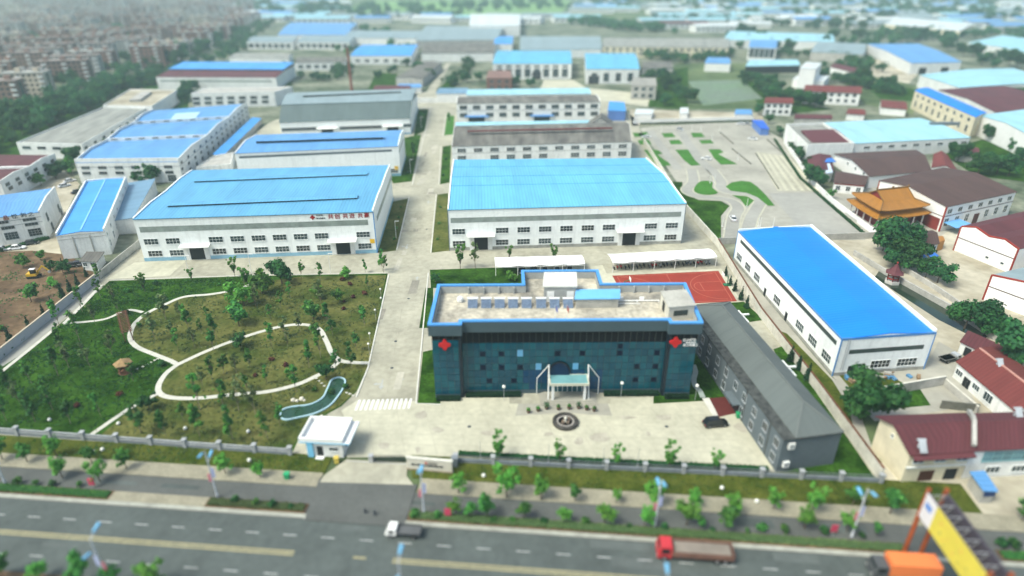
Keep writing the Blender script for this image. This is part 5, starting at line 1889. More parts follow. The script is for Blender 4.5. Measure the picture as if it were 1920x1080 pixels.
def hiproof(mb, hx, hy, z0, hx1, hy1, z1, lift=.45, seg=8, curve=.5, m=0):
    """four curved hip slopes from the eave rectangle up to an inner rectangle, corners turned up"""
    def edge(a, b, t):
        return a[0] + (b[0] - a[0]) * t, a[1] + (b[1] - a[1]) * t
    O = [(-hx, -hy), (hx, -hy), (hx, hy), (-hx, hy)]
    I = [(-hx1, -hy1), (hx1, -hy1), (hx1, hy1), (-hx1, hy1)]
    rows = 5
    for k in range(4):
        a, b, c_, d_ = O[k], O[(k + 1) % 4], I[(k + 1) % 4], I[k]
        grid = []
        for r in range(rows + 1):
            v = r / rows
            row = []
            for s_ in range(seg + 1):
                t = s_ / seg
                o = edge(a, b, t); i = edge(d_, c_, t)
                x, y = o[0] + (i[0] - o[0]) * v, o[1] + (i[1] - o[1]) * v
                zc = z0 + (z1 - z0) * (v * (1 - curve) + curve * v * v)
                zc += lift * abs(2 * t - 1) ** 4 * (1 - v) ** 2
                row.append((tq(x, y, zc), (t * math.hypot(b[0] - a[0], b[1] - a[1]), v * 6)))
            grid.append(row)
        for r in range(rows):
            for s_ in range(seg):
                f_ = [grid[r][s_], grid[r][s_ + 1], grid[r + 1][s_ + 1], grid[r + 1][s_]]
                mb.face([p for p, _ in f_], m, [u for _, u in f_])
        for s_ in range(seg):      # eave edge and soffit
            p, q_ = grid[0][s_][0], grid[0][s_ + 1][0]
            dn = Vector((0, 0, -.28))
            mb.face([p + dn, q_ + dn, q_, p], m, [(0, 0)] * 4)
            i0, i1 = grid[rows][s_][0], grid[rows][s_ + 1][0]
            mb.face([p + dn, Vector((i0.x, i0.y, z0 - .1)), Vector((i1.x, i1.y, z0 - .1)), q_ + dn], m, [(0, 0)] * 4)


mb = MB()
hiproof(mb, hw + 1.3, hd + 1.3, 5.1, hw - 1.5, hd - 1.5, 6.7)
mb.build('lower_roof', M_GOLD, TM)
mb = MB()
q = [tq(-hw + 1.7, -hd + 1.7, 5.2), tq(hw - 1.7, -hd + 1.7, 5.2), tq(hw - 1.7, hd - 1.7, 5.2), tq(-hw + 1.7, hd - 1.7, 5.2)]
mb.hexa(q, [Vector((p.x, p.y, 7.8)) for p in q])
mb.build('frieze', M_TDK, TM)
mb = MB()
RX = hw * .62
hiproof(mb, hw + .5, hd + .5, 7.7, RX + .2, hd * .5, 9.3)
# gable upper part
A = [tq(-RX - .4, -hd * .55, 9.15), tq(RX + .4, -hd * .55, 9.15), tq(RX + .4, 0, 11.6), tq(-RX - .4, 0, 11.6)]
B = [tq(RX + .4, hd * .55, 9.15), tq(-RX - .4, hd * .55, 9.15), tq(-RX - .4, 0, 11.6), tq(RX + .4, 0, 11.6)]
for q in (A, B):
    mb.face(q, 0, [(0, 0), (2 * RX, 0), (2 * RX, 4), (0, 4)])
ur = mb.build('upper_roof', M_GOLD, TM)
mb = MB()
for sg in (-1, 1):
    q = [tq(sg * RX, -hd * .48, 9.2), tq(sg * RX, hd * .48, 9.2), tq(sg * RX, 0, 11.4)]
    mb.face(q if sg > 0 else q[::-1])
mb.build('gable_panel', M('gable_red', (.22, .025, .02), .6, .15), ur)
mb = MB()
mb.bar(tq(-RX - .6, 0, 11.7), tq(RX + .6, 0, 11.7), .35, .6)
for sx in (-1, 1):
    mb.bar(tq(sx * (RX + .55), 0, 11.9), tq(sx * (RX + .8), 0, 12.5), .3, .3)
    for sy in (-1, 1):
        mb.bar(tq(sx * (RX + .4), 0, 11.6), tq(sx * (RX + .4), sy * hd * .55, 9.25), .28, .28)
        mb.bar(tq(sx * (RX + .3), sy * hd * .52, 9.3), tq(sx * (hw + .5), sy * (hd + .5), 8.25), .28, .3)
mb.bar(tq(-.35, 0, 12), tq(.35, 0, 12), .3, .9)
mb.build('ridge_ornament', M('ridge_gold_dark', (.20, .11, .03), .5, .2), ur)
mb = MB()
for sx in (-1, 1):
    for sy in (-1, 1):
        mb.bar(tq(sx * (hw - 1.4), sy * (hd - 1.4), 6.75), tq(sx * (hw + 1.3), sy * (hd + 1.3), 5.6), .26, .28)
mb.build('hip_ridges', MATS['ridge_gold_dark'], TM)
for k in range(5):
    wl = Wall(tq(-hw + 1.6, -hd + 1.6, 0), tq(hw - 1.6, -hd + 1.6, 0))
    mb = MB()
    wl.slab(mb, wl.L * (k + .12) / 5, wl.L * (k + .88) / 5, 1.3, 4.2, 0, .06)
    mb.build('lattice_door', M('lattice_dark_red', (.05, .008, .008), .6, .2), TM)

# red pavilion over the canal
p = G(1672, 530)
PV = thing('pavilion', 'small red hexagonal pavilion with maroon pointed roof by the canal', 'pavilion', p)
mb = MB(); mb.lathe([(2.0, 0), (2.0, .8)], p, 6); mb.build('platform', M_STONE, PV)
for k in range(6):
    a = 2 * math.pi * k / 6
    mb = MB(); q = p + Vector((1.5 * math.cos(a), 1.5 * math.sin(a), .8)); mb.tube(q, q + Vector((0, 0, 2.4)), .14, .14, 6); mb.build('column', M_TRED, PV)
mb = MB(); mb.lathe([(2.5, 3.1), (1.6, 3.7), (.7, 4.9), (.1, 5.9)], p, 6); mb.build('roof', R_MAROON, PV)
mb = MB(); mb.lathe([(.1, 5.85), (.28, 6.1), (.1, 6.4)], p, 8); mb.build('finial', M_REDT, PV)
mb = MB()
for k in range(6):
    a, b = 2 * math.pi * k / 6, 2 * math.pi * (k + 1) / 6
    mb.bar(p + Vector((1.5 * math.cos(a), 1.5 * math.sin(a), 1.5)), p + Vector((1.5 * math.cos(b), 1.5 * math.sin(b), 1.5)), .08, .35)
mb.build('railing', M_REDT, PV)

# two-storey house behind the big trees
h = house('house', 'two-storey house with brown roof and blue awnings below the temple', [(1723, 462), (1760, 455), (1747, 432), (1702, 436)], 6.2, 7.4, 'x', M_GREYW, R_BROWN, over=.4)
fr = h.W['front']
winrow(h.root, fr, (1730, 470), (1750, 467), 2, 1.8, 1.7, 2, 1, gls=M_GLASSB)
for f_ in (.2, .75):
    mb = MB()
    u = fr.L * f_
    q = [fr.at(u - 1.6, 3.2, 0.02), fr.at(u + 1.6, 3.2, 0.02), fr.at(u + 1.6, 2.7, 1.6), fr.at(u - 1.6, 2.7, 1.6)]
    mb.hexa([v - Vector((0, 0, .1)) for v in q][::-1], q[::-1])
    mb.build('awning', MATS['awning_blue'], h.root)
mb = MB(); q = gl([(1758, 455), (1772, 450), (1768, 442), (1750, 444)], 3.2)
mb.hexa([v - Vector((0, 0, 3.2)) for v in q], [v for v in q])
o = mb.build('gate_canopy', RIB('glazed_tile_gold', (0, 0, 0)), None, tuple(G(1760, 448)))
tag(o, 'small gateway with yellow tiled top beside the two-storey house', 'gateway')

# ---- bottom-right houses
V1f = [G(1688, 904), G(1800, 897), G(1790, 836), G(1632, 842)]
V1 = Shed('house', 'cream house with maroon tiled roof at the corner by the road', 'house', V1f, [(0, 6.6), (.55, 8.7), (1, 7.4)], 'x', M_CREAM, R_MAROON, over=.5)
fr = V1.W['front']
for px, py in ((1721, 866), (1762.5, 863), (1803, 861)):
    u, z_ = fr.hit(px, py); win(V1.root, fr, u, 4.9, 1.9, 1.5, 2, 1, gls=M_GLASSB)
V1.door('front', 1735, 893, 2.6, 2.3, M('door_brown', (.07, .025, .015), .7, .2))
V1.door('front', 1780, 891, 2.2, 2.4, M_DARK)
mb = MB()
q = [fr.at(0, 6.3, .2), fr.at(fr.L, 6.3, .2), fr.at(fr.L, 5.9, 1.3), fr.at(0, 5.9, 1.3)]
mb.hexa([p - Vector((0, 0, .18)) for p in q][::-1], q[::-1])
mb.build('skirt_roof', R_MAROON, V1.root)
mb = MB(); fr.slab(mb, 0, fr.L, 3.2, 3.45, 0, .3); mb.build('floor_band', M_WHITE2, V1.root)
u, z_ = V1.W['left'].hit(1650, 812)
win(V1.root, V1.W['left'], V1.W['left'].L * .45, 6.2, .5, .6, 1, 1)


def rooftank(root, p, z):
    mb = MB()
    mb.box(p.x - .4, p.x + .4, p.y - .6, p.y - .2, z - .2, z + .5)
    mb.tube((p.x - .7, p.y - .1, z + 1.25), (p.x + .7, p.y - .1, z + 1.25), .18, .18, 8)
    mb.hexa([(p.x - .6, p.y - 1.6, z - .3), (p.x + .6, p.y - 1.6, z - .3), (p.x + .6, p.y - 1.55, z - .3), (p.x - .6, p.y - 1.55, z - .3)],
            [(p.x - .6, p.y - .3, z + 1.25), (p.x + .6, p.y - .3, z + 1.25), (p.x + .6, p.y - .25, z + 1.25), (p.x - .6, p.y - .25, z + 1.25)])
    return mb.build('solar_heater', M('heater_grey', (.40, .43, .46), .4, .2), root)


rooftank(V1.root, G(1722, 838, 7.0), 7.4)
V2f = [G(1801, 897), G(1940, 890), G(1915, 832), G(1791, 836)]
V2 = Shed('house', 'house with maroon tiled roof and teal glazed balcony next to the cream house', 'house', V2f, [(0, 6.5), (.55, 8.6), (1, 7.3)], 'x', M_WHITE2, R_MAROON, over=.4)
fr = V2.W['front']
u0, _z = fr.hit(1838, 866)
for k in range(7):
    win(V2.root, fr, u0 + .9 + k * 1.75, 4.7, 1.6, 2.0, 3, 2, fr=M('frame_teal', (.22, .42, .44), .5, .1), gls=M_GLASSB)
for px in (1858, 1905):
    u, _z = fr.hit(px, 886)
    win(V2.root, fr, u, 1.7, 2.4, 1.3, 3, 1)
mb = MB()
wl = Wall(V1f[1], V1f[2])
for k in range(6):
    a, b = k / 6, (k + 1) / 6
    za, zb = [6.9 + (2.0 * min(1, t / .55) - (max(0, t - .55) / .45) * 1.3) for t in (a, b)]
    q0, q1 = wl.at(wl.L * a), wl.at(wl.L * b)
    mb.bar(q0 + Vector((0, 0, za + .35)), q1 + Vector((0, 0, zb + .35)), .6, .7)
mb.build('party_wall', M_GREYW, V2.root)
rooftank(V2.root, G(1903, 775, 8.0), 8.0)
# long red-roofed house
P_ = [G(1797, 677, 4), G(1907, 769, 4), G(1985, 735, 4), G(1868, 650, 4)]
V3 = Shed('house', 'long cream house with brick red roof on the right edge', 'house', P_, gable(3.9, 5.4), 'x', M_WHITE2, R_RED, over=.35)
fr = V3.W['front']
for px, py, wd, hh in ((1800, 697, 1.8, 1.2), (1832, 722, 1.8, 1.2), (1853, 745, 2.2, 1.8)):
    u, z_ = fr.hit(px, py); win(V3.root, fr, u, 1.9, wd, hh, 3, 1)
for px in (1811, 1819):
    V3.door('front', px, 710, .9, 2.2, M_DARK)
mb = MB()
a, b = V3.P(0, .5), V3.P(1, .5)
mb.bar((a.x, a.y, 5.45), (b.x, b.y, 5.45), .4, .2)
mb.build('ridge_cap', M('ridge_pink', (.5, .27, .22), .8, .1), V3.root)
rooftank(V3.root, G(1869, 683, 5.0), 5.1)
P_ = [G(1804, 637, 3.4), G(1881, 674, 3.4), G(1890, 658, 3.4), G(1815, 625, 3.4)]
V4 = Shed('outbuilding', 'low outbuilding with maroon lean-to roof beside the canal', 'shed', P_, [(0, 3.0), (1, 3.9)], 'x', M_WHITE2, R_MAROON, over=.3)
V4.door('front', 1815, 657, 1.4, 2.2, M_DARK)
P_ = [G(1862, 607, 3), G(1960, 668, 3), G(1975, 650, 3), G(1873, 598, 3)]
Shed('outbuilding', 'long low maroon roofed shed at the right edge behind trees', 'shed', P_, [(0, 2.8), (1, 3.6)], 'x', M_GREYW, R_MAROON, over=.2)
# stall with the blue sheet roof
P_ = [G(1846, 918, 3), G(1868, 918, 3), G(1845, 884, 3), G(1823, 886, 3)]
ST = Shed('stall', 'small stall with sky blue sheet roof beside the corner houses', 'stall', P_, [(0, 2.9), (1, 3.0)], 'y', M_GREYW, R_SKY, over=.3)
mb = MB(); ST.W['front'].slab(mb, .2, 2.0, 1.6, 2.6, 0, .1); mb.build('signboard', M('sign_navy', (.02, .05, .16), .5, .1), ST.root)

# ---- walls of the right side
def wallrun(name, label, px, h, wd, mat, cop=None):
    pts = gl(px)
    mb = MB()
    for a, b in zip(pts, pts[1:]):
        Wall(a, b).slab(mb, 0, (b - a).length + .05, 0, h, -wd / 2, wd / 2)
    o = mb.build(name, mat, None, tuple(pts[0]))
    tag(o, label, 'wall')
    if cop:
        mb = MB()
        for a, b in zip(pts, pts[1:]):
            Wall(a, b).slab(mb, 0, (b - a).length, h + .002, h + .14, -wd / 2 - .07, wd / 2 + .07)
        mb.build('wall_coping', cop, o)
    return o


M_STAINW = M('stained_white_wall', (.60, .58, .51), .9, .16, .4, fine=.1)
BW = [(1207, 268), (1281, 390), (1345, 462), (1425, 594), (1537, 742), (1650, 899)]
bw = wallrun('boundary_wall', 'long stained white boundary wall between the compound and the blue roofed warehouse', BW, 2.4, .35, M_STAINW)
pts = gl(BW)
mb = MB()
for a, b in zip(pts[2:], pts[3:]):
    w_ = Wall(a, b)
    w_.slab(mb, 0, w_.L, 2.402, 2.65, -.18, .14)
mb.build('rusty_cap', M('rust', (.13, .055, .03), .85, .3, .8), bw)
mb = MB()
for a, b in zip(pts, pts[1:]):
    w_ = Wall(a, b)
    for k in range(int(w_.L / 4)):
        w_.slab(mb, k * 4, k * 4 + .3, 0, 2.38, -.28, -.17)
        w_.slab(mb, k * 4, k * 4 + .3, 0, 2.38, .17, .28)
mb.build('wall_piers', M_STAINW, bw)
wallrun('yard_wall', 'grey concrete wall behind the blue roofed warehouse', [(1347, 458), (1640, 447)], 2.2, .3, M_GREYW)
wallrun('yard_wall', 'white wall with planted foot along the driving yard and temple', [(1470, 268), (1522, 345), (1560, 382), (1640, 442)], 2.0, .3, M_WALLW)
wallrun('canal_wall', 'rubble stone wall along the canal', [(1600, 478), (1660, 515), (1780, 582), (1868, 640)], 1.6, .5, M_GREYW)
wallrun('canal_wall', 'low stone wall on the far bank of the canal', [(1690, 505), (1755, 545), (1805, 580)], 1.4, .4, M_GREYW)
wallrun('yard_wall', 'grey block wall of the back yard behind the corner houses', [(1652, 742), (1768, 722)], 2.2, .25, M_GREYW, M_STAINW)
wallrun('yard_wall', 'short side wall of the back yard behind the corner houses', [(1768, 722), (1830, 775)], 1.6, .25, M_GREYW, M_STAINW)
wallrun('yard_wall', 'white wall closing the driving yard at its far side', [(1187, 232), (1412, 226)], 2.2, .25, M_WALLW)
wallrun('yard_wall', 'low dark wall across the village back yard', [(1762, 765), (1832, 772)], 1.8, .3, M('mossy_wall', (.13, .13, .11), .9, .3, .5))
# black and white trimmings of the driving yard: blue guard hut, poles
P_ = [G(1427, 241, 3.5), G(1442, 241, 3.5), G(1430, 225, 3.5), G(1411, 225, 3.5)]
Shed('guard_hut', 'small bright blue roofed hut at the corner of the driving yard', 'hut', P_, [(0, 3.3), (1, 3.6)], 'y', M('hut_wall_blue', (.1, .2, .5), .6, .1), RIB('roof_royal_blue', (.02, .12, .62), 1, .1, .5))
P_ = [G(1140, 210, 5), G(1173, 210, 5), G(1170, 193, 5), G(1143, 193, 5)]
Shed('shed', 'blue roofed shed beside the end of the far white workshop', 'shed', P_, [(0, 5.5), (1, 6)], 'y', M('hut_wall_blue', (.1, .2, .5), .6, .1), R_BLUE2)
P_ = [G(1190, 213, 3.2), G(1222, 213, 3.2), G(1226, 205, 3.2), G(1194, 204, 3.2)]
Shed('site_cabin', 'white site cabin with flat roof near the blue shed', 'cabin', P_, [(0, 3.0), (1, 3.2)], 'x', M_WALLW, R_WHITE)
P_ = [G(1275, 212, 3), G(1290, 212, 3), G(1290, 202, 3), G(1276, 202, 3)]
Shed('site_cabin', 'small white cabin on the sandy strip behind the driving yard', 'cabin', P_, [(0, 3.0), (1, 3.1)], 'x', M_WALLW, R_WHITE)
P_ = [G(1378, 214, 3), G(1410, 214, 3), G(1408, 206, 3), G(1380, 206, 3)]
Shed('site_cabin', 'white cabin with blue awning at the end of the sandy strip', 'cabin', P_, [(0, 3.0), (1, 3.3)], 'x', M_WALLW, R_SKY)
# ================================================================== FAR SHEDS, HOUSES AND TOWN
def far(label, px, z, roofm, wallm, rise=1.0, axis='x', rows=(), name='warehouse', cat='warehouse', over=.2):
    s = Shed(name, label, cat, [G(x, y, z) for x, y in px], gable(z, z + rise) if rise else [(0, z), (1, z + .2)], axis, wallm, roofm, t=.3, over=over)
    for side, n, zc, wd, hh, c_, r_ in rows:
        wl = s.W[side]
        for k in range(n):
            win(s.root, wl, wl.L * (k + .7) / (n + .4), zc, wd, hh, c_, r_, fr=M_FRAMEG)
    return s


WH, PL = M_WHITE2, M_GREYW
s6 = far('tall white hall with cyan roof and tall narrow windows behind the brick house', [(924, 119), (1072, 119), (1070, 95), (933, 95)], 12, R_CYAN, WH, 1.5, 'x', [('front', 8, 9.8, 4, 1.2, 3, 1), ('front', 8, 5, 4.5, 6, 2, 3)])
s6.door('front', 1006, 145, 7, 6, M_DARK)
s7 = far('white hall with light blue roof and dark gate at its left end', [(1099, 129), (1199, 129), (1191, 100), (1097, 100)], 11, R_CYAN, WH, 1.0, 'x', [('front', 4, 5, 4.0, 6, 2, 3)])
s7.door('front', 1113, 155, 8, 6, M_DARK)
far('long grey roofed warehouse behind the tall white hall', [(975, 93), (1128, 92), (1125, 68), (976, 68)], 8, R_GREYL, WH, 2)
far('long beige two-storey block with many small windows far behind', [(1130, 87), (1366, 89), (1366, 72), (1132, 71)], 10, R_FIBRE2, M_CREAM, 1.2, 'x', [('front', 18, 7.5, 3, 2, 2, 1), ('front', 18, 3.5, 3, 2, 2, 1)])
far('blue roofed white shed beside a tree left of the far road', [(657, 104), (771, 104), (784, 84), (681, 84)], 8, R_BLUE2, WH, 1.5, 'x', [('front', 6, 3.5, 4, 2, 3, 1)])
far('bright blue roofed warehouse at the upper left', [(521, 65), (650, 65), (670, 43), (546, 42)], 9, R_SKY, WH, 1.5)
far('white arcaded building in front of the far blue warehouse', [(462, 78), (548, 79), (560, 68), (476, 68)], 8, R_GREYL, WH, 1, 'x', [('front', 7, 4, 5, 4, 2, 1)])
far('white arcaded building right of the other white arcade', [(557, 78), (655, 79), (668, 67), (570, 67)], 8, R_GREYL, WH, 1, 'x', [('front', 8, 4, 5, 4, 2, 1)])
far('low white shed with grey roof below the far arcades', [(430, 108), (540, 109), (548, 100), (445, 99)], 6, R_FIBRE2, WH, 1)
far('grey roofed workshop left of the chimney', [(552, 117), (648, 116), (650, 107), (560, 107)], 7, R_FIBRE, WH, 1.2, 'x', [('front', 6, 3.5, 4, 2.5, 3, 1)])
far('long pale grey warehouse in the upper middle', [(780, 76), (932, 74), (946, 50), (800, 48)], 9, R_GREYL, PL, 2)
far('tall pale block at the top middle', [(880, 48), (975, 48), (976, 27), (882, 26)], 13, R_WHITE, WH, .5)
far('dark grey roofed warehouse beside the far road', [(790, 100), (925, 99), (935, 80), (800, 80)], 8, R_FIBRE, WH, 2)
far('old brown-grey flat workshop by the far road', [(742, 145), (792, 147), (828, 117), (797, 114)], 6, R_FIBRE, PL, .6, 'y')
far('small blue roofed white block far behind the workshops', [(926, 82), (960, 82), (962, 68), (930, 68)], 9, R_BLUE2, WH, .6)
far('grey roofed long shed left of the far tall block', [(640, 70), (780, 72), (795, 58), (655, 57)], 8, R_GREYL, WH, 1.5)
# right-hand far sheds
S11 = far('white shed with pale blue roof standing on the brown field', [(1627, 82), (1709, 118), (1803, 116), (1722, 82)], 9, R_SKY, WH, 1.2, 'y')
S11.door('right', 1730, 130, 7, 5, M_DARK)
S11.door('right', 1772, 128, 7, 5, M_DARK)
far('white shed with pale roof at the upper right edge', [(1815, 80), (1935, 100), (2020, 88), (1880, 66)], 9, R_PALE, WH, 1.2, 'y')
far('wide white shed with pale aqua roof at the right edge', [(1725, 140), (1800, 164), (2010, 158), (1900, 128)], 9, R_PALE, WH, 1.5, 'x')
w5 = far('cream factory with bright blue edge roof and small windows', [(1716, 169), (1830, 219), (1850, 211), (1740, 164)], 11, R_BLUE, M_CREAM, .5, 'x', [('front', 9, 8.5, 2.6, 1.5, 2, 1), ('front', 9, 4, 2.2, 3, 2, 2)])
far('white and brown roofed hall behind the cream factory', [(1760, 168), (1880, 216), (2010, 205), (1880, 160)], 9, R_MAROON, WH, 1.5, 'y')
far('white warehouse with aqua roof cut by the right edge', [(1838, 216), (1940, 258), (2060, 236), (1960, 200)], 10, R_PALE, M_WALLW, 1.5, 'y')
h = far('white villa with red hipped roof and two storeys of windows', [(1508, 170), (1614, 174), (1612, 163), (1513, 160)], 8, R_RED, M_WALLW, 2, 'x', [('front', 7, 6.2, 2, 1.8, 2, 1), ('front', 7, 2.8, 2, 1.8, 2, 1)], name='house', cat='house', over=.6)
h = far('white house with red roof at the edge of the pond', [(1434, 192), (1486, 193), (1484, 184), (1438, 183)], 7.5, R_RED, M_WALLW, 1.6, 'x', [('front', 4, 5.6, 2, 1.6, 2, 1), ('front', 4, 2.4, 2, 1.6, 2, 1)], name='house', cat='house', over=.5)
far('small house with red roof beside the villa', [(1653, 200), (1700, 204), (1694, 190), (1652, 187)], 4.5, R_RED, M_WHITE2, 1.5, 'x', name='house', cat='house', over=.5)
far('tiny house with red pyramid roof below the villa', [(1588, 212), (1622, 214), (1616, 206), (1594, 205)], 4, R_RED, M_WHITE2, 1.5, 'x', name='house', cat='house', over=.5)
far('low red roofed row behind the white pond house', [(1490, 221), (1560, 222), (1556, 216), (1492, 215)], 4, R_MAROON, PL, 1.2, 'x', name='house', cat='house', over=.3)
far('long dark red roofed shed right of the white tower block', [(1556, 125), (1614, 139), (1622, 131), (1570, 119)], 5, R_MAROON, WH, 1.5, 'x')
far('white tower block beside a lower white wing', [(1500, 128), (1530, 129), (1541, 118), (1512, 116)], 15, R_WHITE, M_WALLW, .2, name='building', cat='building')
far('low white wing below the white tower block', [(1487, 148), (1545, 152), (1556, 142), (1500, 139)], 6, R_WHITE, M_WALLW, .2, name='building', cat='building')
far('open shed with aqua roof left of the white tower block', [(1398, 124), (1500, 122), (1494, 112), (1408, 112)], 6, R_PALE, M_DARK, 1)
far('small white house with sky blue roof by the pond', [(1322, 118), (1370, 119), (1366, 108), (1328, 107)], 7, R_SKY, M_WALLW, 1, 'x', name='house', cat='house')
far('white block with grey-blue windows far right of the pond', [(1404, 88), (1456, 90), (1458, 75), (1408, 74)], 12, R_SKY, WH, .5, 'x', [('front', 5, 7, 4, 8, 2, 4)], name='building', cat='building')
far('very long pale aqua warehouse in the upper right', [(1357, 74), (1565, 78), (1560, 64), (1370, 58)], 9, R_PALE, WH, 1.5)
far('grey roofed warehouse behind the white tower block', [(1520, 97), (1620, 102), (1625, 82), (1535, 78)], 8, R_GREYL, PL, 1.5)
far('pale pink walled warehouse in the far right haze', [(1658, 45), (1800, 58), (1830, 45), (1690, 32)], 9, R_WHITE, M_CREAM, 1.5)
# brick house under construction and neighbours
M_BRICK = M('raw_brick', (.17, .085, .065), .9, .25, .6)
bh = far('unfinished brick house with flat roof and dark openings', [(912, 146), (960, 146), (957, 132), (916, 132)], 9, RIB('roof_raw', (.22, .13, .11), 1, .1, .9), M_BRICK, .3, 'x', [('front', 3, 6.5, 2.4, 1.8, 1, 1), ('front', 3, 2.6, 2.4, 2, 1, 1)], name='house', cat='house')
bh = far('grey unfinished two-storey house near the light blue hall', [(1184, 160), (1231, 161), (1229, 146), (1187, 145)], 9, RIB('roof_raw_grey', (.3, .29, .26), 1, .1, .9), M_GREYW, .3, 'x', [('front', 3, 6.8, 2.4, 1.8, 2, 1), ('front', 3, 2.6, 2.4, 2, 2, 1)], name='house', cat='house')
far('small grey house with blue tarpaulin right of the light blue hall', [(1205, 128), (1262, 128), (1258, 115), (1205, 115)], 7, R_FIBRE, PL, 1.2, name='house', cat='house')
far('low dark red shed behind the grey-green hall', [(700, 168), (770, 168), (768, 160), (705, 160)], 4, R_MAROON, PL, 1, name='shed', cat='shed')
far('small pale blue shed behind the grey-green hall', [(745, 164), (790, 163), (788, 157), (750, 157)], 4, R_SKY, WH, .8, name='shed', cat='shed')
# chimney
p = G(660, 172)
ch = thing('chimney', 'slim red-brown brick chimney behind the grey-green hall', 'chimney', p)
mb = MB(); mb.lathe([(1.1, 0), (.7, 28), (.85, 28.2), (.85, 29.5)], p, 10); mb.build('shaft', M('chimney_brick', (.20, .07, .05), .9, .2, .4), ch)

# ---- town of apartment slabs, upper left
def apartment_mesh(i, wallm, L_, D_, fl, seed):
    r = random.Random(seed)
    mb = MB()
    H_ = fl * 3.1
    mb.box(-L_ / 2, L_ / 2, -D_ / 2, D_ / 2, 0, H_, 0)
    mb.box(-L_ / 2 - .4, L_ / 2 + .4, -D_ / 2 - .4, D_ / 2 + .4, H_ + .01, H_ + .5, 1)
    n = int(L_ / 3.4)
    for sy in (-1, 1):
        for f in range(fl):
            for k in range(n):
                x = -L_ / 2 + (k + .5) * L_ / n
                if k % 4 == 1:      # white balcony
                    mb.box(x - 1.5, x + 1.5, sy * D_ / 2 - .9 if sy < 0 else D_ / 2 - .05, sy * D_ / 2 + .05 if sy < 0 else D_ / 2 + .9, f * 3.1 + .4, f * 3.1 + 1.5, 3)
                mb.box(x - .9, x + .9, sy * D_ / 2 - .07, sy * D_ / 2 + .07, f * 3.1 + 1.0, f * 3.1 + 2.4, 2)
    for k in range(3):
        x = -L_ / 2 + (k + .5) * L_ / 3
        mb.box(x - 1.6, x + 1.6, -1.5, 1.5, H_ + .5, H_ + 2.8, 0)
    for s in (-1, 1):
        mb.box(s * L_ / 2 - .06, s * L_ / 2 + .06, -1.2, 1.2, 1, H_ - 1, 2)
    return mb.mesh('apartment_block', [wallm, M_AROOF[i % len(M_AROOF)], M_GLASS, M_WHITE2])


M_AROOF = [M('flat_roof_grey', (.30, .30, .28), .9, .2, .1), M('flat_roof_brown', (.24, .20, .18), .9, .2, .1)]
AW = [('brick red', M('apartment_brick', (.27, .15, .115), .9, .15, .1)), ('grey', M('apartment_grey', (.36, .35, .33), .9, .12, .1)),
      ('cream', M('apartment_cream', (.50, .43, .34), .9, .12, .1)), ('brown', M('apartment_brown', (.24, .15, .12), .9, .15, .1))]
AM = [[apartment_mesh(i, m_, L_, D_, fl, i * 3 + j) for j, (L_, D_, fl) in enumerate(((34, 11, 5), (26, 11, 6), (18, 12, 4)))] for i, (n_, m_) in enumerate(AW)]
ra = random.Random(11)


def pxof(x, y, z=0.0):
    t = y * _c + (CAMH - z) * _s
    return 960 + FPX * x / t, 540 + FPX * ((CAMH - z) * _c - y * _s) / t


ang = R(12)
ca, sa = math.cos(ang), math.sin(ang)
for iy in range(-2, 60):
    for ix in range(-34, 20):
        x0, y0 = ix * 50, iy * 33
        x, y = -420 + x0 * ca - y0 * sa + ra.uniform(-5, 5), 360 + x0 * sa + y0 * ca + ra.uniform(-3, 3)
        if y < 330 or y > 1750: continue
        px, py = pxof(x, y)
        if px < -40 or px > 470 or py < 4: continue
        lim = 205 - px * 0.26 if px < 300 else 127 - (px - 300) * .42
        if py > lim: continue
        if ra.random() < .12: continue
        i = ra.choice((0, 0, 1, 1, 2, 3))
        j = ra.choice((0, 0, 1, 2))
        o = bpy.data.objects.new('apartment_block', AM[i][j])
        C.objects.link(o)
        o.location = (x, y, 0)
        o.rotation_euler = (0, 0, ang + ra.uniform(-.06, .06) + (math.pi / 2 if ra.random() < .1 else 0))
        tag(o, 'distant %s apartment block in the hazy town at the upper left' % AW[i][0], 'apartment block', 'distant %s apartment blocks' % AW[i][0])
# distant sheds dissolving in the haze, top right and top middle
shm = []
for i, (nm, rm) in enumerate((('pale', R_WHITE), ('aqua', R_PALE), ('blue', R_SKY), ('grey', R_GREYL), ('brown', R_MAROON))):
    mb = MB()
    roof_solid(mb, [(-30, -11), (30, -11), (30, 11), (-30, 11)], 'x', [(-.02, 8), (.5, 10.5), (1.02, 8)], .3, .4, 0)
    mb.box(-29.8, 29.8, -10.8, 10.8, 0, 7.8, 1)
    for k in range(9):
        mb.box(-27 + k * 6.4, -24 + k * 6.4, -10.9, -10.7, 2.5, 5, 2)
    shm.append((nm, mb.mesh('distant_shed', [rm, M_WHITE2, M_GLASS])))
ra = random.Random(5)
cnt = 0
for k in range(2500):
    px, py = ra.uniform(440, 1990), 3 + 59 * ra.random() ** .7
    if 640 < px < 1080 and py < 34: continue
    if 1080 < px < 1240 and 25 < py < 66: continue
    if py > 44 and px < 1140: continue
    if 1350 < px < 1830 and py > 52: continue
    p = G(px, py)
    if any((p - q).length < 60 for q in WLQ) if (WLQ := globals().get('WLQ', [])) else False: continue
    WLQ.append(p)
    nm, me = ra.choice(shm[:4] if ra.random() < .9 else shm)
    o = bpy.data.objects.new('distant_shed', me)
    C.objects.link(o)
    o.location = p
    o.rotation_euler = (0, 0, R(5) + ra.choice((0, 0, 0, -.35)) + ra.uniform(-.05, .05))
    s_ = ra.uniform(.8, 1.5)
    o.scale = (s_, s_, ra.uniform(.8, 1.2))
    tag(o, 'distant %s roofed shed in the haze near the top edge' % nm, 'shed', 'distant %s sheds' % nm)
    cnt += 1
    if cnt > 130: break
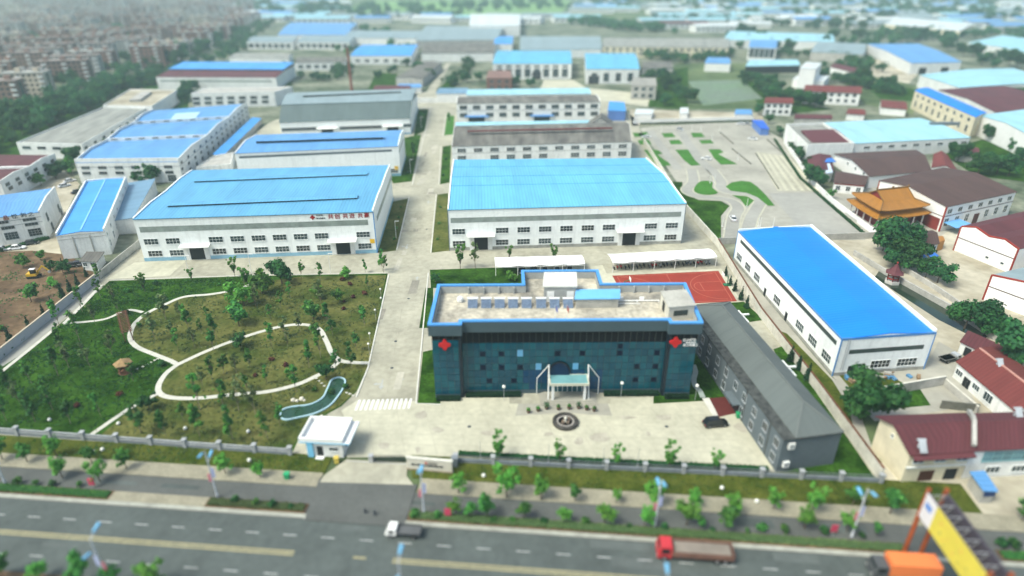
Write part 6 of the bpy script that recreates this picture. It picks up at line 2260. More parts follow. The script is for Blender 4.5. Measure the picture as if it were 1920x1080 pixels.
# ================================================================== TREES AND SHRUBS
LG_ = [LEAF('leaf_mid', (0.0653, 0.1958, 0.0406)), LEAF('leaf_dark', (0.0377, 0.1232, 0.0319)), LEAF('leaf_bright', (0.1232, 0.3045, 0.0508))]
LD_ = [LEAF('leaf_deep', (0.0290, 0.1087, 0.0319)), LEAF('leaf_deep_dark', (0.0174, 0.0696, 0.0232)), LEAF('leaf_deep_pale', (0.0508, 0.1595, 0.0406))]  # each set holds three natural leaf tones, mixed at random
LB_ = [LEAF('leaf_fresh', (0.1232, 0.3407, 0.0508)), LEAF('leaf_fresh_mid', (0.0870, 0.2537, 0.0406)), LEAF('leaf_fresh_yellowish', (0.135, 0.30, 0.055))]
LC_ = [LEAF('cypress_needle', (0.0138, 0.0483, 0.0230)), LEAF('cypress_needle_dark', (0.0092, 0.0322, 0.0161)), LEAF('cypress_needle_pale', (0.0230, 0.0690, 0.0276))]
LR_ = [LEAF('leaf_purple', (0.0978, 0.0253, 0.0287)), LEAF('leaf_purple_dark', (0.0575, 0.0161, 0.0230)), LEAF('leaf_purple_pale', (0.1380, 0.0460, 0.0345))]
LO_ = [LEAF('leaf_olive', (0.1087, 0.1668, 0.0580)), LEAF('leaf_olive_dark', (0.0725, 0.1160, 0.0435)), LEAF('leaf_olive_pale', (0.1595, 0.2175, 0.0870))]
M_BARK = M('bark', (.10, .075, .055), .95, .25, 3.0)
M_BARKP = M('bark_pale', (.24, .20, .15), .95, .2, 3.0)


def leaves(mb, blobs, n, size, r):
    tot = sum(b[3] * b[4] * b[5] for b in blobs)
    for b in blobs:
        k = max(3, int(n * b[3] * b[4] * b[5] / tot))
        base = r.choice((0, 0, 1, 2))
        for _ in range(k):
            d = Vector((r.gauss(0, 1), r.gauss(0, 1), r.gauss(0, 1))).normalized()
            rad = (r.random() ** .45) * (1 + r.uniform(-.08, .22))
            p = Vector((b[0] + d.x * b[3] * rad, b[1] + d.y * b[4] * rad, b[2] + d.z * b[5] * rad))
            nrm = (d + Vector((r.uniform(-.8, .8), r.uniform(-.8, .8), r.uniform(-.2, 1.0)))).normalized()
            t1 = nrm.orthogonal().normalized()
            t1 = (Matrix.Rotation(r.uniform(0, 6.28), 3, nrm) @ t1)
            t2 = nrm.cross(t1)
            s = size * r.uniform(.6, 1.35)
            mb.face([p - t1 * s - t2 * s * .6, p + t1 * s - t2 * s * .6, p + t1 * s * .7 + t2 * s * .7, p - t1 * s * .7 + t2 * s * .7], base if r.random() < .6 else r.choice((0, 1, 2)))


def limbs(mb, h, r0, ends, lean=(0, 0)):
    n = 4
    pts = [Vector((lean[0] * (k / n) ** 1.5, lean[1] * (k / n) ** 1.5, h * k / n)) for k in range(n + 1)]
    for k in range(n):
        mb.tube(pts[k], pts[k + 1], r0 * (1 - .18 * k), r0 * (1 - .18 * (k + 1)), 6)
    for e, t in ends:
        b = pts[min(n, int(t * n))]
        mb.tube(b, e, r0 * .42, r0 * .14, 5)


TREES = {}


def tree_kind(key, nvar, fn):
    TREES[key] = [fn(random.Random(hash(key) % 1000 * 0 + sum(map(ord, key)) * 17 + i)) for i in range(nvar)]


def k_round(mats, H_=4.6, R_=2.0, n=750, sz=.24, trunk=.35):
    def f(r):
        mb = MB()
        bl = [(0, 0, H_ * .58, R_ * .55, R_ * .55, H_ * .28)]
        for i in range(13):
            a = r.uniform(0, 6.28); q = r.uniform(.3, .95) * R_; s = r.uniform(.22, .5) * R_
            bl.append((q * math.cos(a), q * math.sin(a), H_ * r.uniform(.36, .92), s, s, s * r.uniform(.6, .95)))
        leaves(mb, bl, n, sz, r)
        tb = MB()
        limbs(tb, H_ * .6, .09 * R_ / 2 + .04, [(Vector((b[0], b[1], b[2])), .6) for b in bl[1:6]])
        return tb.mesh('trunk', M_BARK), mb.mesh('crown', mats)
    return f


def k_sapling(mats, H_=6.0, n=300, sz=.2, spread=1.15):
    def f(r):
        mb = MB(); bl = []; ends = []
        ln = (r.uniform(-.35, .35), r.uniform(-.3, .3))
        for i in range(17):
            t = r.uniform(.36, 1)
            a = r.uniform(0, 6.28); q = r.uniform(.15, 1) * spread * (1.25 - t * .7)
            p = (ln[0] * t + q * math.cos(a), ln[1] * t + q * math.sin(a), H_ * t)
            s = r.uniform(.16, .42)
            bl.append((*p, s, s, s * 1.1)); ends.append((Vector(p), max(.3, t - .2)))
        leaves(mb, bl, n, sz, r)
        tb = MB(); limbs(tb, H_ * .97, .055, ends, ln)
        return tb.mesh('trunk', M_BARKP), mb.mesh('crown', mats)
    return f


def k_vase(mats, H_=5.6, n=520, sz=.19):
    def f(r):
        mb = MB(); bl = []; ends = []
        for i in range(24):
            t = r.uniform(.36, 1); a = r.uniform(0, 6.28); q = (.3 + 1.7 * (t - .35)) * r.uniform(.5, 1.15)
            p = (q * math.cos(a), q * math.sin(a), H_ * t)
            s = r.uniform(.15, .42); bl.append((*p, s, s, s)); ends.append((Vector(p), .35))
        leaves(mb, bl, n, sz, r)
        tb = MB(); limbs(tb, H_ * .75, .06, ends)
        return tb.mesh('trunk', M_BARK), mb.mesh('crown', mats)
    return f


def k_cypress(mats, H_=3.6, R_=.55, n=420, sz=.13):
    def f(r):
        mb = MB()
        bl = [(r.uniform(-.05, .05), r.uniform(-.05, .05), H_ * (.12 + .8 * k / 9), R_ * (1 - k / 9.5) * 1.0 + .06, R_ * (1 - k / 9.5) + .06, H_ * .09) for k in range(10)]
        leaves(mb, bl, n, sz, r)
        tb = MB(); limbs(tb, H_ * .8, .06, [])
        return tb.mesh('trunk', M_BARK), mb.mesh('crown', mats)
    return f


def k_shrub(mats, R_=.7, n=170, sz=.13):
    def f(r):
        mb = MB(); bl = [(0, 0, R_ * .7, R_ * .7, R_ * .7, R_ * .6)]
        for i in range(5):
            a = r.uniform(0, 6.28); bl.append((R_ * .5 * math.cos(a), R_ * .5 * math.sin(a), R_ * r.uniform(.5, 1.1), R_ * .45, R_ * .45, R_ * .4))
        leaves(mb, bl, n, sz, r)
        tb = MB(); limbs(tb, R_ * .9, .04, [(Vector(b[:3]), .2) for b in bl[1:]])
        return tb.mesh('stem', M_BARK), mb.mesh('foliage', mats)
    return f


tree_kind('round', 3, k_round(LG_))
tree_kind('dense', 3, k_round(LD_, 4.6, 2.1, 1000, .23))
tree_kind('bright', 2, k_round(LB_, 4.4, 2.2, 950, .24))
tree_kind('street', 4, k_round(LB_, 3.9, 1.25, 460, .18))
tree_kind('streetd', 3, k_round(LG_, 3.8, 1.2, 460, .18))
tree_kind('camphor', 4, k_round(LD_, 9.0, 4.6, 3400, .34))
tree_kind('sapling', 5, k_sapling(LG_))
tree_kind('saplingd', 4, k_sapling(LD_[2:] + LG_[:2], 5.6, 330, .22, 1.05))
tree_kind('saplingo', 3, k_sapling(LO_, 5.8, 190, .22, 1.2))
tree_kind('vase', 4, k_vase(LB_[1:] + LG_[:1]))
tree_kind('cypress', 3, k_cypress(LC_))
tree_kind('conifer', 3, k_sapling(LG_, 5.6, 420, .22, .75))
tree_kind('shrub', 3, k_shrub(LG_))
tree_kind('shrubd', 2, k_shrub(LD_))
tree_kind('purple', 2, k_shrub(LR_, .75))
NAMES = dict(round='round_tree', dense='round_tree', bright='round_tree', street='street_tree', streetd='street_tree', camphor='camphor_tree', sapling='young_tree', saplingd='young_tree',
             saplingo='young_tree', vase='young_tree', cypress='cypress', conifer='young_tree', shrub='shrub', shrubd='shrub', purple='shrub')
LOOK = dict(round='mid green round tree', dense='dark green round tree', bright='bright green bushy tree', street='fresh green street tree', streetd='darker green street tree',
            camphor='big dark leafy tree', sapling='slender sparse young tree', saplingd='slender dark-leaved young tree', saplingo='thin olive young tree', vase='vase-shaped young tree',
            cypress='dark pointed cypress', conifer='leafy narrow young tree', shrub='low green shrub', shrubd='low dark green shrub', purple='purple-leaved shrub')
rt_ = random.Random(21)


def plant(kind, p, sc, label, group, cat='tree'):
    me_t, me_c = rt_.choice(TREES[kind])
    root = bpy.data.objects.new(NAMES[kind], None)
    root.empty_display_size = .3
    C.objects.link(root)
    root.location = p
    s = sc * rt_.uniform(.78, 1.22)
    root.scale = (s * rt_.uniform(.92, 1.08), s * rt_.uniform(.92, 1.08), s)
    root.rotation_euler = (rt_.uniform(-.06, .06), rt_.uniform(-.06, .06), rt_.uniform(0, 6.28))
    tag(root, label, 'shrub' if 'shrub' in NAMES[kind] else cat, group)
    for me in (me_t, me_c):
        o = bpy.data.objects.new(me.name.split('.')[0], me)
        C.objects.link(o)
        o.parent = root
    return root


def grove(zone, items, group=None, z=0.0, share=False):
    """items: (kind, px, py, scale); labels count from the left within kind and zone"""
    byk = {}
    for it in items:
        byk.setdefault(it[0], []).append(it)
    for k, li in byk.items():
        li.sort(key=lambda q: q[1])
        for i, (kk, px, py, sc) in enumerate(li):
            lab = '%s %s' % (LOOK[k], zone)
            if len(li) > 1 and not share:
                lab += ', %s from the left' % (ORD[i] if i < len(ORD) else 'last')
            plant(kk, G(px, py) + Vector((0, 0, z)), sc, lab, (group or ('%ss %s' % (LOOK[k], zone))) if len(li) > 1 else None)


grove('on the upper park lawn', [('dense', 529, 532, 1.7), ('round', 493, 550, 1.75), ('sapling', 565, 523, 1.2), ('sapling', 602, 526, 1.0), ('bright', 650, 521, .75), ('conifer', 685, 511, .6),
    ('sapling', 719, 511, 1.25), ('conifer', 717, 508, 1.0), ('bright', 595, 557, .8), ('round', 638, 567, .85), ('purple', 643, 526, 1), ('purple', 657, 535, 1.2), ('purple', 663, 559, 1.1), ('purple', 645, 567, .9),
    ('purple', 645, 581, .9), ('purple', 684, 552, 1.3), ('conifer', 684, 612, 1.1), ('saplingd', 669, 658, 1.1), ('saplingd', 660, 692, 1.0), ('saplingo', 604, 576, 1.3), ('round', 588, 600, 1.0), ('saplingd', 624, 629, 1.2),
    ('sapling', 527, 581, 1.0), ('sapling', 508, 600, 1.0), ('saplingo', 563, 622, .9), ('saplingo', 535, 634, .9), ('conifer', 690, 538, .7), ('saplingd', 615, 610, 1.1), ('sapling', 545, 560, .9), ('saplingo', 480, 575, 1.0)])
grove('inside the oval path', [('sapling', 510, 651, 1.2), ('conifer', 580, 690, 1.0), ('conifer', 501, 721, 1.0), ('sapling', 556, 735, 1.1), ('sapling', 602, 672, 1.3), ('purple', 510, 676, 1.1), ('purple', 537, 687, 1.0),
    ('purple', 479, 706, .9), ('saplingd', 420, 702, 1.2), ('saplingo', 444, 702, 1.1), ('sapling', 398, 712, 1.0), ('conifer', 470, 690, .8), ('saplingo', 380, 725, .9), ('sapling', 465, 735, 1.0), ('saplingo', 540, 650, .8)])
grove('within the left loop of the path', [('conifer', 355, 621, 1.1), ('sapling', 378, 627, .9), ('saplingd', 407, 635, 1.2), ('saplingd', 401, 658, 1.3), ('saplingo', 291, 637, 1.2), ('saplingo', 311, 600, 1.1), ('sapling', 335, 658, 1.1),
    ('shrub', 262, 612, 1.4), ('bright', 458, 573, 1.3), ('round', 449, 612, 1.55), ('dense', 452, 651, 1.05), ('sapling', 437, 569, 1.2), ('sapling', 460, 544, 1.0), ('saplingo', 325, 632, 1.0), ('saplingo', 340, 595, .9), ('sapling', 392, 600, .9), ('saplingo', 365, 650, .8)])
grove('along the upper edge of the park', [('vase', 272, 547, 1.25), ('shrubd', 293, 534, 1.3), ('vase', 361, 529, .8), ('vase', 441, 520, 1.3), ('shrub', 240, 548, 1.3), ('shrub', 410, 535, 1.0), ('vase', 465, 540, 1.0)])
grove('on the dark green park lawn', [('sapling', 190, 560, 1.1), ('saplingo', 215, 572, 1.0), ('sapling', 150, 640, 1.1), ('sapling', 115, 655, 1.0), ('saplingo', 130, 690, 1.2), ('saplingd', 110, 705, 1.2), ('sapling', 60, 720, 1.1), ('saplingo', 170, 690, 1.1),
    ('saplingo', 210, 665, 1.0), ('saplingd', 25, 745, 1.2), ('sapling', 90, 745, 1.1), ('sapling', 13, 790, 1.2), ('saplingd', 67, 792, 1.2), ('saplingd', 133, 795, 1.2), ('sapling', 190, 782, 1.1), ('purple', 225, 742, .9), ('purple', 145, 763, .9),
    ('shrub', 50, 700, 1.6), ('shrubd', 55, 770, 1.2), ('sapling', 225, 590, 1.0), ('saplingo', 180, 610, .9), ('sapling', 100, 770, 1.1), ('saplingo', 40, 760, 1.0), ('saplingd', 250, 715, 1.0), ('shrubd', 304, 686, 1.7), ('shrubd', 236, 588, 1.1)], z=.05)
grove('near the front stone fence', [('dense', 280, 768, .75), ('saplingd', 265, 812, 1.2), ('saplingd', 312, 820, 1.1), ('conifer', 375, 818, 1.1), ('conifer', 437, 825, 1.1), ('sapling', 503, 825, 1.1), ('sapling', 375, 768, 1.3), ('sapling', 420, 765, 1.2),
    ('saplingo', 448, 772, 1.2), ('saplingo', 480, 780, 1.0), ('sapling', 345, 790, 1.0), ('sapling', 525, 800, .9)], z=.05)
grove('beside the curved blue pond', [('dense', 612, 712, .8), ('saplingd', 630, 692, 1.0), ('shrubd', 648, 728, 1.0), ('shrub', 590, 733, .9), ('shrubd', 622, 738, 1.1)], z=.05)
grove('along the lilac lane wall', [('sapling', 190, 533, 1.0), ('sapling', 155, 585, 1.2), ('sapling', 112, 612, 1.2), ('shrubd', 165, 537, 1.1), ('shrubd', 140, 557, 1.1), ('shrubd', 122, 572, 1.1), ('shrubd', 100, 590, 1.1), ('shrubd', 80, 607, 1.1), ('shrubd', 60, 622, 1.1),
    ('shrubd', 40, 640, 1.1), ('shrubd', 20, 656, 1.1), ('shrubd', 4, 669, 1.1)])
grove('on the bare lot behind the lane wall', [('cypress', 57, 618, 1.25), ('cypress', 83, 593, 1.25), ('cypress', 100, 577, 1.2), ('cypress', 119, 560, 1.2), ('cypress', 133, 548, 1.15), ('cypress', 146, 536, 1.1), ('cypress', 163, 519, 1.1), ('cypress', 22, 645, 1.25), ('cypress', 118, 500, 1.0),
    ('round', 44, 502, 1.15), ('round', 59, 566, 1.2), ('bright', 100, 538, .7), ('dense', 97, 508, .85), ('dense', 119, 512, .9), ('round', 76, 488, .8), ('shrub', 2, 620, 1.2)])
grove('on the pavement left of the gate', [('streetd', 52, 867, 1.0), ('street', 108, 857, 1.1), ('streetd', 173, 868, 1.1), ('street', 230, 860, .7), ('streetd', 238, 880, .9), ('street', 423, 888, 1.25), ('street', 488, 895, 1.0), ('streetd', 5, 862, 1.0)], z=.12)
grove('in the median left of the gate', [('street', 118, 897, 1.2), ('street', 188, 904, 1.1), ('shrub', 35, 908, 1.2), ('shrub', 67, 909, 1.0), ('shrubd', 100, 911, 1.2), ('shrubd', 441, 941, 1.0), ('shrub', 480, 947, 1.0), ('shrubd', 511, 950, 1.0), ('shrubd', 546, 953, .9), ('shrub', 150, 912, .8)], z=.16)
grove('on the pavement right of the gate', [('street', 860, 925, 1.0), ('street', 950, 932, 1.25), ('street', 1015, 937, 1.35), ('streetd', 1078, 940, .9), ('street', 1155, 943, .85), ('street', 1227, 948, 1.2), ('street', 1300, 950, 1.0), ('street', 1373, 962, 1.3), ('street', 1450, 955, 1.3), ('street', 1523, 960, 1.25), ('streetd', 1598, 948, 1.1),
    ('streetd', 1668, 964, 1.25), ('streetd', 1915, 978, 1.2)], z=.12)
grove('in the median right of the gate', [('shrub', 778, 969, 1.3), ('shrub', 820, 971, 1.3), ('street', 853, 968, 1.15), ('streetd', 884, 971, .8), ('streetd', 913, 970, 1.1), ('streetd', 983, 974, 1.05), ('street', 1057, 977, .8), ('street', 1133, 980, 1.2), ('street', 1208, 987, 1.2), ('shrub', 1097, 982, 1.2), ('street', 1287, 985, 1.1), ('streetd', 1313, 993, .8),
    ('streetd', 1365, 992, 1.2), ('shrub', 1427, 996, 1.2), ('shrub', 1470, 997, 1.3), ('street', 1507, 993, 1.0), ('street', 1587, 998, .9), ('streetd', 1642, 1005, .9), ('shrubd', 1245, 992, 1.2), ('shrubd', 1545, 1000, 1.1), ('shrub', 960, 978, 1.0), ('shrubd', 1020, 981, .9), ('shrubd', 1180, 989, .9), ('shrubd', 1875, 1024, 1.5), ('shrubd', 1900, 1026, 1.5), ('shrubd', 1335, 996, .9), ('shrub', 1400, 998, .8), ('shrubd', 1615, 1008, 1.1), ('shrub', 925, 978, .9)], z=.16)
for k, px in enumerate((-12, 67, 145, 238, 313, 397, 30)):
    py = (1092, 1100, 1103, 1108, 1112, 1118, 1085)[k]
for i, t in enumerate((-76.5, -72.0, -66.5, -60.0, -55.0, -49.0)):
    plant(('streetd', 'streetd', 'street', 'streetd', 'streetd', 'street')[i], rd(t, -15.2, .16), 1.25, 'street tree crown rising from the bottom edge, %s from the left' % ORD[i], 'street trees of the near median')
grove('on the forecourt edge behind the fence', [('vase', 935, 862, 1.15), ('vase', 1050, 873, 1.05), ('vase', 1156, 879, 1.05), ('vase', 1253, 884, 1.0), ('vase', 1338, 885, 1.0)])
grove('behind the glass office', [('dense', 817, 530, .8), ('vase', 863, 505, 1.2), ('saplingo', 891, 503, 1.2), ('vase', 955, 490, 1.1), ('vase', 1038, 490, 1.2), ('bright', 960, 527, .75)])
grove('along the stained boundary wall', [('cypress', 1360, 517, 1.0), ('cypress', 1369, 535, 1.05), ('cypress', 1377, 546, 1.15), ('cypress', 1388, 563, 1.1), ('cypress', 1399, 578, 1.1), ('cypress', 1480, 678, 1.15), ('cypress', 1496, 694, 1.1), ('cypress', 1511, 714, 1.1)])
grove('by the village canal', [('camphor', 1672, 488, 1.3), ('camphor', 1655, 470, .9), ('camphor', 1688, 478, 1.0), ('camphor', 1678, 505, .8), ('camphor', 1700, 508, 1.0), ('round', 1740, 505, 1.0), ('dense', 1757, 530, 1.7), ('camphor', 1808, 616, .95), ('camphor', 1845, 628, .95), ('camphor', 1912, 690, 1.1), ('camphor', 1880, 640, .7), ('camphor', 1613, 786, .95), ('camphor', 1735, 520, .55)])
grove('behind the temple', [('camphor', 1527, 350, .85), ('camphor', 1512, 318, .7), ('dense', 1497, 300, 1.3), ('dense', 1482, 282, 1.1), ('dense', 1462, 254, 1.0), ('dense', 1440, 232, 1.2), ('dense', 1423, 215, 1.4), ('camphor', 1833, 328, 1.15), ('camphor', 1868, 326, 1.2), ('camphor', 1795, 302, .9), ('round', 1555, 372, .8), ('dense', 1548, 335, 1.0), ('camphor', 1890, 330, .8)])
grove('in front of the left works', [('dense', 163, 340, 1.2), ('dense', 197, 337, 1.25), ('dense', 257, 342, 1.2), ('dense', 283, 345, 1.5), ('camphor', 105, 335, .85), ('camphor', 128, 325, .9), ('camphor', 145, 308, .8), ('round', 40, 356, 1.2), ('round', 22, 358, 1.1), ('round', 60, 352, 1.1), ('conifer', 140, 338, 1.6), ('round', 78, 349, 1.0)])
grove('beside the internal road', [('shrub', 752, 390, .9), ('shrub', 748, 410, .9), ('shrub', 744, 430, .9), ('shrub', 739, 450, .9), ('conifer', 775, 300, 1.3), ('shrub', 779, 285, 1.2), ('shrubd', 765, 325, 1.0), ('shrub', 826, 390, .9), ('shrub', 823, 420, .9), ('shrub', 820, 450, .9), ('shrubd', 836, 300, 1.1), ('shrubd', 831, 330, 1.1), ('conifer', 842, 235, 1.1), ('round', 792, 225, .9)])


def belt(zone, kind, pts, n, sc, jit, seed, group):
    r = random.Random(seed)
    P_ = gl(pts)
    seg = [(P_[i + 1] - P_[i]).length for i in range(len(P_) - 1)]
    T = sum(seg)
    for k in range(n):
        d = T * (k + r.random() * .7) / n
        i = 0
        while d > seg[i] and i < len(seg) - 1:
            d -= seg[i]; i += 1
        p = P_[i].lerp(P_[i + 1], d / seg[i]) + Vector((r.uniform(-jit, jit), r.uniform(-jit, jit), 0))
        plant(kind if r.random() < .75 else r.choice(('camphor', 'dense')), p, sc * r.uniform(.75, 1.3), '%s' % zone, group)


def mass(label, kind, pts, n, sc, jit, seed, group):
    """a far wood that reads as one mass: one object of kind stuff"""
    r = random.Random(seed)
    P_ = gl(pts)
    seg = [(P_[i + 1] - P_[i]).length for i in range(len(P_) - 1)]
    T = sum(seg)
    mb = MB()
    for k in range(int(n * 1.6)):
        d = T * (k + r.random()) / (n * 1.6)
        i = 0
        while d > seg[i] and i < len(seg) - 1:
            d -= seg[i]; i += 1
        p = P_[i].lerp(P_[i + 1], min(1, d / seg[i])) + Vector((r.uniform(-jit, jit), r.uniform(-jit, jit), 0))
        h = 8 * sc * r.uniform(.7, 1.2); w_ = h * .48
        mb.tube(p, p + Vector((0, 0, h * .6)), .25, .15, 5, 3)
        leaves(mb, [(p.x, p.y, h * .6, w_, w_, h * .38)] + [(p.x + r.uniform(-.6, .6) * w_, p.y + r.uniform(-.6, .6) * w_, h * r.uniform(.4, .85), w_ * .5, w_ * .5, w_ * .45) for _ in range(4)], 170, .75 * sc, r)
    o = mb.build('woodland', LD_ + [M_BARK], None, tuple(P_[0]))
    tag(o, label, 'woodland', None, 'stuff')


belt('leafy tree in the dense belt between the town and the western works', 'camphor', [(-10, 248), (60, 225), (150, 195), (250, 165), (330, 140)], 74, .95, 10, 1, 'belt trees by the town')
belt('leafy tree in the dense belt between the town and the western works', 'camphor', [(-30, 285), (20, 262), (100, 228), (200, 190)], 34, .85, 7, 2, 'belt trees by the town')
belt('tree in the green strip between the grey workshop and the three-bay works', 'round', [(167, 293), (220, 258), (286, 217)], 16, .8, 1.0, 3, 'strip trees between the works')
belt('tree of the clump behind the western works', 'camphor', [(320, 200), (345, 185), (360, 160), (420, 158), (520, 150)], 16, .85, 5, 4, 'clump trees behind the works')
belt('far hazy tree along the avenue at the upper left', 'camphor', [(300, 130), (350, 112), (400, 85), (440, 60)], 30, 1.3, 14, 5, 'avenue trees at the upper left')
belt('tree in the thicket around the pond and villa', 'camphor', [(1390, 152), (1430, 165), (1470, 190), (1500, 200), (1560, 205)], 26, .9, 9, 6, 'thicket trees by the pond')
belt('tree in the thicket around the pond and villa', 'camphor', [(1540, 150), (1580, 155), (1640, 170), (1700, 180)], 22, .9, 9, 7, 'thicket trees by the pond')
mass('hazy tree in the far wood behind the long beige block', 'camphor', [(1090, 45), (1130, 50), (1180, 55), (1235, 62)], 46, 1.5, 30, 8, 'far wood trees')
mass('hazy tree in the far row below the green field', 'camphor', [(690, 38), (760, 34), (850, 32)], 30, 1.5, 25, 9, 'far row trees')
belt('far tree among the sheds at the upper right', 'camphor', [(1690, 80), (1740, 70), (1830, 110), (1900, 125), (1800, 125)], 30, 1.3, 12, 10, 'trees among the upper right sheds')
belt('far tree among the sheds at the upper right', 'camphor', [(1380, 95), (1400, 60), (1460, 100), (1620, 70), (1730, 78)], 24, 1.2, 15, 12, 'trees among the upper right sheds')
belt('tree near the far halls and brick house', 'camphor', [(700, 150), (760, 120), (850, 165), (880, 150), (1000, 165), (1050, 165)], 18, .7, 6, 13, 'trees near the far halls')
belt('tree in the scrub beside the light blue hall', 'camphor', [(1215, 160), (1250, 150), (1270, 190), (1245, 200)], 16, .8, 6, 14, 'scrub trees by the light blue hall')
mass('tree in the hazy town between the apartment blocks', 'camphor', [(10, 190), (120, 150), (230, 120), (60, 110), (200, 80), (330, 70), (150, 50)], 60, 1.2, 18, 15, 'town trees')
belt('far tree at the right edge behind the cyan halls', 'camphor', [(1880, 200), (1920, 190), (1830, 240), (1900, 290), (1925, 330)], 14, .8, 5, 16, 'trees at the right edge')
mass('hazy tree on the horizon near the top edge', 'camphor', [(450, 30), (600, 18), (1080, 14), (1240, 20), (1500, 30), (1920, 24)], 70, 1.8, 60, 17, 'trees near the top edge')
mass('hazy tree near the top right corner', 'camphor', [(1660, 20), (1780, 30), (1900, 40)], 26, 1.8, 40, 18, 'trees near the top right corner')


for zn, pl, n_, sc_, jt in (
        ('hazy wood between the far sheds in the upper middle', [(690, 55), (760, 95), (690, 110), (640, 95)], 26, 1.1, 14),
        ('hazy wood right of the far beige block', [(1370, 105), (1290, 118), (1240, 112), (1210, 105)], 26, 1.0, 10),
        ('dark wood behind the white tower block', [(1440, 105), (1560, 108), (1640, 135), (1560, 130)], 34, 1.0, 10),
        ('dark wood among the sheds at the upper right', [(1640, 95), (1690, 60), (1800, 70), (1900, 60), (1990, 110)], 60, 1.2, 26),
        ('hazy wood between the top right sheds', [(1260, 40), (1400, 45), (1560, 55), (1700, 25)], 70, 1.5, 40),
        ('hazy wood along the far top edge', [(430, 12), (640, 28), (850, 22), (1080, 8), (1300, 10), (1600, 12), (1930, 10)], 120, 2.2, 120),
        ('hazy scrub along the far road', [(850, 165), (870, 140), (880, 118), (860, 105)], 18, .7, 5),
        ('dark wood beside the grey far warehouse', [(540, 125), (600, 122), (650, 128), (640, 150), (560, 150)], 22, .8, 7),
        ('dark wood between the town and the far warehouses', [(380, 120), (440, 100), (470, 60), (500, 45)], 44, 1.1, 14),
        ('hazy trees along the town streets', [(20, 215), (110, 185), (210, 150), (300, 115), (380, 80)], 60, .9, 9),
        ('hazy trees deep in the town', [(10, 130), (120, 105), (250, 85), (30, 80), (200, 60), (330, 45), (100, 40)], 90, 1.1, 30)):
    mass(zn, 'camphor', pl, n_, sc_, jt, len(zn), None)

# clipped hedges: one trimmed body each, faced with leaves
def hedge(label, pts, wd, h, mats, dens=34, size=.1, z=0.0, name='hedge', kind=None):
    P_ = [Vector((p[0], p[1], 0)) for p in pts]
    r = random.Random(len(label) + int(P_[0].x))
    mb = MB()
    for a, b in zip(P_, P_[1:]):
        d = (b - a); L_ = d.length; d.normalize(); n = Vector((-d.y, d.x, 0))
        k = int(L_ * dens)
        for _ in range(k):
            side = r.random()
            if side < .5: p = a + d * r.uniform(0, L_) + n * r.uniform(-wd / 2, wd / 2) + Vector((0, 0, h * r.uniform(.85, 1.1)))
            else: p = a + d * r.uniform(0, L_) + n * (wd / 2) * (1 if r.random() < .5 else -1) * r.uniform(.85, 1.08) + Vector((0, 0, h * r.uniform(.05, 1)))
            p.z += z
            nr = Vector((r.uniform(-1, 1), r.uniform(-1, 1), r.uniform(0, 1.2))).normalized()
            t1 = nr.orthogonal().normalized(); t2 = nr.cross(t1); s = size * r.uniform(.7, 1.5)
            mb.face([p - t1 * s, p - t2 * s, p + t1 * s, p + t2 * s], r.choice((0, 0, 1, 2)))
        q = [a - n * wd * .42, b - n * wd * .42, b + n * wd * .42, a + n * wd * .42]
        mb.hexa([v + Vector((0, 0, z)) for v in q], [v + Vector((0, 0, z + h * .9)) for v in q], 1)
    o = mb.build(name, mats, None, tuple(P_[0]))
    return tag(o, label, 'hedge', None, kind)


for a, b, lb in ((.3, WL_ - .3, 'dark clipped hedge under the left glass wing'), (LX - WL_ + .3, LX - .3, 'dark clipped hedge under the right glass wing')):
    hedge(lb, [op(a, -.9), op(b, -.9)], 1.1, .8, LC_, 90, .09)
hedge('dark clipped hedge along the glass left of the entrance', [op(WL_ + .8, REC - 1.0), op(WL_ + 12.0, REC - 1.0)], 1.2, .8, LC_, 90, .09)
hedge('dark clipped hedge along the glass right of the entrance', [op(LX - WL_ - 12.0, REC - 1.0), op(LX - WL_ - .8, REC - 1.0)], 1.2, .8, LC_, 90, .09)
for (a, b), lb in zip(BEDS, ('low planting in the far left median bed', 'low planting in the median bed left of the entrance', 'low planting in the long median bed right of the entrance', 'low planting in the median bed at the right edge')):
    a, b = max(a, -95), min(b, 95)
    if b - a > 1: hedge(lb, [rd(a + .4, 1.1), rd(b - .4, 1.1)], 1.5, .32, LO_ if 'long' in lb or 'left of' in lb else LG_, 40, .11, .16, 'median_planting')
hedge('dark green hedge in front of the left workshop with characters', gl([(0, 472), (40, 462), (92, 447)]), 1.6, 1.0, LD_, 60, .13)
hedge('green hedge foot along the white driving yard wall', gl([(1452, 262), (1500, 335), (1556, 385), (1620, 440)]), 1.0, .7, LD_, 50, .13)
hedge('dark hedge along the far wall of the driving yard', gl([(1200, 234), (1410, 228)]), 1.0, .9, LD_, 30, .2)
hedge('dark planting behind the right front fence', gl([(860, 853), (1100, 866), (1440, 882)]), .9, .7, LD_, 60, .1)

# rough grass: short tufts scattered over the lawns
def inside(p, poly):
    c_ = False
    for i in range(len(poly)):
        a, b = poly[i], poly[i - 1]
        if (a.y > p.y) != (b.y > p.y) and p.x < (b.x - a.x) * (p.y - a.y) / (b.y - a.y) + a.x:
            c_ = not c_
    return c_


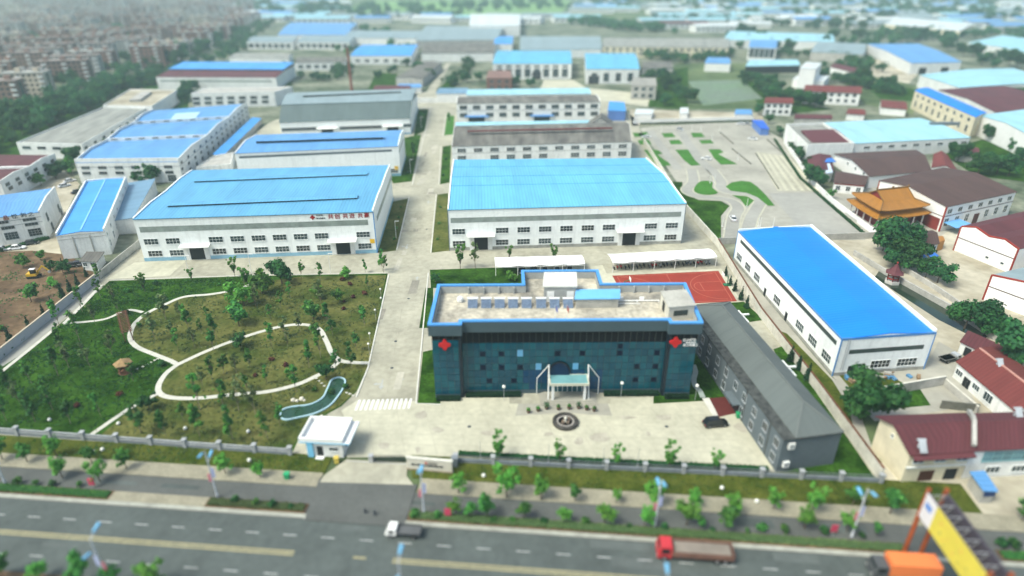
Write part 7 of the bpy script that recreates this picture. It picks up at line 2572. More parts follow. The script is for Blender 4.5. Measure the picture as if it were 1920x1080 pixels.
def tufts(label, poly, n, mats, size, seed, z=.05):
    r = random.Random(seed)
    x0, x1 = min(p.x for p in poly), max(p.x for p in poly)
    y0, y1 = min(p.y for p in poly), max(p.y for p in poly)
    mb = MB()
    paths = PATH1 + PATH2 + PATH3 + list(PATH4) + PATH5 + list(PATH6) + list(PATH7)
    cl_ = [(r.uniform(x0, x1), r.uniform(y0, y1)) for _ in range(n // 40)]
    for k in range(n):
        if r.random() < .65:
            q = r.choice(cl_); p = Vector((q[0] + r.gauss(0, 1.3), q[1] + r.gauss(0, 1.0), z))
        else:
            p = Vector((r.uniform(x0, x1), r.uniform(y0, y1), z))
        if not inside(p, poly): continue
        if any(abs(p.x - w_.x) < .8 and abs(p.y - w_.y) < .8 for w_ in paths): continue
        a = r.uniform(0, 3.14); s = size * r.uniform(.5, 1.5)
        d = Vector((math.cos(a), math.sin(a), 0)) * s; e = Vector((-math.sin(a), math.cos(a), 0)) * s * .4
        h = Vector((0, 0, s * r.uniform(.5, 1.1)))
        mb.face([p - d, p + d, p + d * .6 + e + h, p - d * .6 + e + h], r.choice((0, 0, 1, 2)))
    o = mb.build('grass_tufts', mats, None, tuple(poly[0]))
    tag(o, label, 'grass', None, 'stuff')


tufts('rough dark grass of the left park lawn', gl([(205, 530), (455, 522), (300, 575), (250, 600), (245, 640), (330, 684), (296, 735), (180, 812), (0, 808), (-60, 752), (110, 618), (190, 540)]), 9000, [LG_[1], LD_[0], LG_[0]], .22, 31)
tufts('rough olive grass of the right park lawn', gl([(470, 538), (722, 518), (690, 690), (640, 758), (545, 845), (195, 812), (298, 742), (333, 686), (250, 640), (262, 600), (345, 558)]), 9000, [LO_[0], LO_[1], LO_[2]], .2, 32, .06)
tufts('rough grass of the verge right of the gate', [rd(rt(775, 905), 9.6), rd(73, 9.6), rd(73, 15.6), rd(rt(768, 882), 14.6)], 3500, [LO_[0], LO_[1], LG_[0]], .16, 33, .1)
tufts('rough grass of the verge left of the gate', [rd(-92, 9.4), rd(rt(600, 890), 9.4), rd(rt(600, 880), 13.3), rd(-92, 13.3)], 2800, [LO_[0], LO_[1], LG_[0]], .16, 34, .1)
tufts('weeds on the bare lot', gl([(-90, 735), (-90, 480), (60, 475), (170, 515), (0, 648)]), 2500, [LO_[0], LO_[1], LG_[1]], .22, 35, .02)
# ================================================================== FENCES, GATE, FURNITURE, VEHICLES
M_FST = M('fence_stone', (.20, .225, .25), .85, .15, .8)
M_FSTL = M('fence_stone_pale', (.34, .355, .37), .85, .12, .8)
M_IRON = M('fence_iron', (.05, .06, .07), .6, .1)


def local(t, mb, name, mats, parent=None):
    """a part built in the thing's own coordinates"""
    o = bpy.data.objects.new(name, mb.mesh(name, mats))
    C.objects.link(o)
    o.parent = parent or t
    return o


def fence(label, A, B, n, wallh, topm, pale):
    w_ = Wall(A, B)
    t = thing('fence', label, 'fence', w_.A)
    mb = MB(); mb.box(-.32, .32, -.32, .32, 0, 1.75); mb.box(-.42, .42, -.42, .42, 1.752, 1.95)
    pme = mb.mesh('post', M_FSTL)
    L_ = w_.L / n
    for k in range(n + 1):
        put(pme, 'post', t, w_.at(k * L_), w_.rz)
    bm_ = MB()
    bm_.box(.33, L_ - .33, -.12, .12, 0, wallh)
    pan = bm_.mesh('wall_panel', M_FST)
    bm_ = MB()
    bm_.box(.33, L_ - .33, -.18, .18, wallh + .002, wallh + .16)
    if pale:
        for j in range(14):
            x = .5 + (L_ - 1) * j / 13
            bm_.box(x - .12, x + .12, -.09, .09, wallh + .162, wallh + .55)
        bm_.box(.33, L_ - .33, -.13, .13, wallh + .552, wallh + .66)
    else:
        for j in range(20):
            x = .5 + (L_ - 1) * j / 19
            bm_.box(x - .025, x + .025, -.025, .025, wallh + .162, wallh + .85)
        bm_.box(.33, L_ - .33, -.03, .03, wallh + .852, wallh + .9)
    rail = bm_.mesh('balustrade', topm)
    for k in range(n):
        put(pan, 'wall_panel', t, w_.at(k * L_), w_.rz)
        put(rail, 'balustrade', t, w_.at(k * L_), w_.rz)
    return t


fence('grey stone balustrade fence with posts between the park and the roadside verge', G(-26, 811), G(545, 853), 9, .7, M_FSTL, True)
fence('blue-grey fence with pale posts between the forecourt and the roadside verge', G(855, 867), G(1650, 905), 11, .75, M_FST, False)

# guardhouse
P_ = [G(590, 858), G(642, 858), G(650, 826), G(604, 824)]
gA, gB = G(577, 855), G(640, 858)
gx = (gB - gA).normalized(); gy = Vector((-gx.y, gx.x, 0))
gw, gd = 6.6, 5.2
gf = [gA, gA + gx * gw, gA + gx * gw + gy * gd, gA + gy * gd]
c = sum(gf, Vector()) / 4
GH = thing('guardhouse', 'white gatehouse with flat roof, blue stripe and dark door beside the entrance', 'gatehouse', (c.x, c.y, 0))
mb = MB(); mb.prism([(p.x, p.y) for p in gf], 0, 3.4); mb.build('wall', M_WPAINT, GH)
def gp(x, y, z): return gA + gx * x + gy * y + Vector((0, 0, z))
mb = MB()
q = [gp(-.9, -.5, 3.402), gp(gw + 1.6, -.5, 3.402), gp(gw + 1.6, gd + .5, 3.402), gp(-.9, gd + .5, 3.402)]
mb.hexa(q, [p + Vector((0, 0, .3)) for p in q]); rs = mb.build('roof_slab', M_WPAINT, GH)
mb = MB()
for x0, x1, y0, y1 in ((-.9, gw + .4, gd + .2, gd + .5), (-.9, -.6, -.2, gd + .2), (gw + .1, gw + .4, -.2, gd + .2), (-.9, gw + .4, -.5, -.2)):
    q = [gp(x0, y0, 3.703), gp(x1, y0, 3.703), gp(x1, y1, 3.703), gp(x0, y1, 3.703)]
    mb.hexa(q, [p + Vector((0, 0, .8)) for p in q])
mb.build('parapet', M_WPAINT, rs)
mb = MB()
q = [gp(-.92, -.53, 3.42), gp(gw + 1.62, -.53, 3.42), gp(gw + 1.62, -.5, 3.42), gp(-.92, -.5, 3.42)]
mb.hexa(q, [p + Vector((0, 0, .22)) for p in q])
q = [gp(gw + 1.6, -.5, 3.42), gp(gw + 1.63, -.5, 3.42), gp(gw + 1.63, gd + .5, 3.42), gp(gw + 1.6, gd + .5, 3.42)]
mb.hexa(q, [p + Vector((0, 0, .22)) for p in q])
M_SKYB = M('stripe_sky_blue', (.22, .55, .80), .5, .06)
mb.build('fascia_stripe', M_SKYB, rs)
gwl = Wall(gf[0], gf[1])
mb = MB(); gwl.slab(mb, .3, 1.3, 0, 3.39, 0, .35); mb.build('blue_pier', M_SKYB, GH)
mb = MB(); gwl.slab(mb, 1.9, 3.0, .1, 2.4, 0, .06); mb.build('door', M_DARK, GH)
win(GH, gwl, 5.0, 1.9, 1.5, .8, 3, 1)
win(GH, Wall(gf[1], gf[2]), 2.5, 1.8, 2.6, 1.1, 3, 1)
mb = MB(); gwl.slab(mb, 1.7, 3.2, 0, .25, .05, .9); mb.build('step', M_WPAINT, GH)
# gate sign wall, folding gate
sa, sb = G(764, 880), G(848, 888)
sw = Wall(sa, sb)
SG = thing('sign_wall', 'cream stone name wall with red mark beside the folding gate', 'sign', sw.A)
mb = MB(); sw.slab(mb, 0, sw.L, .35, 2.6, -.4, 0); mb.build('panel', M('sign_stone', (.60, .57, .49), .8, .08, .5), SG)
mb = MB(); sw.slab(mb, -.1, sw.L + .1, 0, .35, -.5, .1); mb.build('plinth', M('plinth_brown', (.30, .25, .18), .9, .15), SG)
mb = MB(); sw.slab(mb, -.1, sw.L + .1, 2.602, 2.72, -.5, .1); mb.build('coping', M_STAINW, SG)
emblem(sw, sw.L * .43, 1.85, .28, M_RED, SG, .06)
text_part('SI-NITE', sw, sw.L * .49, 1.85, .45, M_TXTK, SG, .03)
text_part('新力特重工机械有限公司', sw, sw.L * .1, 1.25, .5, M_TXTK, SG, .03, spacing=1.05)
ga, gb = G(701, 866), G(761, 866)
gw2 = Wall(ga, gb)
FG = thing('folding_gate', 'dark folded retractable gate between gatehouse and name wall', 'gate', gw2.A)
for k in range(16):
    mb = MB()
    u = gw2.L * k / 16
    for dz in (0,):
        mb.bar(gw2.at(u, .1, -.35), gw2.at(u, 1.35, -.35), .06, .06)
        mb.bar(gw2.at(u, .1, .35), gw2.at(u, 1.35, .35), .06, .06)
        mb.bar(gw2.at(u, 1.33, -.35), gw2.at(u, 1.33, .35), .08, .08)
        mb.bar(gw2.at(u, .2, -.35), gw2.at(u + gw2.L / 16, 1.2, .35), .05, .05)
        mb.bar(gw2.at(u, 1.2, -.35), gw2.at(u + gw2.L / 16, .2, .35), .05, .05)
    mb.build('gate_section', M_IRON, FG)
mb = MB(); gw2.slab(mb, -.8, 0, 0, 1.6, -.4, .4); mb.build('motor_box', M_STEEL, FG)
tr = MB(); tr.face([G(650, 866) + Vector((0, 0, .14)), G(764, 872) + Vector((0, 0, .14)), G(764, 871) + Vector((0, 0, .14)), G(650, 865) + Vector((0, 0, .14))])
tag(tr.build('gate_rail', M_STEEL), kind='structure')
mb = MB(); p = G(632, 868); mb.box(p.x - .35, p.x + .35, p.y - .3, p.y + .3, .1, 1.2); mb.box(p.x - .45, p.x + .45, p.y - .4, p.y + .4, 1.2, 1.35)
tag(mb.build('barrier_box', M('barrier_yellow', (.62, .48, .10), .6, .1), None, tuple(p)), 'small yellow barrier box at the foot of the gatehouse', 'barrier')
mb = MB(); p = G(853, 874); mb.box(p.x - .5, p.x + .5, p.y - .4, p.y + .4, 0, 1.9); mb.box(p.x - .6, p.x + .6, p.y - .5, p.y + .5, 1.9, 2.1)
tag(mb.build('gate_pier', M_FST, None, tuple(p)), 'dark stone pier at the right end of the name wall', 'pier')

# street lamps
M_LAMPB = M('lamp_head_blue', (.16, .40, .62), .4, .08)


def street_lamp(p, label, rz, banner=True, h=10.2):
    t = thing('street_lamp', label, 'street lamp', p, rz, 'street lamps along the road')
    mb = MB()
    mb.tube((0, 0, 0), (0, 0, h * .55), .15, .11, 8); mb.tube((0, 0, h * .55), (0, 0, h - .4), .11, .08, 8); mb.tube((0, 0, 0), (0, 0, .8), .22, .2, 8)
    local(t, mb, 'pole', M('lamp_pole_pale', (.55, .57, .62), .5, .06))
    for sg, zz, L_ in ((1, h, 1.6), (-1, h - 2.2, 1.5)):
        mb = MB()
        mb.tube((0, 0, zz - .7), (0, sg * -L_ * .6, zz - .1), .06, .05, 6)
        a = local(t, mb, 'arm', MATS['lamp_pole_pale'])
        mb = MB()
        q = [(-.22, sg * -L_ * .5, zz - .18), (.22, sg * -L_ * .5, zz - .18), (.3, sg * -(L_ + .5), zz + .1), (-.3, sg * -(L_ + .5), zz + .1)]
        if sg < 0: q = q[::-1]
        q2 = [(x * .6, y, z_ + .22) for x, y, z_ in q]
        mb.hexa(q[::-1] if sg > 0 else q[::-1], q2[::-1] if sg > 0 else q2[::-1])
        local(t, mb, 'lamp_head', M_LAMPB, a)
    if banner:
        mb = MB()
        mb.box(.14, .62, -.02, .02, h * .42, h * .62)
        local(t, mb, 'banner', M('banner_lilac', (.42, .45, .68), .7, .15))
        mb = MB()
        mb.box(-.62, -.14, -.02, .02, h * .34, h * .5)
        local(t, mb, 'banner', M('banner_pink', (.55, .18, .22), .7, .15))
    return t


for k, (px, py, lab) in enumerate(((408, 932, 'left of the entrance road'), (795, 962, 'just right of the entrance road'), (1228, 987, 'in front of the middle of the forecourt'), (1597, 1006, 'left of the billboard'), (10, 906, 'at the left edge of the road'), (1925, 1028, 'at the right edge of the road'))):
    street_lamp(G(px, py), 'pale street lamp with two blue heads ' + lab, RA + .12)
for px, lab in ((-55.8, 'near the left'), (-13.5, 'near the middle'), (21.0, 'below the red dump truck'), (60, 'near the right')):
    street_lamp(rd(px, -15.2), 'street lamp rising from the bottom edge ' + lab, RA + math.pi, True, 10)

# garden globe lamps and slim poles
M_GLOBE = M('globe_white', (.82, .82, .76), .3, .03)


def globe(px, py, label, h=2.6, r=.28, group='globe lamps'):
    p = G(px, py)
    t = thing('globe_lamp', label, 'lamp', p, 0, group)
    mb = MB(); mb.tube((0, 0, 0), (0, 0, h), .05, .04, 6); local(t, mb, 'pole', M_STEEL)
    mb = MB(); mb.lathe([(.08, h), (r * .8, h + r * .4), (r, h + r), (r * .8, h + r * 1.6), (.06, h + r * 2)], (0, 0, 0), 10); local(t, mb, 'globe', M_GLOBE)


for k, (px, py) in enumerate(((715, 560), (705, 600), (716, 577), (695, 645), (693, 665))):
    globe(px, py, 'white globe lamp at the park edge by the internal road, %s from the top' % ORD[k], group='globe lamps by the internal road')
for k, (px, py) in enumerate(((945, 752), (1164, 745), (1303, 750))):
    globe(px, py, 'white globe lamp on a pole before the glass office, %s from the left' % ORD[k], 3.2, .35, 'globe lamps before the office')
for k, (px, py) in enumerate(((94, 790), (223, 797), (348, 806), (466, 812), (193, 846), (177, 850), (468, 866), (907, 895), (1353, 918), (1418, 943))):
    mb = MB(); p = G(px, py); mb.lathe([(.12, .1), (.3, .25), (.36, .45), (.25, .7), (.05, .8)], p, 10)
    tag(mb.build('ground_lamp', M_GLOBE, None, tuple(p)), 'round white ground lamp near the front fences, %s of its kind' % ORD[k], 'lamp', 'round ground lamps by the front fences')
for k, (px, py) in enumerate(((355, 515), (472, 512), (620, 511), (743, 447), (770, 325), (790, 240))):
    p = G(px, py)
    t = thing('lamp_post', 'slim white lamp post along the factory road, %s from the left' % ORD[k], 'lamp post', p, 0, 'slim lamp posts')
    mb = MB(); mb.tube((0, 0, 0), (0, 0, 6), .08, .06, 6); local(t, mb, 'pole', M_WPAINT)
    mb = MB(); mb.box(0, 1.3, -.1, .1, 5.9, 6.05); local(t, mb, 'lamp_head', M_WPAINT)
for k, (px, py) in enumerate(((901, 862), (1028, 868), (1195, 876), (1130, 873))):
    p = G(px, py)
    mb = MB(); mb.tube(p, p + Vector((0, 0, 4.2)), .05, .04, 6); mb.box(p.x - .12, p.x + .12, p.y - .12, p.y + .12, 0, .3)
    tag(mb.build('slim_pole', M_STEEL, None, tuple(p)), 'thin bare pole behind the right front fence, %s from the left' % ORD[(0, 1, 3, 2)[k]], 'pole', 'thin poles behind the front fence')

# fountain basin and planters
p = G(1060, 793)
FT = thing('fountain', 'round dark fountain basin with rockery in the middle of the forecourt', 'fountain', p)
mb = MB()
mb.lathe([(2.35, 0), (2.5, .1), (2.5, .62), (2.4, .72), (2.0, .72), (1.9, .62), (1.9, .15)], p, 28); mb.build('basin', M('basin_dark', (.055, .05, .045), .5, .25, .9), FT)
mb = MB(); mb.lathe([(1.9, .3), (.01, .31)], p, 24); mb.build('water', M_WATER, FT)
mb = MB(); mb.lathe([(1.75, .31), (1.75, .5), (1.35, .5), (1.35, .31)], p + Vector((0, .0, 0)), 24); mb.build('inner_kerb', M('basin_inner', (.28, .26, .24), .8, .2), FT)
rk = random.Random(4)
for k in range(7):
    mb = MB(); q = p + Vector((rk.uniform(-.8, .8), rk.uniform(-.7, .7), .3)); s = rk.uniform(.25, .5)
    mb.lathe([(s, 0), (s * 1.1, s * .4), (s * .7, s * 1.2), (s * .2, s * 1.7)], q, 6); mb.build('rock', M('rock_brown', (.16, .12, .09), .9, .3, 1.5), FT)
mb = MB(); mb.lathe([(.3, .3), (.22, .9), (.34, 1.2), (.12, 1.6)], p, 10); mb.build('spout', M_STAINW, FT)
PK = [(991, 774), (1009, 771), (1025, 767), (1047, 768), (1067, 767), (1085, 766), (1100, 769), (1114, 771)]
for k, (px, py) in enumerate(PK):
    p = G(px, py)
    tall = k in (2, 5)
    t = thing('potted_plant', ('tall potted plant' if tall else 'small potted plant') + ' in the arc behind the fountain, %s from the left' % ORD[k], 'potted plant', p, 0, 'potted plants behind the fountain')
    mb = MB(); mb.lathe([(.28, 0), (.42, .5), (.46, .55), (.36, .56)], (0, 0, 0), 10); local(t, mb, 'pot', M('pot_brown', (.11, .07, .05), .7, .2))
    mb = MB(); s = .62 if tall else .4
    leaves(mb, [(0, 0, .6 + s * .8, s, s, s * (1.2 if tall else .7))], 120, .1, random.Random(k)); local(t, mb, 'foliage', LD_ if tall else LG_)

# pond with blue rim
rim = spline(gl([(526, 779), (530, 770), (548, 764), (580, 760), (604, 748), (614, 730), (622, 714), (636, 709), (647, 714), (644, 728), (634, 744), (618, 762), (592, 776), (560, 784), (540, 788), (529, 786)]), 4, True)
PD = sheet('pond_water', rim, .10, M('pond_green', (.022, .062, .038), .15, .25, .5, .5), kind='structure')
kerb('pond_rim', rim, M('rim_sky_blue', (.40, .58, .66), .5, .06), .32, .3, True)
# gazebo
p = G(236, 698)
GZ = thing('gazebo', 'small thatched wooden gazebo on the park lawn', 'gazebo', p, .3)
M_WOOD = M('wood_red_brown', (.17, .075, .045), .8, .2, 1.2)
for k in range(6):
    a = math.pi / 3 * k
    mb = MB(); mb.tube((1.25 * math.cos(a), 1.25 * math.sin(a), 0), (1.25 * math.cos(a), 1.25 * math.sin(a), 2.5), .09, .09, 6); local(GZ, mb, 'post', M_WOOD)
mb = MB(); mb.lathe([(1.95, 2.35), (1.9, 2.5), (1.0, 3.05), (.05, 3.5)], (0, 0, 0), 6); local(GZ, mb, 'roof', M('thatch', (.30, .20, .10), .95, .2, 2.0))
mb = MB(); mb.lathe([(1.5, 0), (1.5, .15)], (0, 0, 0), 6); local(GZ, mb, 'floor', M_WOOD)
mb = MB()
for k in range(5):
    a, b = math.pi / 3 * k, math.pi / 3 * (k + 1)
    mb.bar((1.2 * math.cos(a), 1.2 * math.sin(a), .75), (1.2 * math.cos(b), 1.2 * math.sin(b), .75), .08, .5)
local(GZ, mb, 'railing', M_WOOD)
# pergola
pa, pb = G(233, 602), G(243, 640)
d = (pb - pa); L_ = d.length
PG = thing('pergola', 'red-brown wooden pergola beside the loop path', 'pergola', pa, math.atan2(d.y, d.x))
for x in (0, L_ / 2, L_):
    for y in (-.8, .8):
        mb = MB(); mb.box(x - .1, x + .1, y - .1, y + .1, 0, 2.4); local(PG, mb, 'post', M_WOOD)
for y in (-.8, .8):
    mb = MB(); mb.box(-.4, L_ + .4, y - .1, y + .1, 2.402, 2.6); local(PG, mb, 'beam', M_WOOD)
for k in range(16):
    mb = MB(); x = L_ * k / 15; mb.box(x - .08, x + .08, -1.2, 1.2, 2.602, 2.74); local(PG, mb, 'rafter', M_WOOD)
# stepping stones
rk = random.Random(9)
for run, lb in (([(258, 692), (268, 688), (276, 684), (283, 680), (290, 676), (295, 674)], 'from the gazebo to the path'), ([(593, 710), (598, 715), (603, 719), (608, 724)], 'above the pond'), ([(650, 737), (656, 739), (662, 742)], 'right of the pond'), ([(603, 780), (610, 784), (617, 787), (622, 789)], 'between pond and gatehouse')):
    for k, (px, py) in enumerate(run):
        mb = MB(); p = G(px, py)
        pts = [(p.x + .32 * math.cos(a) * rk.uniform(.8, 1.2), p.y + .26 * math.sin(a) * rk.uniform(.8, 1.2)) for a in [2 * math.pi * j / 7 for j in range(7)]]
        mb.prism(pts, 0, .13)
        tag(mb.build('stepping_stone', M_PATHW, None, tuple(p)), '%s pale stepping stone of the line %s' % (ORD[k], lb), 'stone', 'stepping stones ' + lb)
for k, (px, py, s) in enumerate(((550, 752, .5), (557, 753, .4), (566, 750, .55), (571, 752, .3))):
    mb = MB(); p = G(px, py); mb.lathe([(s * .8, 0), (s, s * .5), (s * .7, s * 1.1), (s * .1, s * 1.3)], p, 8)
    tag(mb.build('boulder', M('boulder_pale', (.62, .58, .48), .9, .12, 1.0), None, tuple(p)), 'pale rounded boulder left of the pond, %s from the left' % ORD[k], 'boulder', 'pale boulders by the pond')

# carports
M_MEMB = M('membrane_white', (.82, .82, .82), .6, .03)


def carport(label, A, B, dep, nb, h):
    w_ = Wall(A, B)
    t = thing('carport', label, 'carport', w_.A)
    L_ = w_.L
    for k in range(nb):
        mb = MB()
        u0, u1 = L_ * k / nb, L_ * (k + 1) / nb
        N = 6
        def P2(i, j):
            a, b = i / N, j / N
            z_ = h - .25 + .9 * math.sin(math.pi * (.15 + b * .75)) - .28 * math.sin(math.pi * a) * (.4 + .6 * (1 - b))
            return w_.at(u0 + (u1 - u0) * a, z_, -dep * b)
        for i in range(N):
            for j in range(N):
                mb.face([P2(i, j), P2(i + 1, j), P2(i + 1, j + 1), P2(i, j + 1)])
                mb.face([P2(i, j + 1) - Vector((0, 0, .05)), P2(i + 1, j + 1) - Vector((0, 0, .05)), P2(i + 1, j) - Vector((0, 0, .05)), P2(i, j) - Vector((0, 0, .05))])
        mb.build('membrane', M_MEMB, t)
    for k in range(nb + 1):
        mb = MB(); u = min(max(L_ * k / nb, .1), L_ - .1)
        mb.tube(w_.at(u, 0, -.2), w_.at(u, h - .3, -.1), .09, .08, 6)
        mb.tube(w_.at(u, h - .3, -.1), w_.at(u, h + .35, -dep * .5), .07, .06, 6)
        mb.tube(w_.at(u, h + .35, -dep * .5), w_.at(u, h - .05, -dep), .06, .05, 6)
        mb.build('post_frame', M_WPAINT, t)
    mb = MB(); mb.tube(w_.at(0, h - .32, -.05), w_.at(L_, h - .32, -.05), .06, .06, 6); mb.build('front_beam', M_WPAINT, t)
    return w_


cpa = carport('white membrane carport behind the glass office', G(929, 518), G(1096, 513), 6.5, 4, 3.0)
cpb = carport('white membrane carport over motor scooters beside the red court', G(1148, 511), G(1342, 500), 6.5, 5, 3.0)

# ---- vehicles
M_TYRE = M('tyre_rubber', (.012, .012, .013), .9, .2)
M_RIM = M('wheel_rim', (.35, .36, .37), .4, .1, metal=.5)
M_CGL = M('car_glass', (.012, .016, .02), .12, .2, spec=.6)
M_HL = M('headlight', (.65, .65, .62), .2, .05)
M_TL = M('taillight', (.35, .01, .01), .3, .05)
_wheel = {}


def wheel(parent, x, y, r, w_):
    k = (round(r, 2), round(w_, 2))
    if k not in _wheel:
        mb = MB(); mb.tube((0, -w_ / 2, 0), (0, w_ / 2, 0), r, r, 14)
        a = mb.mesh('tyre', M_TYRE)
        mb = MB(); mb.tube((0, -w_ / 2 - .015, 0), (0, w_ / 2 + .015, 0), r * .58, r * .58, 10)
        _wheel[k] = (a, mb.mesh('rim', M_RIM))
    o = bpy.data.objects.new('wheel', _wheel[k][0]); C.objects.link(o); o.parent = parent; o.location = (x, y, r)
    q = bpy.data.objects.new('rim', _wheel[k][1]); C.objects.link(q); q.parent = o


def loft(mb, secs, m=0):
    """closed sections of equal length, joined"""
    n = len(secs[0]); i = len(mb.v)
    for s in secs: mb.v += [Vector(p) for p in s]
    for j in range(len(secs) - 1):
        for k in range(n):
            mb.f.append((i + j * n + k, i + j * n + (k + 1) % n, i + (j + 1) * n + (k + 1) % n, i + (j + 1) * n + k)); mb.m.append(m); mb.uv.append(None)
    mb.f.append(tuple(i + n - 1 - k for k in range(n))); mb.m.append(m); mb.uv.append(None)
    mb.f.append(tuple(i + (len(secs) - 1) * n + k for k in range(n))); mb.m.append(m); mb.uv.append(None)


def car(p, rz, label, paint, suv=False, group=None, L_=4.6, W_=1.82):
    """nose towards local +x"""
    t = thing('car', label, 'car', p, rz, group)
    H1 = .95 if suv else .82
    H2 = 1.72 if suv else 1.46
    w2 = W_ / 2
    def sec(x, zt, wt, zb=.28):
        return [(x, -wt, zb), (x, wt, zb), (x, wt * 1.02, zb + .3), (x, wt * .96, zt - .1), (x, wt * .82, zt), (x, -wt * .82, zt), (x, -wt * .96, zt - .1), (x, -wt * 1.02, zb + .3)]
    h = L_ / 2
    mb = MB()
    loft(mb, [sec(-h, H1 * .86, w2 * .86), sec(-h + .12, H1 * .98, w2 * .96), sec(-h + .9, H1, w2), sec(0, H1, w2), sec(h - 1.2, H1 * .98, w2), sec(h - .25, H1 * .82, w2 * .94), sec(h, H1 * .66, w2 * .8)])
    b = local(t, mb, 'body', paint)
    mb = MB()
    def cs(x, zt, wt): return [(x, -w2 * .9, H1 - .05), (x, w2 * .9, H1 - .05), (x, wt, zt), (x, -wt, zt)]
    rear = -h + (.25 if suv else .75)
    loft(mb, [cs(rear, H1, w2 * .86), cs(rear + .4, H2 - .04, w2 * .72), cs(.1, H2, w2 * .74), cs(.5, H2 - .05, w2 * .72), cs(1.25, H1, w2 * .84)])
    local(t, mb, 'cabin_glass', M_CGL)
    mb = MB()
    mb.hexa([(rear + .42, -w2 * .7, H2 - .03), (.45, -w2 * .7, H2 - .03), (.45, w2 * .7, H2 - .03), (rear + .42, w2 * .7, H2 - .03)], [(rear + .5, -w2 * .62, H2 + .05), (.35, -w2 * .62, H2 + .05), (.35, w2 * .62, H2 + .05), (rear + .5, w2 * .62, H2 + .05)])
    for sx in ((rear + .1, rear + .45), (-.2, -.12), (1.15, .5)):
        for sy in (-1, 1):
            mb.bar((sx[0], sy * w2 * .88, H1), (sx[1], sy * w2 * .73, H2), .09, .09)
    local(t, mb, 'roof', paint)
    r = .36 if suv else .32
    for x in (-h + .85, h - .9):
        for y in (-w2 + .08, w2 - .08): wheel(t, x, y, r, .22)
    for y in (-1, 1):
        mb = MB(); mb.box(h - .2, h - .02, y * w2 * .62 - .17, y * w2 * .62 + .17, H1 * .6, H1 * .76); local(t, mb, 'headlight', M_HL, b)
        mb = MB(); mb.box(-h - .02, -h + .12, y * w2 * .68 - .15, y * w2 * .68 + .15, H1 * .66, H1 * .86); local(t, mb, 'taillight', M_TL, b)
    return t


PW = M('car_paint_white', (.74, .75, .76), .25, .04, spec=.5)
PB_ = M('car_paint_black', (.010, .011, .013), .2, .1, spec=.6)
PS = M('car_paint_silver', (.42, .44, .46), .3, .05, spec=.5)
PD_ = M('car_paint_dark_blue', (.02, .03, .06), .25, .1, spec=.5)


def az(px0, py0, px1, py1):
    d = G(px1, py1) - G(px0, py0)
    return math.atan2(d.y, d.x)


car(G(1341, 797), az(1325, 800, 1358, 797), 'black suv parked on the forecourt by the dormitory', PB_, True, None, 4.8, 1.9)
for px, py, a, pt, lab in ((1211, 258, 3.2, PW, 'white training car by the left lawn islands of the driving yard'), (1275, 244, -1.1, PS, 'silver training car at the far end of the driving yard'), (1324, 299, 2.6, PW, 'white training car beside the notched lawn island'), (1411, 262, 2.7, PW, 'white car on the open part of the driving yard'), (1374, 412, 1.5, PW, 'white training car at the bottom of the curved lane'), (1388, 234, 3.1, PW, 'white car parked at the far wall of the driving yard'), (1400, 234, 3.1, PS, 'silver car parked at the far wall of the driving yard')):
    car(G(px, py), a, lab, pt, False, 'cars in the driving yard')
for px, py, a, pt, lab in ((121, 350, .9, PW, 'white car parked behind the left workshop with characters'), (131, 341, .9, PW, 'white car parked farther up beside the left trees'), (148, 498, .2, PD_, 'dark car parked beside the small gate hut'), (136, 500, .25, PB_, 'black car parked left of the small gate hut'), (33, 467, .3, PW, 'white car parked before the left workshop with characters'), (58, 458, .4, PB_, 'black car parked before the left workshop with characters'), (4, 470, .3, PS, 'silver car parked at the left edge before the workshop'), (146, 362, 1.0, PB_, 'dark car beside the narrow blue roofed workshop')):
    car(G(px, py), a, lab, pt, False, 'cars in the left yards')
for k, (u, pt, nm) in enumerate(((cpa.L * .30, PD_, 'dark blue'), (cpa.L * .44, PB_, 'black'), (cpa.L * .56, PS, 'silver'), (cpa.L * .70, PW, 'white'), (cpa.L * .84, PW, 'white'))):
    q = cpa.at(u, 0, -2.6)
    car(q, cpa.rz - math.pi / 2, '%s car under the carport behind the office, %s from the left' % (nm, ORD[k]), pt, False, 'cars under the carport')


def scooter(p, rz, label, paint):
    t = thing('motor_scooter', label, 'scooter', p, rz, 'motor scooters under the carport')
    for x in (-.6, .6):
        mb = MB(); mb.tube((x, -.06, .25), (x, .06, .25), .25, .25, 10); local(t, mb, 'wheel', M_TYRE)
    mb = MB()
    mb.hexa([(-.75, -.14, .35), (.15, -.14, .28), (.15, .14, .28), (-.75, .14, .35)], [(-.8, -.12, .7), (-.1, -.14, .68), (-.1, .14, .68), (-.8, .12, .7)])
    mb.hexa([(.35, -.16, .3), (.5, -.16, .3), (.5, .16, .3), (.35, .16, .3)], [(.3, -.2, .9), (.42, -.2, .9), (.42, .2, .9), (.3, .2, .9)])
    mb.box(.1, .4, -.12, .12, .27, .33)
    local(t, mb, 'body', paint)
    mb = MB(); mb.hexa([(-.7, -.13, .7), (0, -.13, .69), (0, .13, .69), (-.7, .13, .7)], [(-.72, -.11, .8), (-.02, -.11, .78), (-.02, .11, .78), (-.72, .11, .8)]); local(t, mb, 'seat', M_BLACKM)
    mb = MB(); mb.tube((.36, -.32, 1.02), (.36, .32, 1.02), .025, .025, 5); mb.tube((.5, 0, .3), (.36, 0, 1.02), .03, .03, 5); local(t, mb, 'handlebar', M_STEEL)


rk = random.Random(2)
for k in range(26):
    q = cpb.at(1.0 + (cpb.L - 2) * k / 25, 0, -2.2 - (k % 3) * .35)
    scooter(q, cpb.rz - math.pi / 2 + rk.uniform(-.15, .15), 'parked motor scooter under the court side carport, %s from the left' % ORD[k], rk.choice((PB_, PD_, M_RED, PS, PB_)))


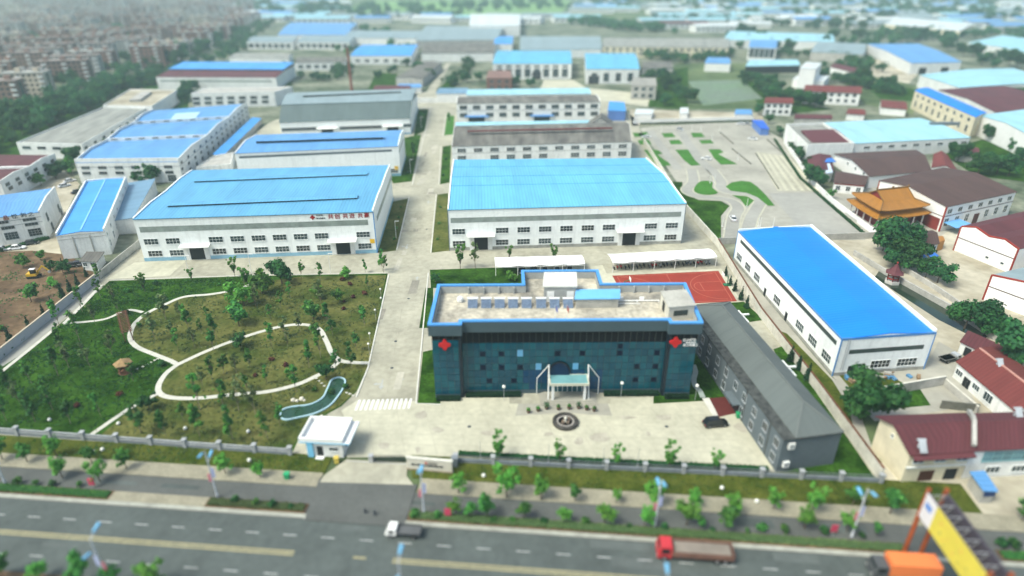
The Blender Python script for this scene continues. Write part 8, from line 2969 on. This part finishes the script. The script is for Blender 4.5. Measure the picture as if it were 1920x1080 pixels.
def truck(p, rz, label, cabm, bedm, L_, W_, H_, cargo=None, box=False, glassm=None):
    """nose towards local +x"""
    t = thing('truck', label, 'truck', p, rz)
    w2 = W_ / 2; h = L_ / 2; cl_ = 1.7 if L_ < 7 else 2.1
    ch = H_ * .8
    mb = MB(); mb.box(-h + .1, h - .3, -.45, .45, .55, .85); local(t, mb, 'chassis', M_BLACKM)
    mb = MB()
    def cs(x, zb, zt, wt): return [(x, -wt, zb), (x, wt, zb), (x, wt, zb + (zt - zb) * .55), (x, wt * .9, zt), (x, -wt * .9, zt), (x, -wt, zb + (zt - zb) * .55)]
    loft(mb, [cs(h - cl_, .6, ch, w2 * .96), cs(h - .5, .55, ch, w2 * .96), cs(h - .12, .5, ch * .72, w2 * .96), cs(h, .5, ch * .55, w2 * .92)])
    cab = local(t, mb, 'cab', cabm)
    mb = MB(); mb.hexa([(h - .3, -w2 * .8, ch * .62), (h - .02, -w2 * .8, ch * .6), (h - .02, w2 * .8, ch * .6), (h - .3, w2 * .8, ch * .62)], [(h - .5, -w2 * .76, ch * .95), (h - .38, -w2 * .76, ch * .95), (h - .38, w2 * .76, ch * .95), (h - .5, w2 * .76, ch * .95)])
    local(t, mb, 'windscreen', M_CGL, cab)
    for y in (-1, 1):
        mb = MB(); mb.box(h - cl_ + .35, h - .6, y * w2 * .95 - .03, y * w2 * .95 + .03, ch * .58, ch * .9); local(t, mb, 'side_window', M_CGL, cab)
        mb = MB(); mb.box(h - .05, h + .03, y * w2 * .7 - .15, y * w2 * .7 + .15, .75, .95); local(t, mb, 'headlight', M_HL, cab)
    bx0, bx1 = -h, h - cl_ - .15
    bz0, bz1 = .95, H_ * (.95 if box else .62)
    if box:
        mb = MB(); mb.box(bx0, bx1, -w2, w2, bz0, H_ * 1.05); local(t, mb, 'cargo_box', bedm)
    else:
        mb = MB(); mb.box(bx0, bx1, -w2, w2, bz0, bz0 + .1); local(t, mb, 'bed_floor', bedm)
        for a in ((bx0, bx1, -w2, -w2 + .08), (bx0, bx1, w2 - .08, w2), (bx0 - .081, bx0 - .001, -w2, w2), (bx1 + .001, bx1 + .081, -w2, w2)):
            mb = MB(); mb.box(*a, bz0 + .001, bz1); local(t, mb, 'bed_side', bedm)
        for k in range(6):
            mb = MB(); x = bx0 + (bx1 - bx0) * (k + .5) / 6
            for y in (-1, 1): mb.box(x - .05, x + .05, y * (w2 + .04) - .04, y * (w2 + .04) + .04, bz0, bz1)
            local(t, mb, 'bed_rib', bedm)
        if cargo:
            mb = MB(); mb.hexa([(bx0 + .1, -w2 + .1, bz0 + .1), (bx1 - .1, -w2 + .1, bz0 + .1), (bx1 - .1, w2 - .1, bz0 + .1), (bx0 + .1, w2 - .1, bz0 + .1)], [(bx0 + .3, -w2 + .15, bz1 - .3), (bx1 - .3, -w2 + .15, bz1 - .3), (bx1 - .3, w2 - .15, bz1 - .3), (bx0 + .3, w2 - .15, bz1 - .3)]); local(t, mb, 'load', cargo)
    r = .5 if L_ > 7 else .36
    xs = (h - 1.1, -h + 1.1, -h + 2.3) if L_ > 7 else (h - .8, -h + 1.0)
    for x in xs:
        for y in (-w2 + .15, w2 - .15): wheel(t, x, y, r, .3)
    return t


wr = RA + math.pi
truck(rd(rt(757, 1004), -2.6), wr, 'small white cab light truck with grey bed on the carriageway', M_WPAINT, M('bed_grey', (.10, .105, .11), .7, .2), 5.4, 1.9, 2.2)
truck(rd(rt(1300, 1046), -2.9), wr, 'red dump truck with open brown-grey bed on the carriageway', M('truck_red', (.48, .035, .045), .35, .08, spec=.5), M('bed_rust_brown', (.19, .10, .075), .8, .25, .8), 11.0, 2.5, 3.3, M('grey_load', (.22, .19, .16), .9, .15))
truck(rd(rt(1690, 1083), -3.6), wr, 'truck with bright orange cargo box at the bottom right', M('cab_dark_grey', (.08, .085, .09), .4, .1), M('box_orange', (.75, .20, .06), .5, .06), 9.0, 2.5, 3.1, None, True)
truck(G(1780, 676), az(1765, 680, 1800, 671), 'grey pickup truck parked beside the blue roofed warehouse', PS, M('pickup_grey', (.14, .14, .13), .5, .2), 5.2, 1.8, 1.9, M('dark_load', (.06, .05, .04), .9, .2))
# excavator
p = G(65, 520)
EXC = thing('excavator', 'small yellow excavator standing on the bare lot', 'excavator', p, .2)
M_EXY = M('excavator_yellow', (.62, .38, .03), .5, .12)
for y in (-.9, .9):
    mb = MB(); mb.hexa([(-1.3, y - .25, 0), (1.3, y - .25, 0), (1.3, y + .25, 0), (-1.3, y + .25, 0)], [(-1.6, y - .25, .6), (1.6, y - .25, .6), (1.6, y + .25, .6), (-1.6, y + .25, .6)]); local(EXC, mb, 'track', M_TYRE)
mb = MB(); mb.box(-1.5, 1.0, -1.0, 1.0, .75, 1.5); mb.box(-.4, .4, -.4, .4, .55, .76); ub = local(EXC, mb, 'upper_body', M_EXY)
mb = MB(); mb.box(-.3, .9, -.95, 0, 1.502, 2.7); local(EXC, mb, 'cab', M_CGL, ub)
mb = MB(); mb.box(-.4, 1.0, -1.0, .05, 2.702, 2.85); local(EXC, mb, 'cab_roof', M_WPAINT, ub)
mb = MB(); mb.bar((.9, .4, 1.4), (2.6, .4, 3.2), .3, .4); mb.bar((2.6, .4, 3.2), (4.0, .4, 1.6), .26, .32); bo = local(EXC, mb, 'boom', M_EXY)
mb = MB(); mb.hexa([(3.7, .1, .9), (4.3, .1, 1.0), (4.3, .7, 1.0), (3.7, .7, .9)], [(3.7, .1, 1.7), (4.1, .1, 1.7), (4.1, .7, 1.7), (3.7, .7, 1.7)]); local(EXC, mb, 'bucket', M_STEEL, bo)

# basketball hoops
for px, py, sg, lab in ((1170, 545, 1, 'at the left end of the red court'), (1362, 535, -1, 'at the right end of the red court')):
    p = G(px, py)
    dirx = (CT[1] - CT[0]).normalized() * sg
    t = thing('basketball_hoop', 'green basketball stand ' + lab, 'hoop', p, math.atan2(dirx.y, dirx.x))
    M_GRN = M('hoop_green', (.02, .16, .07), .5, .1)
    mb = MB(); mb.box(-1.0, .8, -.6, .6, 0, .35); local(t, mb, 'base', M_GRN)
    mb = MB(); mb.bar((-.3, 0, .3), (-.1, 0, 2.8), .18, .18); mb.bar((-.1, 0, 2.8), (1.4, 0, 3.2), .14, .14); local(t, mb, 'post', M_GRN)
    mb = MB(); mb.box(1.4, 1.46, -.9, .9, 2.85, 3.95); local(t, mb, 'backboard', M_WPAINT)
    mb = MB()
    for k in range(12):
        a, b = 2 * math.pi * k / 12, 2 * math.pi * (k + 1) / 12
        mb.tube((1.72 + .23 * math.cos(a), .23 * math.sin(a), 3.05), (1.72 + .23 * math.cos(b), .23 * math.sin(b), 3.05), .015, .015, 4)
    local(t, mb, 'rim', M_RED)

# billboard: two long boards on orange posts, running towards the camera
ZB, ZT = 8.2, 12.6
a0, a1 = G(1722, 962, ZB), G(1850, 1150, ZB)
BBd = (a1 - a0); BBd.z = 0
BBL = 15.5
BBd.normalize()
bn = Vector((-BBd.y, BBd.x, 0))
base = Vector((a0.x, a0.y, 0))
BB = thing('billboard', 'large roadside billboard with yellow printed face on orange posts', 'billboard', base)
M_ORPOST = M('post_orange_rust', (.30, .07, .02), .6, .2, 1.2)
M_BBY = M('billboard_yellow', (.68, .56, .08), .5, .06, .5)
M_BBW = M('billboard_white', (.72, .68, .70), .5, .05, .5)
M_BBD = M('billboard_back', (.07, .06, .08), .7, .2)


def bq(x, y, z): return base + BBd * x + bn * y + Vector((0, 0, z))


def board(y0, y1, x0, x1, m, name, parent=BB):
    mb = MB()
    q = [bq(x0, y0, ZB), bq(x1, y0, ZB), bq(x1, y1, ZB), bq(x0, y1, ZB)]
    if (q[1] - q[0]).cross(q[2] - q[1]).z < 0: q = q[::-1]
    mb.hexa(q, [p + Vector((0, 0, ZT - ZB)) for p in q])
    return mb.build(name, m, parent)


fb = board(-.15, .15, 0, BBL, M_BBD, 'front_board')
sd = -1 if bn.x > 0 else 1
board(sd * .16, sd * .2, .05, 3.0, M_BBW, 'white_print', fb)
board(sd * .16, sd * .2, 3.0, BBL - .05, M_BBY, 'yellow_print', fb)
rk = random.Random(8)
mb = MB()
for k in range(26):
    x, z_ = rk.uniform(3.6, BBL - 1), rk.uniform(ZB + .5, ZT - .6)
    s = rk.uniform(.12, .4)
    q = [bq(x, sd * .2, z_), bq(x + s, sd * .2, z_), bq(x + s, sd * .22, z_), bq(x, sd * .22, z_)]
    if (q[1] - q[0]).cross(q[2] - q[1]).z < 0: q = q[::-1]
    mb.hexa(q, [p + Vector((0, 0, s * 1.2)) for p in q], k % 2)
mb.build('printed_marks', [M('print_orange', (.70, .40, .10), .5, .1), M('print_olive', (.45, .42, .10), .5, .1)], fb)
mb = MB()
q = [bq(.9, sd * .2, ZT - 2.2), bq(2.3, sd * .2, ZT - 2.2), bq(2.3, sd * .22, ZT - 2.2), bq(.9, sd * .22, ZT - 2.2)]
if (q[1] - q[0]).cross(q[2] - q[1]).z < 0: q = q[::-1]
mb.hexa(q, [p + Vector((0, 0, 1.0)) for p in q])
mb.build('blue_mark', M('print_blue', (.12, .25, .6), .5, .1), fb)
board(-sd * 2.6, -sd * 2.35, 0, BBL, M_BBD, 'rear_board')
for x in (.2, BBL - 1.5):
    for y in (0, -sd * 2.45):
        mb = MB(); mb.tube(bq(x, y - .0, 0) - BBd * .0, bq(x, y, ZT + .5), .32, .3, 10); mb.build('post', M_ORPOST, BB)
mb = MB()
for k in range(8):
    x = BBL * (k + .3) / 8
    for z_ in (ZB + .6, ZT - .4):
        mb.bar(bq(x, -sd * .16, z_), bq(x, -sd * 2.34, z_), .1, .1)
    mb.bar(bq(x, -sd * .3, ZB + .6), bq(x, -sd * 2.3, ZT - .4), .08, .08)
mb.build('steel_frame', M_STEEL, BB)

# roadside bits
for px, py, lab in ((539, 898, 'on the pavement left of the entrance'), (1384, 783, 'by the dormitory door')):
    p = G(px, py)
    t = thing('waste_bin', 'green waste bin ' + lab, 'bin', p + Vector((0, 0, .12 if px < 600 else 0)))
    mb = MB(); mb.hexa([(-.35, -.35, .08), (.35, -.35, .08), (.35, .35, .08), (-.35, .35, .08)], [(-.45, -.42, 1.1), (.45, -.42, 1.1), (.45, .42, 1.1), (-.45, .42, 1.1)]); local(t, mb, 'bin_body', M('bin_green', (.03, .32, .13), .5, .1))
    mb = MB(); mb.box(-.48, .48, -.45, .48, 1.102, 1.2); local(t, mb, 'lid', MATS['bin_green'])
    for x in (-.3, .3):
        mb = MB(); mb.tube((x - .05, .35, .12), (x + .05, .35, .12), .12, .12, 8); local(t, mb, 'wheel', M_TYRE)
for px, py, lab in ((175, 915, 'in the left median'), (840, 972, 'in the median right of the entrance'), (1561, 1003, 'in the median left of the billboard')):
    p = G(px, py)
    t = thing('roadside_sign', 'small pink-red roadside board ' + lab, 'sign', p)
    mb = MB(); mb.tube((0, 0, 0), (0, 0, 1.2), .05, .05, 6); local(t, mb, 'post', M_STEEL)
    mb = MB(); mb.box(-.5, .5, -.05, .05, .7, 2.1); local(t, mb, 'panel', M('sign_pink_red', (.55, .06, .12), .6, .15))
for px, py, k in ((685, 962, 0), (703, 966, 1)):
    p = G(px, py)
    t = thing('bollard', ('left' if k == 0 else 'right') + ' dark bollard of the two at the mouth of the entrance road', 'bollard', p + Vector((0, 0, .12)), 0, 'bollards at the entrance road')
    mb = MB(); mb.lathe([(.28, 0), (.28, .12), (.17, .2), (.17, .8), (.2, .85), (.05, 1.0)], (0, 0, 0), 10); local(t, mb, 'shaft', M_IRON)
# curving garden path by the right wing
for k_, pth in enumerate(([(1300, 684), (1304, 697), (1301, 711), (1303, 723), (1312, 733), (1318, 746)],)):
    band('garden_path', spline(gl(pth), 5), 1.1, .07, M('path_grey_green', (.33, .38, .35), .85, .12, .6))
# window plant and lamps on the driving yard
for k, (px, py) in enumerate(((1240, 246), (1297, 245), (1314, 246), (1349, 248), (1331, 343), (1339, 343), (1335, 262), (1400, 388), (1383, 300), (1358, 430), (1354, 425), (1425, 425), (1449, 425), (1421, 425))):
    p = G(px, py)
    mb = MB(); mb.tube(p, p + Vector((0, 0, 3.2)), .09, .07, 5); mb.box(p.x - .2, p.x + .2, p.y - .2, p.y + .2, 0, .25)
    tag(mb.build('course_pole', M_WPAINT, None, tuple(p)), 'thin white course pole on the driving yard, %s of its kind' % ORD[k], 'pole', 'white course poles')
for k, (a, b) in enumerate((((1349, 248), (1375, 270)), ((1372, 279), (1408, 308)), ((1417, 288), (1460, 355)), ((1438, 262), (1470, 290)))):
    A_, B_ = G(*a), G(*b)
    w_ = Wall(A_, B_)
    mb = MB(); w_.slab(mb, 0, w_.L, 0, .45, -.15, .15)
    t = mb.build('course_kerb', M('kerb_dark', (.12, .12, .10), .9, .2), None, tuple(A_))
    tag(t, 'dark low course barrier on the driving yard, %s from the left' % ORD[k], 'barrier', 'course barriers')
# junk and materials by the blue roofed warehouse
rk = random.Random(12)
for k in range(22):
    px, py = rk.uniform(1585, 1735), rk.uniform(702, 716)
    p = G(px, py)
    s = rk.uniform(.3, .8)
    mb = MB()
    a = rk.uniform(0, 3)
    d1, d2 = Vector((math.cos(a), math.sin(a), 0)) * s, Vector((-math.sin(a), math.cos(a), 0)) * s * rk.uniform(.4, 1)
    q = [p - d1 - d2, p + d1 - d2, p + d1 + d2, p - d1 + d2]
    mb.hexa(q, [v + Vector((rk.uniform(-.1, .1), 0, s * rk.uniform(.5, 1.3))) for v in q])
    tag(mb.build('stacked_crate', rk.choice((M_GREYW, M_STAINW, M('crate_blue', (.08, .2, .35), .7, .2), M('crate_wood', (.25, .17, .1), .9, .2), M_WPAINT)), None, tuple(p)), 'crate or block lying before the blue roofed warehouse front', 'crate', 'crates before the warehouse')

# repairs, stains and covers on the paved surfaces
rk = random.Random(44)
M_PD = M('asphalt_patch_dark', (.066, .078, .075), .85, .15, .3, fine=.1)
M_PLt = M('asphalt_patch_pale', (.098, .112, .108), .88, .15, .3, fine=.1)
for k in range(16):
    t0, s0 = rk.uniform(-85, 75), rk.choice((-2.6, -5.7, -9.4, 4.0, 3.6))
    L_, w_ = rk.uniform(1.5, 9), rk.uniform(.6, 1.7)
    zz = (.0052 if s0 < 0 else .0085) + k * .0002
    pts = [rd(t0 + rk.uniform(-.2, .2), s0), rd(t0 + L_, s0 + rk.uniform(-.1, .1)), rd(t0 + L_ + rk.uniform(-.3, .3), s0 + w_), rd(t0, s0 + w_ + rk.uniform(-.1, .1))]
    sheet('asphalt_patch', pts, zz, rk.choice((M_PD, M_PD, M_PLt)))
M_CP = M('concrete_patch', (.25, .235, .195), .9, .2, .2, fine=.12)
M_CPL = M('concrete_patch_pale', (.42, .40, .33), .9, .15, .2, fine=.1)
for k in range(22):
    f_, g_ = rk.random(), rk.uniform(.08, .85)
    c0 = ra0.lerp(ra1, f_).lerp(rb0.lerp(rb1, f_), g_)
    a_, b_ = rk.uniform(.5, 1.8), rk.uniform(.8, 4.5)
    sheet('concrete_patch', [c0 + Vector((x, y, 0)) for x, y in ((-a_, -b_), (a_, -b_ * .9), (a_ * .9, b_), (-a_, b_ * .95))], .0255 + k * .0002, rk.choice((M_CP, M_CPL)))
for k in range(14):
    px, py = rk.uniform(700, 1400), rk.uniform(770, 850)
    c0 = G(px, py)
    a_, b_ = rk.uniform(.5, 2.2), rk.uniform(.4, 1.4)
    sheet('oil_stain', spline([c0 + Vector((a_ * math.cos(t) * rk.uniform(.6, 1.2), b_ * math.sin(t) * rk.uniform(.6, 1.2), 0)) for t in [2 * math.pi * j / 7 for j in range(7)]], 3, True), .0262 + k * .0002, M('oil_stain', (.38, .355, .29), .85, .2, .5, fine=.15))
for k, (px, py) in enumerate(((742, 640), (766, 560), (735, 690), (880, 800), (1250, 800), (800, 430))):
    mb = MB(); mb.lathe([(.36, .03), (.34, .045)], G(px, py), 14)
    tag(mb.build('manhole_cover', M_IRON, None, tuple(G(px, py))), kind='structure')
# ================================================================== HAZE
hz_m = bpy.data.materials.new('haze_air')
hz_m.use_nodes = True
t_ = hz_m.node_tree
t_.nodes.remove(t_.nodes['Principled BSDF'])
pv = t_.nodes.new('ShaderNodeVolumePrincipled')
pv.inputs['Color'].default_value = (0.72, 0.93, 0.97, 1)
pv.inputs['Density'].default_value = 0.00027
pv.inputs['Anisotropy'].default_value = 0.2
t_.links.new(pv.outputs[0], t_.nodes['Material Output'].inputs['Volume'])
mb = MB()
mb.box(-2750, 2750, -400, 3350, -1.2, 86)
hz = mb.build('haze', hz_m)
tag(hz, 'pale haze lying over the whole town', 'haze', None, 'stuff')
